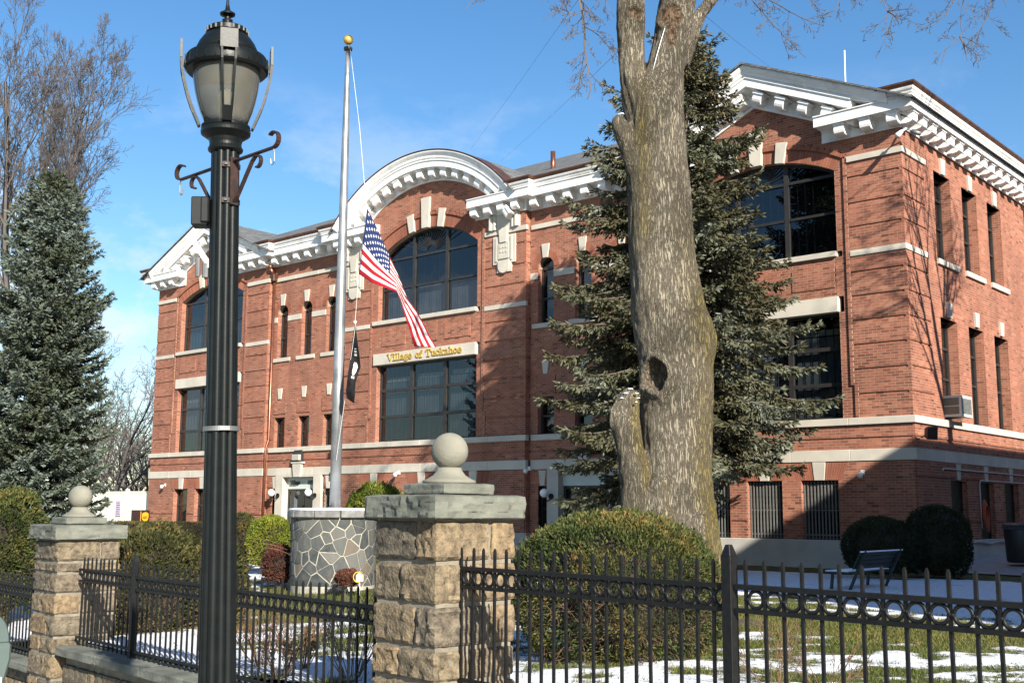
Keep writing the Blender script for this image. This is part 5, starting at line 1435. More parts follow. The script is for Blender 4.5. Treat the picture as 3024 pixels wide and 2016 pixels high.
# basket arms
ARM = LQ @ (RT*0.76-Vector((FW.x, FW.y, 0)).normalized()*0.65); ARM.z = 0; ARM.normalize()
ARS = Vector((-ARM.y, ARM.x, 0))
for sg, nm in ((1, 'right'), (-1, 'left')):
    z0 = zl(1085); mb = MB(); L = 0.42
    def P(x, z): return ARM*(sg*x)+Vector((0, 0, z))
    pts = [P(0.06, z0), P(L, z0)]
    for k in range(1, 11):
        t = -math.pi/2+k*math.pi*1.25/10; pts.append(P(L+0.042*math.cos(t), z0+0.042+0.042*math.sin(t)))
    for a, b in zip(pts[:-1], pts[1:]): mb.bar(a, b, 0.026, 0.008, up=ARM.cross(ARS) if abs((b-a).normalized().z) < 0.8 else ARM)
    q = [P(0.082, z0-0.225), P(0.115, z0-0.20), P(0.24, z0-0.035), P(0.27, z0-0.012)]
    for k in range(1, 9):
        t = math.pi/2-k*math.pi*1.1/8; q.append(P(0.285+0.030*math.cos(t), z0-0.045+0.032*math.sin(t)))
    for a, b in zip(q[:-1], q[1:]): mb.bar(a, b, 0.022, 0.008, up=ARM if abs((b-a).normalized().z) > 0.8 else Vector((0, 0, 1)))
    mb.bar(P(0.082, z0-0.24), P(0.082, z0+0.02), 0.05, 0.006, up=ARM)
    a = mb.build('basket_arm', M['rust'], lamp); a['label'] = 'rusty scrolled arm on the %s side of the post' % nm
    mb = MB(); hx = L-0.005
    mb.tube([P(hx, z0+0.01), P(hx+0.012, z0-0.03), P(hx+0.012, z0-0.075), P(hx, z0-0.09), P(hx-0.015, z0-0.085), P(hx-0.02, z0-0.055)], 0.0035, 6); mb.build('hook', M['steel'], a)
for y in (1110, 1345):
    mb = MB(); z = zl(y)
    n2 = 20
    pts = [Vector((0.081*math.cos(t), 0.081*math.sin(t), z)) for t in [VA-0.2+(1.5)*i/n2 for i in range(n2+1)]]
    for a, b in zip(pts[:-1], pts[1:]): mb.bar(a, b, 0.005, 0.028)
    cl_o = mb.build('clamp', M['rust'], lamp)
    mb = MB(); mb.lathe([(0.0001, -0.006), (0.010, -0.006), (0.010, 0.002), (0.0001, 0.006)], 8, (0.086*math.cos(VA+0.05), 0.086*math.sin(VA+0.05), z)); mb.build('bolt', M['steel'], cl_o)
lft = Vector((math.cos(VA-math.pi/2-0.15), math.sin(VA-math.pi/2-0.15), 0)); fro = Vector((math.cos(VA), math.sin(VA), 0))
mb = MB(); a = lft*0.125+fro*0.02
mb.bar(a+Vector((0, 0, zl(1505))), a+Vector((0, 0, zl(1318))), 0.098, 0.085, up=lft); mb.bar(lft*0.10+fro*0.055+Vector((0, 0, zl(1490))), lft*0.10+fro*0.055+Vector((0, 0, zl(1325))), 0.055, 0.04, up=lft)
mb.build('control_box', mat('box_paint', (0.010, 0.012, 0.012), (0.014, 0.016, 0.016), 0.5, 20.0, spec=0.25), lamp, bevel=0.006)
mb = MB(); z = zl(985*2.88); mb.lathe([(0.0915, z-0.012), (0.0925, z-0.012), (0.0925, z+0.012), (0.0915, z+0.012)], 40, capb=False, capt=False); mb.bar(fro*0.094+Vector((0, 0, z-0.011))+lft*-0.02, fro*0.094+Vector((0, 0, z+0.011))+lft*-0.02, 0.05, 0.006, up=fro); mb.build('steel_band', M['steel'], lamp)
mb = MB(); zz = zl(605*2.88)
mb.bar(lft*0.07+Vector((0, 0, zz-0.02)), lft*0.155+Vector((0, 0, zz+0.115)), 0.03, 0.022, up=fro); mb.bar(lft*0.155+Vector((0, 0, zz+0.10)), lft*0.165+Vector((0, 0, zz+0.16)), 0.035, 0.028, up=fro)
mb.tube([lft*0.095+Vector((0, 0, zz-0.075)), lft*0.095+Vector((0, 0, zz+0.0))], 0.017, 8); mb.tube([lft*0.135+Vector((0, 0, zz-0.07)), lft*0.135+Vector((0, 0, zz+0.03))], 0.013, 8)
a = mb.build('banner_bracket', M['steel'], lamp); a['label'] = 'weathered grey bracket halfway up the post'

# parking meter at the left edge
PMX, PMY = plan(-6, 5.6); pm = empty('parking_meter', (PMX, PMY, zwalk(PMX))); tag(pm, 'grey parking meter cut by the left edge of the picture', 'parking meter')
v = Vector((-PMX, -PMY, 0)).normalized(); pm.rotation_euler = (0, 0, math.atan2(v.y, v.x)+R_(90)+R_(20))
zt = zat(0, 1405, 5.6)-zwalk(PMX)
M['meter'] = mat('meter', (0.085, 0.115, 0.105), (0.075, 0.10, 0.095), 0.35, 9.0)
mb = MB(); mb.lathe([(0.045, 0), (0.03, 0.05), (0.03, zt-0.38)], 14); mb.build('pole', M['meter'], pm, smooth=True)
mb = MB(); poly = [(-0.052, zt-0.42), (0.052, zt-0.42), (0.098, zt-0.22), (0.098, zt-0.14), (-0.098, zt-0.14), (-0.098, zt-0.22)]
mb.prism(poly, lambda p: (p[0], -0.055, p[1]), lambda p: (p[0], 0.055, p[1])); mb.build('housing', M['meter'], pm, bevel=0.012)
mb = MB(); poly = [(0.088*math.cos(t), zt-0.142+0.142*math.sin(t)) for t in [math.pi*i/16 for i in range(17)]]
mb.prism(poly, lambda p: (p[0], -0.05, p[1]), lambda p: (p[0], 0.05, p[1])); mb.build('dome', M['meter'], pm, bevel=0.008)
mb = MB(); mb.box(-0.055, 0.055, -0.062, -0.056, zt-0.40, zt-0.30); mb.build('tariff_plate', M['white_trim'], pm)
mb = MB(); mb.box(-0.05, 0.05, -0.065, -0.0625, zt-0.335, zt-0.305); mb.build('plate_band', mat('plate_green', (0.02, 0.25, 0.10), None, 0.5), pm)

# =================================================================== FLAGPOLE AND ITS ROUND STONE BASE
BX, BYY = plan(769, 21.0); ZB0 = -1.37; Rb = 0.765
fb = empty('round_pedestal', (BX, BYY, ZB0)); tag(fb, 'round pedestal of grey crazy-paved stone under the flagpole', 'pedestal')
mb = MB(); mb.lathe([(Rb+0.012, -0.2), (Rb+0.012, 1.22)], 64); mb.build('mortar_drum', mat('white_mortar', (0.38, 0.36, 0.29), (0.26, 0.245, 0.20), 0.9, 12.0), fb, smooth=False)
auto_smooth(fb.children[-1].data, 40)
CRAZY = [(0.0, (0.036, 0.042, 0.043)), (0.35, (0.058, 0.064, 0.063)), (0.7, (0.090, 0.093, 0.087)), (0.9, (0.13, 0.127, 0.115)), (1.0, (0.12, 0.092, 0.066))]
M['crazy'] = ramp_mat('crazy', CRAZY, 'random', 0.8, extra=(9.0, 0.5, (0.11, 0.11, 0.10)), spec=0.25, bump=0.35, bscale=35)
gg = random.Random(5); CIR = 2*math.pi*Rb; HH = 1.20; seeds = []
while len(seeds) < 122:
    p = (gg.uniform(0, CIR), gg.uniform(0.0, HH)); ok = True
    for q in seeds:
        dx = abs(p[0]-q[0]); dx = min(dx, CIR-dx)
        if math.hypot(dx*0.8+(p[1]-q[1])*0.25, (p[1]-q[1])*0.95) < 0.075+0.085*gg.random(): ok = False; break
    if ok: seeds.append(p)
    elif gg.random() < 0.0012: seeds.append(p)
def clip_poly(poly, px, pz, nx, nz):
    out = []
    for i in range(len(poly)):
        a, b = poly[i], poly[(i+1) % len(poly)]
        da = (a[0]-px)*nx+(a[1]-pz)*nz; db = (b[0]-px)*nx+(b[1]-pz)*nz
        if da <= 0: out.append(a)
        if (da < 0 < db) or (db < 0 < da):
            t = da/(da-db); out.append((a[0]+(b[0]-a[0])*t, a[1]+(b[1]-a[1])*t))
    return out
for (sx, sz) in seeds:
    poly = [(sx-0.5, 0.0), (sx+0.5, 0.0), (sx+0.5, HH), (sx-0.5, HH)]
    for (qx, qz) in seeds:
        for sh in (-CIR, 0, CIR):
            ux = qx+sh
            if ux == sx and qz == sz: continue
            d = math.hypot(ux-sx, qz-sz)
            if d > 0.9: continue
            nx, nz = (ux-sx)/d, (qz-sz)/d
            jw = 0.0035+0.007*((math.sin((sx+qx % CIR)*37.1+(sz+qz)*53.7)+1)/2); poly = clip_poly(poly, (sx+ux)/2-nx*jw, (sz+qz)/2-nz*jw, nx, nz)
            if len(poly) < 3: break
        if len(poly) < 3: break
    if len(poly) < 3: continue
    # subdivide long edges so that stones follow the drum
    pp = []
    for i in range(len(poly)):
        a, b = poly[i], poly[(i+1) % len(poly)]; pp.append(a)
        if abs(b[0]-a[0]) > 0.12: pp.append(((a[0]+b[0])/2, (a[1]+b[1])/2))
    cxm = sum(p[0] for p in pp)/len(pp); czm = sum(p[1] for p in pp)/len(pp)
    mb = MB()
    def cyl(p, r): return (r*math.cos(p[0]/Rb), r*math.sin(p[0]/Rb), p[1])
    prd = gg.uniform(0.004, 0.018); k = len(pp)
    ins = [((p[0]-cxm)*0.93+cxm, (p[1]-czm)*0.93+czm) for p in pp]
    mb.v = [cyl(p, Rb-0.02) for p in pp]+[cyl(p, Rb+0.010+prd*0.5) for p in pp]+[cyl(p, Rb+0.012+prd) for p in ins]+[cyl((cxm, czm), Rb+0.014+prd)]
    for i in range(k):
        j = (i+1) % k
        mb.f += [(i, j, k+j, k+i), (k+i, k+j, 2*k+j, 2*k+i), (2*k+i, 2*k+j, 3*k)]
    mb.build('stone', M['crazy'], fb)
for k in range(11):
    t0, t1 = 2*math.pi*k/11+0.008, 2*math.pi*(k+1)/11-0.008; mb = MB(); n = 6
    ro = 0.865+gg.uniform(-0.012, 0.012)
    poly = [(ro*math.cos(t0+(t1-t0)*i/n), ro*math.sin(t0+(t1-t0)*i/n)) for i in range(n+1)]+[(0.3*math.cos(t1-(t1-t0)*i/n), 0.3*math.sin(t1-(t1-t0)*i/n)) for i in range(n+1)]
    mb.prism(poly, lambda p: (p[0], p[1], 1.215), lambda p: (p[0], p[1], 1.345)); mb.build('coping_slab', mat('slab_%d' % k, (0.19+0.02*(k % 3), 0.19+0.02*(k % 3), 0.185+0.015*(k % 3)), (0.12, 0.12, 0.115), 0.85, 7.0, bump=0.3, bscale=25), fb, bevel=0.012)
mb = MB(); mb.lathe([(0.845, 1.347), (0.83, 1.375), (0.70, 1.385), (0.12, 1.392)], 40); sn = mb.build('snow_cap', M['snow'], fb, smooth=True)
pole = empty('flagpole', (BX, BYY, ZB0+1.35)); tag(pole, 'tall tapered aluminium flagpole with gilded ball on top', 'flagpole')
def zpole(dy, dx):
    v = ray(dx, dy); return v.z*math.hypot(BX, BYY)/math.hypot(v.x, v.y)-(ZB0+1.35)
ztop = zpole(118, 798)
mb = MB(); mb.lathe([(0.103, 0.02), (0.103, 2.2), (0.092, 4.5), (0.072, 6.8), (0.052, ztop-0.6), (0.046, ztop)], 20); mb.build('shaft', M['pole_alu'], pole, smooth=True)
mb = MB(); mb.lathe([(0.05, ztop), (0.085, ztop+0.02), (0.085, ztop+0.07), (0.05, ztop+0.09), (0.012, ztop+0.10), (0.012, ztop+0.17)], 16); mb.build('truck', M['dark_frame'], pole, smooth=False)
mb = MB(); zc = zpole(92, 799); mb.lathe([(0.10*math.sin(t), zc-0.10*math.cos(t)) for t in [0.02+math.pi*0.99*i/14 for i in range(15)]], 20); mb.build('ball', M['gold'], pole, smooth=True)
mb = MB(); mb.lathe([(0.16, 0.0), (0.16, 0.03), (0.12, 0.06)], 20); mb.build('flash_collar', M['pole_alu'], pole, smooth=True)
# halyard runs from the truck to the flags
def fpt(zx, zy, d): return at((980+zx/2.45)/K, (600+zy/2.45)/K, d)
DF = 21.0
TOPP = Vector((BX, BYY, ZB0+1.35+ztop+0.05))
mb = MB(); h0 = fpt(250, 20, DF*1.02)
mb.tube([TOPP+Vector((0.06, 0, 0)), (TOPP+h0)*0.5+Vector((0.05, 0.02, -0.02)), h0, fpt(195, 515, DF), fpt(168, 860, DF*0.99), fpt(172, 880, DF*0.985), Vector((BX+0.12, BYY-0.1, 0.9))], 0.0035, 5)
hy = mb.build('halyard', M['white_trim'], pole); hy.matrix_parent_inverse = Matrix.Translation((-BX, -BYY, -(ZB0+1.35)))
# flags
def flag(name, top, bot, colour, label, nu=60, nv=26, ripple=0.10, extra=None, seed=1):
    """top / bot: traced edges hoist->fly in zoom pixels with depth"""
    def samp(pl, t):
        d = [0.0]
        for a, b in zip(pl[:-1], pl[1:]): d.append(d[-1]+math.hypot(a[0]-b[0], a[1]-b[1]))
        s = t*d[-1]
        for i in range(len(pl)-1):
            if s <= d[i+1] or i == len(pl)-2:
                f = (s-d[i])/max(1e-6, d[i+1]-d[i]); return [pl[i][k]+(pl[i+1][k]-pl[i][k])*f for k in range(3)]
    def pos(u, v, off=0.0):
        a = samp(top, u); b = samp(bot, u)
        x = a[0]+(b[0]-a[0])*v; y = a[1]+(b[1]-a[1])*v; dp = a[2]+(b[2]-a[2])*v
        dp += ripple*math.sin(u*9+v*2.2+seed)*min(1, u*2)+0.4*ripple*math.sin(u*17-v*5)*u + off
        return fpt(x, y, dp)
    V, F, cols = [], [], []
    for i in range(nu+1):
        for j in range(nv+1): V.append(pos(i/nu, j/nv))
    me = bpy.data.meshes.new(name); 
    for i in range(nu):
        for j in range(nv):
            F.append((i*(nv+1)+j, i*(nv+1)+j+1, (i+1)*(nv+1)+j+1, (i+1)*(nv+1)+j)); cols.append(colour((i+0.5)/nu, (j+0.5)/nv))
    base = V[0]
    me.from_pydata([tuple(p-base) for p in V], [], F)
    names = sorted(set(cols))
    for nm in names: me.materials.append(M[nm])
    for p, cnm in zip(me.polygons, cols): p.material_index = names.index(cnm); p.use_smooth = True
    me.update()
    o = place(me, name, None, base); tag(o, label, 'flag')
    sm = o.modifiers.new('thick', 'SOLIDIFY'); sm.thickness = 0.004
    return o, (lambda u, v, off=0.0: pos(u, v, off)-base)
for nm, c1, c2 in (('flag_red', (0.40, 0.018, 0.030), (0.36, 0.014, 0.026)), ('flag_white', (0.72, 0.70, 0.67), (0.66, 0.65, 0.62)), ('flag_blue', (0.020, 0.035, 0.115), (0.016, 0.028, 0.095)), ('flag_black', (0.018, 0.017, 0.019), (0.025, 0.023, 0.025))):
    M[nm] = ramp_mat(nm, [(0, c1), (1, c2)], 'random', 0.85, spec=0.15, trans=0.22)
def us(u, v):
    k = min(1.0, max(0.0, (u-0.42)/0.22)); v0 = v; v = v*(1-k)+k*(0.50+0.50*v)
    if u < 0.348: v = v0
    if u < 0.348 and v < 7/13: return 'flag_blue'
    return 'flag_red' if int(v*13) % 2 == 0 else 'flag_white'
topE = [(255, 35, 21.2), (330, 185, 21.15), (420, 385, 21.0), (480, 520, 20.85), (545, 690, 20.75), (620, 790, 20.7), (665, 870, 20.75), (710, 965, 20.7), (757, 1040, 20.65)]
botE = [(196, 512, 20.9), (290, 575, 20.6), (380, 608, 20.45), (470, 640, 20.35), (500, 710, 20.4), (535, 830, 20.5), (560, 905, 20.55), (580, 980, 20.6), (596, 1035, 20.6)]
uf, upos = flag('national_flag', topE, botE, us, 'stars and stripes flag blowing at half staff beside the flagpole', nu=66, nv=39, ripple=0.10)
for face, off in ((0, -0.012), (1, 0.012)):
    mb = MB()
    for r_ in range(9):
        for c_ in range(6 if r_ % 2 == 0 else 5):
            u = 0.348*((c_+0.5)/6 if r_ % 2 == 0 else (c_+1)/6); v = (7/13)*(r_+0.7)/9.4
            ctr = upos(u, v, off); e1 = (upos(u+0.01, v, off)-ctr).normalized(); e2 = (upos(u, v+0.01, off)-ctr).normalized()
            pts = []
            for k in range(10):
                t = math.pi*k/5; rr = 0.036 if k % 2 == 0 else 0.016; pts.append(ctr+e1*(rr*math.sin(t))-e2*(rr*math.cos(t)))
            mb.add(pts, [tuple(range(10))])
    mb.build('stars', M['flag_white'], uf)
topE = [(172, 880, 20.75), (185, 1000, 20.75), (200, 1110, 20.7), (208, 1190, 20.7), (190, 1230, 20.75), (172, 1300, 20.75), (168, 1380, 20.75), (160, 1447, 20.75)]
botE = [(165, 890, 20.8), (145, 1020, 20.75), (125, 1180, 20.75), (113, 1260, 20.75), (108, 1310, 20.75), (102, 1350, 20.7), (104, 1395, 20.7), (110, 1412, 20.7)]
def pow_(u, v):
    if 0.48 < u < 0.66 and 0.22 < v < 0.66 and ((u-0.57)/0.09)**2+((v-0.45)/0.21)**2 < 1: return 'flag_white'
    if 0.30 < u < 0.42 and 0.30 < v < 0.56 and int(u*75) % 3 != 0: return 'flag_white'
    if 0.67 < u < 0.70 and 0.3 < v < 0.62: return 'flag_white'
    return 'flag_black'
pf, _ = flag('black_flag', topE, botE, pow_, 'limp black flag with white round emblem below the national flag', nu=70, nv=28, ripple=0.07, seed=3)
mb = MB(); ctr = fpt(168, 860, 20.8)-pf.location; mb.lathe([(0.0001, -0.035), (0.03, -0.015), (0.03, 0.015), (0.0001, 0.035)], 10, tuple(ctr)); mb.build('snap_hook', M['white_trim'], pf, smooth=True)

# =================================================================== TREES
FH = Vector((FW.x, FW.y, 0)).normalized()
def tp(dx, dy, hd):
    """point seen at (dx, dy) on the upright plane hd metres ahead"""
    v = ray(dx, dy); return v*(hd/v.dot(FH))
def segs_to_mesh(name, segs, m, n=5, col=None):
    a = np.array([(*s[0], *s[1], s[2], s[3]) for s in segs], float)
    p0, p1, r0, r1 = a[:, :3], a[:, 3:6], a[:, 6], a[:, 7]
    d = p1-p0; ln = np.linalg.norm(d, axis=1, keepdims=True); d = d/np.maximum(ln, 1e-9)
    ref = np.where(np.abs(d[:, 2:3]) < 0.9, np.array([[0, 0, 1.0]]), np.array([[1.0, 0, 0]]))
    u = np.cross(d, ref); u /= np.linalg.norm(u, axis=1, keepdims=True); w = np.cross(u, d)
    V = np.zeros((len(a), 2, n, 3))
    for k in range(n):
        t = 2*math.pi*k/n; o = u*math.cos(t)+w*math.sin(t)
        V[:, 0, k] = p0+o*r0[:, None]; V[:, 1, k] = p1+o*r1[:, None]
    base = (2*n*np.arange(len(a)))[:, None, None]
    F = np.array([(k, (k+1) % n, n+(k+1) % n, n+k) for k in range(n)])[None]+base
    return fast_mesh(name, V.reshape(-1, 3), F.reshape(-1, 4), m, smooth=True)
def rvec(g): 
    return Vector((g.gauss(0, 1), g.gauss(0, 1), g.gauss(0, 1))).normalized()
def grow(segs, p, d, L, r, lev, g, P):
    """P: steps, wob, trop (vector), kids per level, angle, shrink"""
    n = P['steps'][lev]; sl = L/n; pts = []
    for i in range(n):
        d = (d+rvec(g)*P['wob'][lev]+P['trop'][lev]).normalized()
        q = p+d*sl; ra = r*(1-0.65*i/n); rb = r*(1-0.65*(i+1)/n)
        segs.append((p, q, max(ra, P['rmin']), max(rb, P['rmin']*0.8))); p = q; pts.append((q, d, rb, (i+1)/n))
    if lev+1 < len(P['steps']):
        k = P['kids'][lev]
        for j in range(k):
            q, dd, rr, f = pts[min(n-1, int(n*(P['start']+(1-P['start'])*(j+g.random())/k)))]
            ax = dd.cross(rvec(g)).normalized(); nd = Matrix.Rotation(R_(P['ang'][lev]*g.uniform(0.7, 1.25)), 3, ax) @ dd
            grow(segs, q, nd, L*P['len'][lev]*g.uniform(0.65, 1.1)*(1.12-0.5*f), max(rr*P['rad'], P['rmin']), lev+1, g, P)
M['bark_dark'] = mat('bark_dark', (0.085, 0.068, 0.055), (0.13, 0.105, 0.085), 0.9, 4.0, stretch=(1, 1, 0.3))
M['bark_grey'] = mat('bark_grey', (0.15, 0.13, 0.115), (0.10, 0.085, 0.072), 0.9, 4.0, stretch=(1, 1, 0.3))
M['twig_far'] = mat('twig_far', (0.115, 0.100, 0.092), (0.085, 0.073, 0.067), 0.9, 2.0)
def Z(x, y, zz=0): return Vector((x, y, zz))
UPV = Vector((0, 0, 1))
def bare_tree(name, x, y, z0, H, r0, label, group, seed, P, lean=(0, 0), nlimb=6, trunk_frac=0.3, mats=('bark_dark', 'twig_far'), spread=0.5, n=5):
    t = empty(name, (x, y, z0)); tag(t, label, 'tree', group); g = random.Random(seed)
    segs = []; p = Vector((0, 0, -0.3)); d = Vector((lean[0], lean[1], 1)).normalized(); k = 8; tl = H*trunk_frac
    pts = []
    for i in range(k):
        d = (d+rvec(g)*0.04).normalized(); q = p+d*(tl/k); segs.append((p, q, r0*(1-0.35*i/k)*(1.25 if i == 0 else 1), r0*(1-0.35*(i+1)/k))); p = q; pts.append((p, d))
    tm = place(segs_to_mesh('trunk', segs, M[mats[0]], 9), 'trunk', t)
    segs = []
    for j in range(nlimb):
        q, dd = pts[-1] if j < nlimb*0.6 else pts[g.randint(k//2, k-1)]
        a = 2*math.pi*j/nlimb+g.uniform(-0.4, 0.4); nd = Vector((math.cos(a)*spread, math.sin(a)*spread, 1)).normalized()
        grow(segs, q, nd, H*(1-trunk_frac)*g.uniform(0.75, 1.05)*P.get('l0', 0.75), r0*0.5, 0, g, P)
    place(segs_to_mesh('crown', segs, M[mats[1]], n), 'crown', t)
    return t, len(segs)
VASE = dict(steps=[8, 6, 5, 4, 3], wob=[0.10, 0.13, 0.16, 0.2, 0.22], trop=[UPV*0.10, UPV*0.10, UPV*0.08, UPV*0.06, UPV*0.03], kids=[9, 8, 7, 5], ang=[24, 28, 32, 38],
            len=[0.52, 0.58, 0.58, 0.6], rad=0.55, rmin=0.0115, start=0.22, l0=0.80)
x, y = plan(-12, 58); bare_tree('bare_tree', x, y, -1.6, 27.0, 0.46, 'tall leafless tree with fine fan-shaped crown at the upper left', 'leafless trees', 4, VASE, nlimb=5, trunk_frac=0.34, spread=0.34, n=3)
SM = dict(steps=[7, 6, 5, 4], wob=[0.14, 0.18, 0.22, 0.25], trop=[UPV*0.03, UPV*0.03, UPV*0.02, UPV*0.0], kids=[7, 6, 4], ang=[38, 42, 45], len=[0.6, 0.6, 0.6], rad=0.55, rmin=0.012, start=0.15, l0=0.8)
for i, (dx, dd, h, lab) in enumerate(((262, 62, 12.5, 'bare brown tree behind the blue spruce, left of the gap'), (305, 72, 11.5, 'bare spreading tree in the gap left of the hall'), (340, 66, 9.0, 'low bare tree touching the left edge of the hall'),
                                     (283, 80, 10.0, 'pale bare tree over the white fence, nearer the spruce'), (326, 84, 10.5, 'pale bare tree over the white fence, nearer the hall'), (210, 70, 13.0, 'bare tree hidden behind the blue spruce'))):
    x, y = plan(dx, dd); bare_tree('bare_tree', x, y, -1.9, h, 0.2, lab, 'leafless trees', 20+i, SM, nlimb=7, trunk_frac=0.2, spread=0.8, n=3)
# the tree beside the flank, right of the frame: its shadow lies on the side wall
SH = dict(steps=[8, 7, 5, 4], wob=[0.10, 0.14, 0.18, 0.22], trop=[UPV*0.05, UPV*0.04, UPV*0.02, UPV*0], kids=[6, 6, 4], ang=[34, 38, 42], len=[0.6, 0.6, 0.6], rad=0.6, rmin=0.012, start=0.2, l0=0.75)
bare_tree('bare_tree', -2.2, 25.4, -1.3, 15.5, 0.24, 'leafless tree beside the right flank, outside the picture, with its shadow on the wall', 'leafless trees', 61, SH, nlimb=4, trunk_frac=0.62, spread=0.42, n=4)

# ---- the big old maple
HT = 14.4
def tub(mb, pl, dz=0.0, n=14):
    sc = HT/2591.0*0.955
    pts = [tp(x, y, HT+o) for (x, y, h, o) in pl]; mb.tube(pts, [h*sc for (x, y, h, o) in pl], n)
mb = MB()
tub(mb, [(1562, 1480, 128, 0), (1562, 1400, 112, 0), (1562, 1330, 102, 0), (1562, 1250, 92, 0), (1560, 1150, 83, 0), (1555, 1050, 82, 0), (1553, 950, 83, 0), (1555, 880, 86, 0), (1548, 780, 91, 0), (1530, 700, 88, 0), (1520, 600, 81, 0), (1515, 500, 76, 0), (1510, 400, 74, 0), (1507, 300, 71, 0), (1508, 235, 64, 0), (1530, 170, 46, 0), (1542, 100, 43, 0), (1556, 0, 44, 0), (1572, -150, 42, 0.1), (1590, -420, 38, 0.3)], n=20)
tub(mb, [(1485, 330, 42, 0.05), (1468, 250, 40, 0.05), (1450, 170, 31, 0.0), (1449, 80, 31, 0.0), (1451, 0, 33, 0.0), (1440, -200, 31, 0.1), (1418, -450, 25, 0.3)])
tub(mb, [(1560, 150, 30, 0.1), (1588, 75, 21, 0.15), (1612, 30, 18, 0.2), (1645, -15, 15, 0.3), (1705, -120, 13, 0.5)])
tub(mb, [(1466, 430, 18, 0.0), (1446, 350, 20, -0.1), (1426, 292, 20, -0.12), (1418, 266, 14, -0.12)])
tub(mb, [(1486, 1400, 62, -0.15), (1478, 1280, 46, -0.2), (1470, 1180, 38, -0.22), (1458, 1100, 34, -0.22), (1444, 1020, 33, -0.2), (1434, 965, 36, -0.18), (1438, 925, 30, -0.16), (1452, 896, 15, -0.12)])
tub(mb, [(1412, 980, 14, -0.22), (1410, 940, 13, -0.2), (1413, 922, 7, -0.2)])
tub(mb, [(1525, 1330, 40, -0.42), (1520, 1200, 26, -0.40), (1512, 1100, 14, -0.36)])
tub(mb, [(1600, 1330, 36, -0.44), (1606, 1180, 20, -0.42)])
tub(mb, [(1600, 820, 44, 0.0), (1612, 775, 34, 0.0), (1605, 730, 24, 0.0)])
tub(mb, [(1630, 1420, 60, 0.1), (1665, 1470, 50, 0.2), (1700, 1500, 40, 0.3)])
tub(mb, [(1500, 1440, 60, -0.2), (1470, 1490, 50, -0.4), (1440, 1520, 40, -0.5)])
tmp = mb.build('tmp_trunk', None)
rm = tmp.modifiers.new('r', 'REMESH'); rm.mode = 'VOXEL'; rm.voxel_size = 0.026
bpy.context.view_layer.update()
tme = bpy.data.meshes.new_from_object(tmp.evaluated_get(bpy.context.evaluated_depsgraph_get()))
bpy.data.objects.remove(tmp)
nv = len(tme.vertices); co = np.zeros(nv*3, np.float32); tme.vertices.foreach_get('co', co); co = co.reshape(-1, 3).astype(float)
# smooth the voxel steps
ed = np.zeros(len(tme.edges)*2, np.int32); tme.edges.foreach_get('vertices', ed); ed = ed.reshape(-1, 2)
deg = np.bincount(ed.ravel(), minlength=nv).astype(float)
for _ in range(7):
    s = np.zeros((nv, 3)); np.add.at(s, ed[:, 0], co[ed[:, 1]]); np.add.at(s, ed[:, 1], co[ed[:, 0]]); co = 0.4*co+0.6*s/deg[:, None]
tme.vertices.foreach_set('co', co.astype(np.float32).ravel()); tme.update()
nr = np.zeros(nv*3, np.float32); tme.vertices.foreach_get('normal', nr); nr = nr.reshape(-1, 3).astype(float)
hole = np.array(tp(1500, 870, HT)); scar1 = np.array(tp(1537, 52, HT)); scar2 = np.array(tp(1457, 42, HT))
lat = co@np.array([RT.x, RT.y, 0]); 
fac = nr@np.array([-FH.x, -FH.y, 0.0])
disp = np.zeros(nv); wood = np.zeros(nv)
for i in range(nv):
    p = co[i]; q = Vector((p[0]*1.0, p[1]*1.0, p[2]))
    wv = noise.noise(Vector((p[0]*1.6, p[1]*1.6, p[2]*0.9)))*0.16
    a = 1-abs(noise.noise(Vector(((p[0]+wv)*13, (p[1]+wv)*13, p[2]*1.9))))*2
    b = noise.noise(Vector(((p[0]+wv)*30, (p[1]+wv)*30, p[2]*5.0)))
    c = noise.noise(Vector((p[0]*2.2, p[1]*2.2, p[2]*1.1)))
    disp[i] = 0.014*a+0.008*b+0.045*c
def local(ctr, rx, rz, tilt=0.0):
    d = co-ctr; u = d@np.array([RT.x, RT.y, 0.0]); v = d[:, 2]; c, s = math.cos(tilt), math.sin(tilt)
    uu, vv = c*u+s*v, -s*u+c*v
    return np.sqrt((uu/rx)**2+(vv/rz)**2), (fac > 0.1)
r, f = local(hole, 0.125, 0.215, 0.18); r = r*(1+0.7*(fbm(lat*9, co[:, 2]*9, 44, 3)-0.5))
k = f & (r < 2.0); disp[k] += 0.05*np.exp(-((r[k]-1.15)/0.32)**2)
k = f & (r < 0.95); disp[k] = -0.15*np.clip((0.95-r[k])/0.35, 0, 1); wood[k] = 0.55
r, f = local(scar1, 0.145, 0.16, 0.0); k = f & (r < 1.6); disp[k] = disp[k]*0.3+0.028*np.exp(-((r[k]-1.1)/0.2)**2)-0.02*(r[k] < 0.95); wood[f & (r < 0.95)] = 1.0
r, f = local(scar1-np.array([0, 0, 0.24]), 0.07, 0.20, 0.0); k = f & (r < 1.0); disp[k] = -0.012; wood[k] = 0.9
r, f = local(scar2, 0.105, 0.085, -0.5); k = f & (r < 1.5); disp[k] = disp[k]*0.4+0.022*np.exp(-((r[k]-1.1)/0.22)**2)-0.045*(r[k] < 0.9); wood[f & (r < 0.9)] = 0.8
co2 = co+nr*disp[:, None]
tme.vertices.foreach_set('co', co2.astype(np.float32).ravel())
ra = nr@np.array([RT.x, RT.y, 0.0])
moss = np.clip(np.clip(ra-0.12, 0, 1)*2.0*(1-np.abs(co[:, 2]-0.8)/3.2), 0, 1)*(0.45+1.1*fbm(lat*5, co[:, 2]*1.1, 9, 4)-0.3)
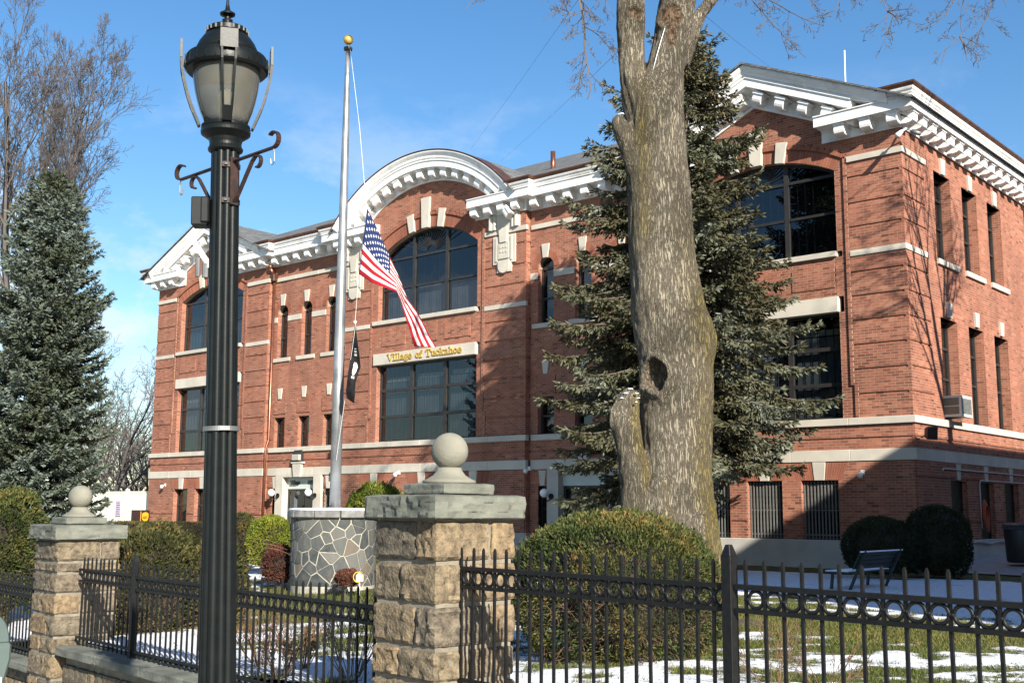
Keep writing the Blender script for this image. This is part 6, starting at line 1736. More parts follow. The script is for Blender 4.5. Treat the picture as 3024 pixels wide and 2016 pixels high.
d2 = np.clip(1-np.abs(lat-(tp(1470, 300, HT).dot(Vector((RT.x, RT.y, 0)))))/0.16, 0, 1)*np.clip((co[:, 2]-2.6)/0.8, 0, 1)*np.clip((6.0-co[:, 2])/1.0, 0, 1)
moss = np.clip(np.maximum(moss, d2*(fbm(lat*6, co[:, 2]*1.6, 31, 4)*1.6-0.35)), 0, 1)
colr = np.stack([moss, wood, np.zeros(nv), np.ones(nv)], 1).astype(np.float32)
ca = tme.color_attributes.new('Col', 'FLOAT_COLOR', 'POINT'); ca.data.foreach_set('color', colr.ravel())
tme.polygons.foreach_set('use_smooth', np.ones(len(tme.polygons), dtype=bool)); tme.update()
m, n_, l_, b_ = mk('maple_bark'); b_.inputs['Roughness'].default_value = 0.92; b_.inputs['Specular IOR Level'].default_value = 0.15
gm = n_.new('ShaderNodeNewGeometry')
def nd(t, **kw):
    q = n_.new(t)
    for k_, v_ in kw.items(): q.inputs[k_].default_value = v_
    return q
dn = nd('ShaderNodeTexNoise', Scale=2.2, Detail=3.0); l_.new(gm.outputs['Position'], dn.inputs['Vector'])
dv = n_.new('ShaderNodeVectorMath'); dv.operation = 'MULTIPLY_ADD'; dv.inputs[1].default_value = (0.12, 0.12, 0.12); l_.new(dn.outputs['Color'], dv.inputs[0]); l_.new(gm.outputs['Position'], dv.inputs[2])
mp = n_.new('ShaderNodeMapping'); mp.inputs['Scale'].default_value = (1, 1, 0.105); l_.new(dv.outputs[0], mp.inputs['Vector'])
na = nd('ShaderNodeTexNoise', Scale=40.0, Detail=4.0, Roughness=0.6); l_.new(mp.outputs[0], na.inputs['Vector'])
nb_ = nd('ShaderNodeTexNoise', Scale=60.0, Detail=8.0, Roughness=0.7); mp2 = n_.new('ShaderNodeMapping'); mp2.inputs['Scale'].default_value = (1, 1, 0.45); l_.new(gm.outputs['Position'], mp2.inputs['Vector']); l_.new(mp2.outputs[0], nb_.inputs['Vector'])
sb = n_.new('ShaderNodeMath'); sb.operation = 'SUBTRACT'; sb.inputs[1].default_value = 0.5; l_.new(na.outputs['Fac'], sb.inputs[0])
ab = n_.new('ShaderNodeMath'); ab.operation = 'ABSOLUTE'; l_.new(sb.outputs[0], ab.inputs[0])
rk = n_.new('ShaderNodeValToRGB'); e = rk.color_ramp.elements; e[0].position = 0.0; e[0].color = (0, 0, 0, 1); e[1].position = 0.10; e[1].color = (1, 1, 1, 1); l_.new(ab.outputs[0], rk.inputs[0])
rp = n_.new('ShaderNodeValToRGB'); e = rp.color_ramp.elements; e[0].position = 0.30; e[0].color = (0.175, 0.153, 0.120, 1); e[1].position = 0.70; e[1].color = (0.30, 0.272, 0.222, 1); l_.new(nb_.outputs['Fac'], rp.inputs[0])
mxk = n_.new('ShaderNodeMixRGB'); mxk.inputs['Color1'].default_value = (0.105, 0.090, 0.070, 1); l_.new(rk.outputs[0], mxk.inputs['Fac']); l_.new(rp.outputs[0], mxk.inputs['Color2'])
t2_ = nd('ShaderNodeTexNoise', Scale=1.6, Detail=5.0); l_.new(gm.outputs['Position'], t2_.inputs['Vector'])
r2_ = n_.new('ShaderNodeValToRGB'); r2_.color_ramp.elements[0].position = 0.36; r2_.color_ramp.elements[0].color = (0.58, 0.57, 0.52, 1); r2_.color_ramp.elements[1].position = 0.62; r2_.color_ramp.elements[1].color = (1.08, 1.06, 1.0, 1); l_.new(t2_.outputs['Fac'], r2_.inputs[0])
mx0 = n_.new('ShaderNodeMixRGB'); mx0.blend_type = 'MULTIPLY'; mx0.inputs['Fac'].default_value = 1.0; l_.new(mxk.outputs[0], mx0.inputs['Color1']); l_.new(r2_.outputs[0], mx0.inputs['Color2'])
at_ = n_.new('ShaderNodeAttribute'); at_.attribute_name = 'Col'; sp_ = n_.new('ShaderNodeSeparateColor'); l_.new(at_.outputs['Color'], sp_.inputs[0])
mx1 = n_.new('ShaderNodeMixRGB'); mx1.inputs['Color2'].default_value = (0.165, 0.125, 0.014, 1); mx2 = n_.new('ShaderNodeMixRGB')
mw_ = nd('ShaderNodeTexNoise', Scale=22.0, Detail=6.0); rw_ = n_.new('ShaderNodeValToRGB'); rw_.color_ramp.elements[0].position = 0.38; rw_.color_ramp.elements[0].color = (0.045, 0.028, 0.018, 1); rw_.color_ramp.elements[1].position = 0.62; rw_.color_ramp.elements[1].color = (0.20, 0.135, 0.085, 1)
l_.new(gm.outputs['Position'], mw_.inputs['Vector']); l_.new(mw_.outputs['Fac'], rw_.inputs[0]); l_.new(rw_.outputs[0], mx2.inputs['Color2'])
ml_ = n_.new('ShaderNodeMath'); ml_.operation = 'MULTIPLY'; l_.new(sp_.outputs[0], ml_.inputs[0]); l_.new(rk.outputs[0], ml_.inputs[1])
l_.new(ml_.outputs[0], mx1.inputs['Fac']); l_.new(mx0.outputs[0], mx1.inputs['Color1']); l_.new(sp_.outputs[1], mx2.inputs['Fac']); l_.new(mx1.outputs[0], mx2.inputs['Color1']); l_.new(mx2.outputs[0], b_.inputs['Base Color'])
hm = n_.new('ShaderNodeMath'); hm.operation = 'MULTIPLY_ADD'; hm.inputs[1].default_value = 0.35; l_.new(nb_.outputs['Fac'], hm.inputs[0]); l_.new(rk.outputs[0], hm.inputs[2])
bp_ = n_.new('ShaderNodeBump'); bp_.inputs['Strength'].default_value = 1.0; bp_.inputs['Distance'].default_value = 0.02; l_.new(hm.outputs[0], bp_.inputs['Height']); l_.new(bp_.outputs[0], b_.inputs['Normal'])
tme.materials.clear(); tme.materials.append(m); M['maple_bark'] = m
b0 = tp(1562, 1440, HT); maple = empty('maple_tree', (b0.x, b0.y, -1.45)); tag(maple, 'huge old maple trunk with knots and moss in front of the hall', 'tree', 'leafless trees')
MI = Matrix.Translation((-b0.x, -b0.y, 1.45))
def mpart(o): o.parent = maple; o.matrix_parent_inverse = MI.copy(); return o
mpart(place(tme, 'trunk'))
# limbs above the frame, drooping twigs into it
TW = dict(steps=[6, 5, 4], wob=[0.16, 0.2, 0.25], trop=[Vector((0, 0, -0.05)), Vector((0, 0, -0.02)), Vector((0, 0, 0.03))], kids=[6, 4], ang=[42, 48], len=[0.5, 0.5], rad=0.6, rmin=0.0032, start=0.12)
g = random.Random(3); segs = []
def poly_branch(pl, r0, r1, kids, klen, hd=HT-0.6, side=True):
    pts = [tp(x, y, hd+(o if len(t) > 2 else 0.0)) for t in pl for (x, y, o) in [(t[0], t[1], t[2] if len(t) > 2 else 0.0)]]
    fine = []
    for a, b in zip(pts[:-1], pts[1:]):
        k = max(1, int((b-a).length/0.08))
        for i in range(k): fine.append(a+(b-a)*(i/k)+rvec(g)*0.008)
    fine.append(pts[-1]); n = len(fine)
    for i in range(n-1):
        f0, f1 = i/(n-1), (i+1)/(n-1); segs.append((fine[i], fine[i+1], r0+(r1-r0)*f0, r0+(r1-r0)*f1))
    for j in range(kids):
        i = int((n-2)*(0.18+0.82*(j+g.random())/max(1, kids))); i = min(i, n-2); d = (fine[i+1]-fine[i]).normalized()
        ax = d.cross(rvec(g)).normalized(); nd = Matrix.Rotation(R_(g.uniform(35, 65)), 3, ax) @ d
        f = i/(n-1); grow(segs, fine[i], nd, klen*g.uniform(0.6, 1.15)*(1.15-0.5*f), max(0.004, (r0+(r1-r0)*f)*0.55), 0, g, TW)
poly_branch([(1438, -260), (1385, -210), (1338, -120), (1325, -30), (1336, 25), (1343, 70), (1343, 115), (1352, 165), (1356, 205), (1349, 228)], 0.026, 0.010, 26, 0.62)
poly_branch([(1343, 60), (1375, 82), (1400, 110), (1420, 135)], 0.009, 0.004, 5, 0.3)
poly_branch([(1338, 30), (1320, 36), (1290, 20), (1265, 32), (1245, 50)], 0.010, 0.004, 6, 0.26)
poly_branch([(1330, -80), (1250, -60), (1120, -30), (1085, -5), (1070, 22)], 0.010, 0.004, 8, 0.3)
poly_branch([(1400, -160), (1395, -60), (1392, 10), (1412, 40)], 0.009, 0.004, 5, 0.35)
poly_branch([(1705, -120, 0.5), (1820, -190, 0.3), (2000, -215, 0.0), (2200, -200, -0.2), (2420, -170, -0.4)], 0.075, 0.035, 0, 0.5)
for pl, kk in (([(1712, -125), (1716, -40), (1730, 3), (1774, 54), (1823, 106), (1852, 134)], 9), ([(1730, -140), (1766, 0), (1812, 26), (1864, 52), (1892, 59)], 9),
               ([(1900, -190), (1925, -60), (1928, 0), (1924, 22), (1890, 40)], 8), ([(2010, -200), (2027, 0), (2038, 26), (2034, 55), (2035, 84)], 8), ([(2038, 26), (2054, 33), (2066, 62)], 4),
               ([(2180, -190), (2191, 0), (2172, 34), (2150, 56), (2117, 65)], 8), ([(2200, -190), (2211, 0), (2206, 38), (2209, 74), (2202, 90), (2169, 117), (2161, 153)], 10), ([(2205, 85), (2216, 115), (2222, 140)], 3),
               ([(2260, -180), (2275, 0), (2270, 35), (2253, 65), (2240, 93)], 8), ([(1830, -190), (1850, -30), (1870, 20)], 6), ([(1960, -205), (1985, -30), (1978, 25)], 6), ([(2330, -170), (2300, -30), (2310, 15)], 5)):
    poly_branch(pl, 0.013, 0.0045, kk, 0.42)
mpart(place(segs_to_mesh('twigs', segs, M['bark_dark'], 3), 'twigs'))
# crown far above the frame
segs = []
CR = dict(steps=[7, 6, 5], wob=[0.12, 0.16, 0.2], trop=[UPV*0.04, UPV*0.03, UPV*0.0], kids=[6, 5], ang=[36, 42], len=[0.6, 0.6], rad=0.55, rmin=0.012, start=0.2)
for (dx, dy, rr) in ((1590, -420, 0.2), (1418, -450, 0.13)):
    for j in range(4):
        a = j*math.pi/2+g.random(); grow(segs, tp(dx, dy, HT+0.3), Vector((math.cos(a)*0.6, math.sin(a)*0.6, 1)).normalized(), 5.5, rr*0.6, 0, g, CR)
mpart(place(segs_to_mesh('crown', segs, M['bark_grey'], 4), 'crown'))
# snow caught on the broken stem and burl
def snow_lump(pts, r, label):
    mb = MB()
    for (dx, dy, o, s) in pts:
        c = tp(dx, dy, HT+o); n = 8
        mb.lathe([(r*s*math.sin(t)*1.25, -0.42*r*s*math.cos(t)) for t in [0.05+math.pi*0.97*i/n for i in range(n+1)]], 10, tuple(c))
    o = mpart(mb.build('snow_patch', M['snow'], smooth=True)); return o
snow_lump([(1448, 893, -0.22, 0.9), (1438, 903, -0.26, 0.8), (1428, 914, -0.28, 0.6), (1462, 903, -0.30, 0.7), (1466, 914, -0.34, 0.6), (1461, 923, -0.36, 0.5)], 0.032, '')
snow_lump([(1428, 262, -0.05, 1.0), (1422, 264, -0.05, 0.7)], 0.028, '')
for pts in ([(1499, 165), (1508, 130), (1518, 95), (1527, 65)],):
    mb = MB(); mb.tube([tp(x, y, HT-0.20) for x, y in pts], [0.004, 0.006, 0.005, 0.003], 6)
    mpart(mb.build('frost_line', M['snow'], smooth=True))

# ---- spruces
def leaf_quads(p, ax, nrm, L, W):
    """rhombic leaves at p along ax (unit), width direction from nrm"""
    sd = np.cross(ax, nrm); ln = np.linalg.norm(sd, axis=1, keepdims=True); sd = sd/np.maximum(ln, 1e-6)
    V = np.zeros((len(p), 4, 3)); L = L[:, None]; W = W[:, None]
    V[:, 0] = p; V[:, 1] = p+ax*L*0.55+sd*W; V[:, 2] = p+ax*L; V[:, 3] = p+ax*L*0.55-sd*W
    return V.reshape(-1, 3), np.arange(len(p)*4).reshape(-1, 4)
def unit(a): return a/np.maximum(np.linalg.norm(a, axis=1, keepdims=True), 1e-9)
def spruce(name, x, y, z0, H, Rm, shape, label, group, seed, stops, droop=0.35, whorl=0.26, nb=8, dens=1.0, needle=0.11, cones=0, keep=None, k_need=4, inner=0.2, gaps=0.0):
    t = empty(name, (x, y, z0)); tag(t, label, 'tree', group); g = random.Random(seed); gn = np.random.default_rng(seed)
    sh = lambda h: float(np.interp(h, [s[0] for s in shape], [s[1] for s in shape]))*Rm
    segs = [(Vector((0, 0, -0.2+H*i/10)), Vector((0, 0, -0.2+H*(i+1)/10)), 0.02*H*(1-i/10)*0.75+0.015, 0.02*H*(1-(i+1)/10)*0.75+0.012) for i in range(10)]
    place(segs_to_mesh('trunk', segs, M['bark_dark'], 8), 'trunk', t)
    P0, D0 = [], []; bs = []
    zz = H*0.05
    while zz < H*0.985:
        h = zz/H; R = sh(h); k = max(4, int(nb*(0.6+0.6*R/Rm)))
        a0 = g.uniform(0, 6.28)
        for j in range(k):
            a = a0+2*math.pi*j/k+g.uniform(-0.25, 0.25)
            L = R*g.uniform(0.62, 1.08)
            if gaps and g.random() < gaps: continue
            if keep is not None: L *= keep(a, h, g)
            if L < 0.06: continue
            e = Vector((math.cos(a), math.sin(a), 0)); s = Vector((-math.sin(a), math.cos(a), 0)); n = max(3, int(L/0.22)); pts = []
            up0 = 0.30*h+0.02-0.22*(1-h); up0 += g.uniform(-0.1, 0.1)
            for i in range(n+1):
                f = i/n; pts.append(e*(L*f)+s*(0.05*L*math.sin(f*3+j))+Vector((0, 0, zz+L*(up0*f-droop*f*f+0.28*f**4))))
            r0 = 0.012+0.010*L
            for i in range(n): bs.append((pts[i], pts[i+1], r0*(1-i/n)+0.004, r0*(1-(i+1)/n)+0.003))
            # branchlets on both sides and drooping below
            m = max(2, int(L*dens/0.105))
            for q in range(m):
                f = inner+(1-inner)*(q+g.random())/m; fi = min(n-1, int(f*n)); b = pts[fi]+(pts[fi+1]-pts[fi])*(f*n-fi); bd = (pts[fi+1]-pts[fi]).normalized()
                sg = 1 if q % 2 else -1
                bl = (0.14+0.34*L*(1-f)*0.5+0.10*g.random())*(0.85 if L < 0.5 else 1)
                dd = (bd*g.uniform(0.5, 0.9)+s*sg*g.uniform(0.45, 0.9)+Vector((0, 0, -droop*g.uniform(0.4, 1.6)))).normalized()
                ns = max(1, int(bl/0.085))
                for w in range(ns):
                    P0.append(b+dd*(bl*w/ns)+Vector((0, 0, -0.10*droop*(w/ns)**2))); D0.append((dd+Vector((0, 0, -0.25*droop*w/ns))).normalized())
            P0.append(pts[-1]); D0.append((pts[-1]-pts[-2]).normalized())
        zz += whorl*(0.75+0.5*g.random())*(1.0 if h < 0.85 else 0.6)
    for w in range(10): P0.append(Vector((0, 0, H*(0.95+0.05*w/10)))); D0.append(UPV)
    place(segs_to_mesh('branches', bs, M['bark_dark'], 4), 'branches', t)
    P = np.array([tuple(v) for v in P0]); D = np.array([tuple(v) for v in D0]); n = len(P)
    tone = np.clip(0.5+0.9*(fbm(P[:, 0]*1.1+P[:, 1]*0.7, P[:, 2]*1.3, seed, 3)-0.5)+gn.normal(0, 0.14, n), 0, 1)
    V, F, Cc = [], [], []; off = 0
    for k in range(k_need):
        rd = unit(gn.normal(0, 1, (n, 3))); ax = unit(D*0.95+rd*0.62); nm = unit(gn.normal(0, 1, (n, 3)))
        st = P+D*(gn.uniform(-0.02, 0.06, (n, 1)))
        v, f = leaf_quads(st, ax, nm, needle*gn.uniform(0.7, 1.2, n), needle*0.15*gn.uniform(0.8, 1.2, n))
        V.append(v); F.append(f+off); off += len(v); Cc.append(np.repeat(np.clip(tone+gn.normal(0, 0.08, n), 0, 1), 4))
    mname = 'needles_'+name+str(seed)
    M[mname] = ramp_mat(mname, stops, 'Col', 0.75, spec=0.25, trans=0.12)
    o = place(fast_mesh('needles', np.concatenate(V), np.concatenate(F), M[mname], np.concatenate(Cc)), 'needles', t); o['kind'] = 'stuff'
    if cones:
        mb = MB(); idx = [i for i in range(n) if P[i][2] > H*0.80]
        for c in range(cones):
            p = P[g.choice(idx)]; mb.lathe([(0.003, -0.11), (0.018, -0.09), (0.022, -0.05), (0.012, 0.0)], 6, tuple(p+np.array([g.uniform(-0.05, 0.05), g.uniform(-0.05, 0.05), -0.02])))
        co_ = mb.build('cones', mat('cone', (0.33, 0.20, 0.09), (0.24, 0.14, 0.06), 0.8, 20), t, smooth=True); co_['kind'] = 'stuff'
    return t, n
x, y = plan(74, 34.0); zt_ = zat(105, 380, 34.0)*1.03
SPB = [(0.0, (0.042, 0.052, 0.024)), (0.35, (0.085, 0.104, 0.066)), (0.7, (0.135, 0.168, 0.140)), (1.0, (0.19, 0.235, 0.21))]
spruce('blue_spruce', x, y, -1.6, zt_+1.6, 2.15, [(0, 0.9), (0.1, 1.0), (0.4, 1.0), (0.6, 0.87), (0.75, 0.70), (0.85, 0.52), (0.93, 0.32), (1, 0.02)], 'dense blue spruce at the far left beyond the farther pier', 'spruces', 9, SPB, droop=0.16, whorl=0.24, nb=11, dens=1.5, needle=0.165, k_need=5, inner=0.25)
SX_, SY_ = plan(1590, 26.6); zt_ = zat(1625, 40, 26.6)*1.06
SPG = [(0.0, (0.034, 0.032, 0.014)), (0.35, (0.078, 0.074, 0.036)), (0.7, (0.115, 0.120, 0.075)), (1.0, (0.180, 0.205, 0.165))]
va2 = math.atan2(RT.y, RT.x)
def asym(a, h, g):
    c = math.cos(a-va2)     # +1: towards picture right
    k = 1.0
    if c > 0.15:
        if h < 0.20: return 0.0
        if h < 0.27: k = 0.85
        if g.random() < 0.20: return 0.0
        k *= g.uniform(0.72, 1.12)
        if 0.62 < h < 0.80: k *= 0.85
    elif c < -0.3 and h > 0.6: k = 1.25*g.uniform(0.8, 1.1)
    if abs(c) <= 0.3 and h < 0.12: k *= 0.5
    return k
spruce('tall_spruce', SX_, SY_, -1.45, zt_+1.45, 3.55, [(0, 0.45), (0.08, 0.72), (0.2, 0.92), (0.36, 1.0), (0.55, 0.84), (0.72, 0.60), (0.84, 0.46), (0.93, 0.27), (1, 0.03)], 'tall ragged spruce behind the maple trunk, covering the right pavilion', 'spruces', 15, SPG, droop=0.42, whorl=0.26, nb=10, dens=1.4, needle=0.165, cones=130, keep=asym, k_need=5, inner=0.15, gaps=0.07)

# =================================================================== SHRUBS
YEW = [(0.0, (0.014, 0.022, 0.008)), (0.35, (0.038, 0.055, 0.014)), (0.65, (0.080, 0.090, 0.022)), (0.85, (0.14, 0.12, 0.035)), (1.0, (0.20, 0.11, 0.035))]
DARK = [(0.0, (0.010, 0.016, 0.008)), (0.5, (0.022, 0.034, 0.014)), (1.0, (0.045, 0.055, 0.020))]
LIME = [(0.0, (0.05, 0.075, 0.010)), (0.5, (0.13, 0.16, 0.016)), (1.0, (0.24, 0.25, 0.03))]
REDB = [(0.0, (0.035, 0.014, 0.012)), (0.5, (0.10, 0.032, 0.022)), (1.0, (0.17, 0.065, 0.035))]
BROWNY = [(0.0, (0.018, 0.022, 0.008)), (0.5, (0.055, 0.058, 0.016)), (1.0, (0.15, 0.105, 0.03))]
MS = {k: ramp_mat('leaf_'+k, v, 'Col', 0.7, spec=0.25, trans=0.15) for k, v in (('yew', YEW), ('dark', DARK), ('lime', LIME), ('red', REDB), ('browny', BROWNY))}
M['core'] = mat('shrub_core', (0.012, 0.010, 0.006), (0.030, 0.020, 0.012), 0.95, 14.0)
M['twig_brown'] = mat('twig_brown', (0.15, 0.085, 0.045), (0.085, 0.05, 0.03), 0.85, 9.0)
def shrub(name, c, rad, n, size, kind, label, seed, boxy=0.0, lump=0.14, zmin=-0.75, twigs=0, sparse_low=0.0, rz=0.0, group='shrubs', core=0.84, flat=0.0):
    """clipped shrub: c centre, rad half sizes"""
    gn = np.random.default_rng(seed); g = random.Random(seed)
    t = empty(name, (c[0], c[1], c[2]-rad[2]), rz); tag(t, label, 'shrub', group); rad = np.array(rad)
    per = 20; nc = max(60, n//per)
    cd = unit(gn.normal(0, 1, (nc*3, 3))); cd = cd[cd[:, 2] > zmin][:nc]; nc = len(cd)
    ci = gn.integers(0, nc, n); sg = 0.050/float(np.mean(rad))*(1.0 if size < 0.058 else 1.25)
    d = unit(cd[ci]+gn.normal(0, 1, (n, 3))*sg); n = len(d)
    crad = gn.normal(0, 0.020, nc)[ci]; ctone = gn.normal(0, 0.17, nc)[ci]
    if boxy > 0:
        mxx = np.max(np.abs(d), axis=1, keepdims=True); d2 = d/mxx; ds = d*(1-boxy)+d2*boxy
    else: ds = d
    an = np.arctan2(d[:, 1], d[:, 0])
    lm = 1+lump*2*(fbm(an*1.6+7, d[:, 2]*2.3, seed, 3)-0.5)+lump*0.8*(fbm(an*5+d[:, 2]*3, d[:, 2]*7, seed+5, 2)-0.5)
    rr = lm*(1-np.abs(gn.normal(0, 0.055, n))+(gn.random(n) < 0.10)*gn.uniform(0, 0.05, n)+crad)
    p = ds*rad*rr[:, None]; p[:, 2] += rad[2]
    nrm = unit(d/rad)
    if sparse_low > 0:
        keep = (p[:, 2]/(2*rad[2]) > 0.5) | (gn.random(n) > sparse_low*(0.6+0.8*fbm(an*3, p[:, 2]*3, seed+9, 2))); p, nrm, an, ctone = p[keep], nrm[keep], an[keep], ctone[keep]; n = len(p)
    ax = unit(nrm*0.9+unit(gn.normal(0, 1, (n, 3)))*0.75+np.array([[0, 0, 0.35]])); rn = unit(gn.normal(0, 1, (n, 3)))
    v, f = leaf_quads(p-ax*size*0.4, ax, rn, size*gn.uniform(0.7, 1.3, n), size*0.17*gn.uniform(0.8, 1.3, n))
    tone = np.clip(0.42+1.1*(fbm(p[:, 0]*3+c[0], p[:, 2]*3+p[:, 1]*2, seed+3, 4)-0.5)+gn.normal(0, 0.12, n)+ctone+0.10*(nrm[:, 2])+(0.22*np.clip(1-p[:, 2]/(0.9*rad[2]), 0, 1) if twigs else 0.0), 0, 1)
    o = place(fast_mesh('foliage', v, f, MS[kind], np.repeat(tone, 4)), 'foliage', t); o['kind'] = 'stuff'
    # dark lumpy core added inside to block light through the leaves
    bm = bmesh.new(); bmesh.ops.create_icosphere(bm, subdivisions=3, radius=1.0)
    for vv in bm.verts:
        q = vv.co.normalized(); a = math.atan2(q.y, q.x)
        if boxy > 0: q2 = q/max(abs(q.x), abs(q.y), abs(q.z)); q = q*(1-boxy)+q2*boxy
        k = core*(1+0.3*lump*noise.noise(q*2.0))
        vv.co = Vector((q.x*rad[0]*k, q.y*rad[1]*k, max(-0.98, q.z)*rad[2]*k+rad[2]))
    me = bpy.data.meshes.new('core'); bm.to_mesh(me); bm.free(); me.materials.append(M['core']); place(me, 'dark_core', t)
    if twigs:
        segs = []
        TP = dict(steps=[4, 3], wob=[0.3, 0.35], trop=[UPV*0.05, UPV*0.0], kids=[3], ang=[45], len=[0.6], rad=0.6, rmin=0.003, start=0.1)
        for k in range(twigs):
            a = g.uniform(0, 6.28); zq = g.uniform(0.05, 0.62)*2*rad[2]; w = math.sqrt(max(0.05, 1-((zq-rad[2])/rad[2])**2))*0.80
            p0 = Vector((math.cos(a)*rad[0]*w, math.sin(a)*rad[1]*w, zq)); grow(segs, p0, (Vector((math.cos(a), math.sin(a), g.uniform(-0.5, 0.5)))+rvec(g)*0.8).normalized(), g.uniform(0.14, 0.34)*rad[0]**0.3, 0.0055, 0, g, TP)
        o = place(segs_to_mesh('twigs', segs, M['twig_brown'], 3), 'twigs', t); o['kind'] = 'stuff'
    return t
def sh_at(dx, dytop, dybot, half_px, depth, ry, **kw):
    x, y = plan(dx, depth); zt = zat(dx, dytop, depth); zb = zat(dx, dybot, depth); s = depth/2591.0
    return (x, y, (zt+zb)/2), (half_px*s, ry, (zt-zb)/2)
x, y = plan(1415, 11.3); zt = zat(1400, 1176, 11.3)
shrub('yew_bush', (x, y, zt-0.80), (1.08, 0.95, 0.80), 62000, 0.043, 'yew', 'large rounded yew behind the railing, right of the near pier', 31, lump=0.11, zmin=-0.9, twigs=480, sparse_low=0.55, core=0.74, rz=YAW)
c, r = sh_at(350, 1208, 1490, 118, 15.2, 1.0); shrub('yew_bush', c, r, 24000, 0.06, 'browny', 'broad olive yew behind the left railing, right of the farther pier', 32, lump=0.16, zmin=-0.95, twigs=300, sparse_low=0.6, core=0.82, rz=YAW)
c, r = sh_at(500, 1225, 1480, 75, 15.5, 0.7); shrub('yew_bush', c, r, 9000, 0.06, 'browny', 'olive yew half hidden behind the lamp post', 33, lump=0.2, twigs=120, sparse_low=0.5, rz=YAW)
c, r = sh_at(32, 1130, 1420, 78, 19.0, 0.8); shrub('yew_bush', c, r, 18000, 0.075, 'yew', 'orange tinged evergreen bush at the left edge beside the farther pier', 34, lump=0.18, rz=YAW)
c, r = sh_at(-60, 1250, 1480, 90, 18.0, 0.8); shrub('yew_bush', c, r, 9000, 0.07, 'browny', 'brownish bush behind the far left railing', 35, lump=0.2, twigs=90, rz=YAW)
c, r = sh_at(622, 1185, 1305, 50, 24.5, 0.5); shrub('golden_shrub', c, r, 14000, 0.06, 'lime', 'bright yellow-green clipped shrub left of the round stone base', 36, lump=0.08, boxy=0.25, rz=YAW)
c, r = sh_at(558, 1178, 1300, 42, 26.5, 0.5); shrub('dark_shrub', c, r, 8000, 0.06, 'browny', 'dull olive shrub between the lamp post and the golden shrub', 37, lump=0.15, rz=YAW)
c, r = sh_at(870, 1108, 1320, 82, 25.0, 0.8); shrub('golden_shrub', c, r, 22000, 0.065, 'lime', 'yellow-green shrub behind the near pier, right of the flagpole', 38, lump=0.15, boxy=0.1, rz=YAW)
c, r = sh_at(648, 1252, 1345, 40, 21.5, 0.4); shrub('barberry', c, r, 7000, 0.05, 'red', 'dark red barberry left of the round stone base', 39, lump=0.22, core=0.7, twigs=60, rz=YAW)
c, r = sh_at(803, 1306, 1345, 26, 19.6, 0.25); shrub('barberry', c, r, 3500, 0.04, 'red', 'small russet shrub in front of the round stone base', 40, lump=0.25, core=0.6, twigs=60, rz=YAW)
c, r = sh_at(2020, 1186, 1330, 86, 24.3, 0.8); shrub('boxwood', c, r, 14000, 0.06, 'dark', 'dark rounded bush behind the bench, left of the taller one', 41, lump=0.05, rz=YAW)
c, r = sh_at(2150, 1160, 1335, 74, 24.8, 0.72); shrub('boxwood', c, r, 14000, 0.06, 'dark', 'dark ball-shaped bush behind the bench, the taller of the pair', 42, lump=0.04, boxy=0.15, rz=YAW)
mb_pts = (plan(240, 43.0), plan(610, 37.5))
hx, hy = (mb_pts[0][0]+mb_pts[1][0])/2, (mb_pts[0][1]+mb_pts[1][1])/2; hl = math.hypot(mb_pts[0][0]-mb_pts[1][0], mb_pts[0][1]-mb_pts[1][1])/2
zt = zat(400, 1199, 40.5)
shrub('hedge', (hx, hy, zt-0.55), (hl, 0.6, 0.55), 26000, 0.075, 'browny', 'long low clipped hedge in front of the left pavilion', 43, boxy=0.9, lump=0.03, rz=math.atan2(mb_pts[1][1]-mb_pts[0][1], mb_pts[1][0]-mb_pts[0][0]), core=0.93)

# bare twiggy plants behind the railings
def twig_bush(dx, depth, h, n, spread, label, seed, m, r0=0.006, leaves=0):
    x, y = plan(dx, depth); z = float(lawn_z(x, y)); t = empty('twig_bush', (x, y, z)); tag(t, label, 'shrub', 'leafless small shrubs'); g = random.Random(seed); segs = []
    TP = dict(steps=[6, 4, 3], wob=[0.10, 0.16, 0.2], trop=[UPV*0.05, UPV*0.05, UPV*0.03], kids=[4, 3], ang=[28, 34], len=[0.5, 0.55], rad=0.65, rmin=0.0028, start=0.2)
    for k in range(n):
        a = g.uniform(0, 6.28); s = g.uniform(0.1, spread); grow(segs, Vector((math.cos(a)*0.06, math.sin(a)*0.06, 0)), Vector((math.cos(a)*s, math.sin(a)*s, 1)).normalized(), h*g.uniform(0.6, 1.05), r0, 0, g, TP)
    o = place(segs_to_mesh('stems', segs, m, 4), 'stems', t); o['kind'] = 'stuff'
    if leaves:
        gn = np.random.default_rng(seed); idx = gn.integers(0, len(segs), leaves); p = np.array([tuple(segs[i][1]) for i in idx]); p = p[p[:, 2] < h*0.7]; k = len(p)
        ax = unit(gn.normal(0, 1, (k, 3))); v, f = leaf_quads(p, ax, unit(gn.normal(0, 1, (k, 3))), gn.uniform(0.03, 0.06, k), gn.uniform(0.008, 0.016, k))
        o = place(fast_mesh('dead_leaves', v, f, MS['dead'], np.repeat(gn.random(k), 4)), 'dead_leaves', t); o['kind'] = 'stuff'
    return t
MS['dead'] = ramp_mat('leaf_dead', [(0.0, (0.10, 0.045, 0.02)), (0.5, (0.20, 0.10, 0.045)), (1.0, (0.32, 0.22, 0.12))], 'Col', 0.8, spec=0.2, trans=0.2)
twig_bush(818, 10.2, 0.75, 22, 0.75, 'dark bare twiggy bush just left of the near pier', 51, M['bark_dark'])
twig_bush(700, 11.2, 0.55, 16, 0.7, 'rusty dried shrub behind the railing right of the lamp post', 52, M['twig_brown'], leaves=260)
twig_bush(615, 11.6, 0.6, 16, 0.7, 'rusty dried shrub behind the railing next to the lamp post', 53, M['twig_brown'], leaves=300)
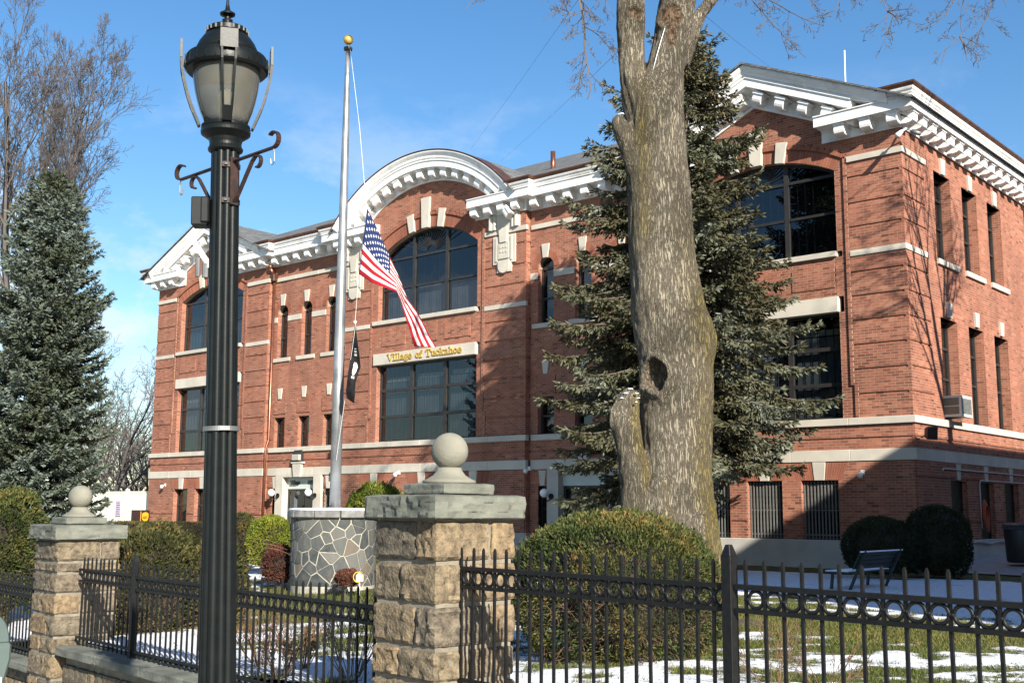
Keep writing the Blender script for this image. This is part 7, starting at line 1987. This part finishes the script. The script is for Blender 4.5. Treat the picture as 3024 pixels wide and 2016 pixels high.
twig_bush(660, 10.6, 0.5, 14, 0.8, 'low dried shrub nearest the bottom edge right of the lamp post', 56, M['twig_brown'], leaves=260)
twig_bush(1765, 8.9, 0.55, 8, 1.2, 'sprawling bare twigs behind the railing at the bottom right', 54, M['twig_brown'], 0.005)
twig_bush(1880, 9.0, 0.5, 7, 1.3, 'few bare twigs on the snow farther right along the railing', 55, M['twig_brown'], 0.005)
# arching bare canes left of the round base
mb = MB(); x, y = plan(575, 18.0)
for k in range(3):
    a = at(555+k*6, 1310+k*4, 18.0); b = at(585+k*12, 1236+k*10, 17.9); c_ = at(650+k*10, 1250+k*12, 17.9)
    mb.tube([a, (a+b)*0.5+Vector((0, 0, 0.06)), b, (b+c_)*0.5+Vector((0, 0, 0.02)), c_], [0.008, 0.007, 0.006, 0.005, 0.003], 5)
tag(mb.build('arching_cane', M['twig_brown'], smooth=True), 'arching bare cane left of the golden shrub', 'cane')

# =================================================================== BENCH, BOX, FENCE, BIN, WIRES
RH = Vector((RT.x, RT.y, 0)).normalized()
M['bench_green'] = mat('bench_green', (0.006, 0.018, 0.015), (0.010, 0.024, 0.020), 0.5, 8.0)
bx, by = plan(1949, 20.3); bz = float(lawn_z(bx, by))
bd = (RH*0.667+FH*0.745).normalized()      # along the bench, away from the eye
bn = empty('park_bench', (bx, by, bz), math.atan2(bd.y, bd.x)); tag(bn, 'dark green park bench dusted with snow on the shaded lawn', 'bench'); bn.scale = (1.0, 0.95, 0.76)
LB_ = 1.75       # local x along the bench, local +y is the seat side (picture left)
def bpart(mb, nm, m, bev=0.004): return mb.build(nm, m, bn, bevel=bev)
for k in range(5):
    mb = MB(); y0 = 0.06+k*0.092; mb.box(0, LB_, y0, y0+0.078, 0.42, 0.45); bpart(mb, 'seat_slat', M['bench_green'])
for k in range(4):
    mb = MB(); z0 = 0.52+k*0.105; yy = -0.02-0.045*k; mb.add([(0, yy, z0), (LB_, yy, z0), (LB_, yy-0.025, z0), (0, yy-0.025, z0), (0, yy-0.035, z0+0.088), (LB_, yy-0.035, z0+0.088), (LB_, yy-0.06, z0+0.088), (0, yy-0.06, z0+0.088)],
                     [(3, 2, 1, 0), (4, 5, 6, 7), (0, 1, 5, 4), (1, 2, 6, 5), (2, 3, 7, 6), (3, 0, 4, 7)]); bpart(mb, 'back_slat', M['bench_green'])
for xx in (0.12, LB_-0.12):
    mb = MB(); mb.bar((xx, 0.10, 0.0), (xx, -0.24, 0.95), 0.05, 0.05, up=(0, 1, 0)); bpart(mb, 'leg', M['bench_green'])
    mb = MB(); mb.bar((xx, 0.47, 0.0), (xx, 0.43, 0.42), 0.05, 0.05, up=(0, 1, 0)); bpart(mb, 'leg', M['bench_green'])
    mb = MB(); mb.bar((xx, 0.02, 0.40), (xx, 0.52, 0.40), 0.04, 0.04); bpart(mb, 'seat_bearer', M['bench_green'])
mb = MB(); mb.box(0.0, LB_, 0.05, 0.53, 0.452, 0.475); mb.build('seat_snow', M['snow'], bn, bevel=0.012)
mb = MB(); mb.bar((0.0, -0.218, 0.93), (LB_, -0.218, 0.93), 0.06, 0.03); mb.build('rail_snow', M['snow'], bn, bevel=0.01)

# parcel drop box at the left corner of the hall
dx_, dd_ = 345, 44.5; px_, py_ = plan(dx_, dd_); zt = zat(345, 1171, dd_); zb = -1.55
v = Vector((-px_, -py_, 0)).normalized(); ps = empty('parcel_drop_box', (px_, py_, zb), math.atan2(v.y, v.x)+R_(45)); tag(ps, 'brown parcel drop box with gold shield at the left corner of the hall', 'drop box')
H_ = zt-zb; W_ = 0.50
M['box_brown'] = mat('box_brown', (0.030, 0.013, 0.008), (0.036, 0.017, 0.010), 0.45, 6.0)
mb = MB(); mb.box(-W_, 0, -W_, 0, 0, H_); mb.build('cabinet', M['box_brown'], ps, bevel=0.015)
M['ups_gold'] = mat('shield_gold', (0.70, 0.38, 0.02), (0.62, 0.32, 0.015), 0.45, 5.0)
# local -y face looks right-of-eye, local +x ... both faces meet at the near edge (0, 0)
sp = [(0.0, 0.42), (0.11, 0.40), (0.165, 0.36), (0.165, 0.20), (0.13, 0.12), (0.0, 0.04), (-0.13, 0.12), (-0.165, 0.20), (-0.165, 0.36), (-0.11, 0.40)]
mb = MB(); mb.prism(sp, lambda p: (0.012, -0.25+p[0], H_-0.50+p[1]), lambda p: (0.002, -0.25+p[0], H_-0.50+p[1])); shd = mb.build('shield', M['ups_gold'], ps)
mb = MB()
for k, st in enumerate(([[(0, 1), (0, 0.1), (0.5, 0), (0.8, 0.2), (0.8, 1)]], [[(0, -0.5), (0, 1), (0.6, 1), (0.8, 0.5), (0.6, 0), (0, 0)]], [[(0.8, 0.9), (0.3, 1), (0, 0.75), (0.8, 0.3), (0.5, 0), (0, 0.1)]])):
    mb = MB()
    for pl in st:
        for a, b in zip(pl[:-1], pl[1:]):
            A = Vector((0.016, -0.36+0.085*k+a[0]*0.055, H_-0.32+a[1]*0.085)); B_ = Vector((0.016, -0.36+0.085*k+b[0]*0.055, H_-0.32+b[1]*0.085)); mb.bar(A, B_, 0.006, 0.020, up=(0, 0, 1) if abs((B_-A).normalized().z) < 0.7 else (0, 1, 0))
    mb.build('letter', M['box_brown'], shd)
mb = MB(); mb.box(-0.42, -0.06, 0.002, 0.010, H_-0.40, H_-0.06); mb.build('notice_panel', mat('notice_blue', (0.10, 0.14, 0.17), (0.16, 0.20, 0.22), 0.4, 14), ps)
mb = MB(); mb.box(0.002, 0.012, -W_+0.003, -W_+0.035, 0.1, H_-0.05); mb.build('reflective_strip', mat('strip_orange', (0.55, 0.24, 0.04), None, 0.5), ps)

# white vinyl fence beyond
vf = empty('vinyl_fence', (-55.2, 27.5, -1.72)); tag(vf, 'tall cream vinyl fence between the blue spruce and the hall', 'fence')
M['vinyl'] = mat('vinyl', (0.76, 0.73, 0.60), (0.71, 0.68, 0.56), 0.5, 3.0)
for k in range(5):
    xx = -2.1+2.5*k
    for j in range(8):
        mb = MB(); mb.box(xx+0.07+0.295*j, xx+0.07+0.295*(j+1)-0.006, -0.02, 0.02, 0.12, 2.36); mb.build('board', M['vinyl'], vf)
    mb = MB(); mb.box(xx+0.065, xx+2.435, -0.035, 0.035, 2.36, 2.46); mb.box(xx+0.065, xx+2.435, -0.035, 0.035, 0.04, 0.12); mb.build('rail', M['vinyl'], vf)
    mb = MB(); mb.box(xx-0.06, xx+0.06, -0.06, 0.06, -0.2, 2.52); mb.add([(xx-0.075, -0.075, 2.52), (xx+0.075, -0.075, 2.52), (xx+0.075, 0.075, 2.52), (xx-0.075, 0.075, 2.52), (xx, 0, 2.60)], [(0, 1, 4), (1, 2, 4), (2, 3, 4), (3, 0, 4), (3, 2, 1, 0)]); mb.build('post', M['vinyl'], vf)
mb = MB(); mb.box(7.05, 7.50, -0.06, -0.04, 1.35, 2.05); nt = mb.build('notice', mat('notice_paper', (0.50, 0.46, 0.55), None, 0.6), vf)
mb = MB()
for j in range(6): mb.box(7.10, 7.45-0.05*(j % 2), -0.064, -0.061, 1.42+0.1*j, 1.46+0.1*j)
mb.build('print', mat('notice_ink', (0.25, 0.10, 0.18), None, 0.6), vf)

# waste bin beside the flank
wx, wy = plan(2340, 27.0); zb = -1.16; wb = empty('waste_bin', (wx, wy, zb)); tag(wb, 'dark waste bin with a bag rim on the shaded path at the right edge', 'bin')
M['bin'] = mat('bin_black', (0.012, 0.011, 0.011), (0.02, 0.017, 0.016), 0.5, 8)
mb = MB(); mb.lathe([(0.30, 0.0), (0.33, 0.05), (0.37, 0.85), (0.36, 0.87), (0.33, 0.86)], 20); mb.build('body', M['bin'], wb, smooth=True)
mb = MB(); mb.lathe([(0.385+0.02*(k % 2), 0.78+0.02*k) for k in range(6)]+[(0.34, 0.93)], 16, capb=False); mb.build('bag_rim', mat('bag', (0.03, 0.03, 0.035), (0.10, 0.10, 0.11), 0.35, 12), wb)
# little marker by the flagpole base
gx, gy = plan(830, 19.3); gz_ = float(lawn_z(gx, gy)); gs = empty('garden_marker', (gx, gy, gz_)); tag(gs, 'tiny white house-shaped marker with yellow wreath before the round base', 'garden marker')
gs.rotation_euler = (0, 0, math.atan2(-gy, -gx)+R_(90))
mb = MB(); mb.bar((0, 0, 0), (0, 0, 0.28), 0.018, 0.018); mb.build('stake', M['white_trim'], gs)
mb = MB(); mb.prism([(-0.06, 0.26), (0.06, 0.26), (0.06, 0.36), (0.0, 0.42), (-0.06, 0.36)], lambda p: (p[0], -0.02, p[1]), lambda p: (p[0], 0.02, p[1])); mb.build('plate', M['white_trim'], gs)
mb = MB(); mb.tube([(-0.03+0.075*math.cos(t), -0.03, 0.33+0.085*math.sin(t)) for t in [2*math.pi*i/16 for i in range(17)]], 0.01, 5); mb.build('wreath', mat('wreath', (0.5, 0.33, 0.03), None, 0.6), gs)
# thin overhead wires
for pts, lab in (([at(1082, 342, 36), at(1180, 208, 27), at(1272, 78, 21), at(1450, -170, 15)], 'thin wire rising to the maple, left of the other'),
                 ([at(1148, 372, 36), at(1230, 300, 28), at(1300, 235, 22.5), at(1428, 110, 15)], 'thin wire rising to the maple, lower and right of the other'),
                 ([at(1600, 20, 14.6), at(1690, 95, 20), at(1792, 172, 28)], 'thin wire from the maple down to the right gable')):
    mb = MB(); mb.tube(pts, 0.0032, 4); tag(mb.build('overhead_wire', M['dark_frame'], smooth=True), lab, 'wire', 'thin overhead wires')
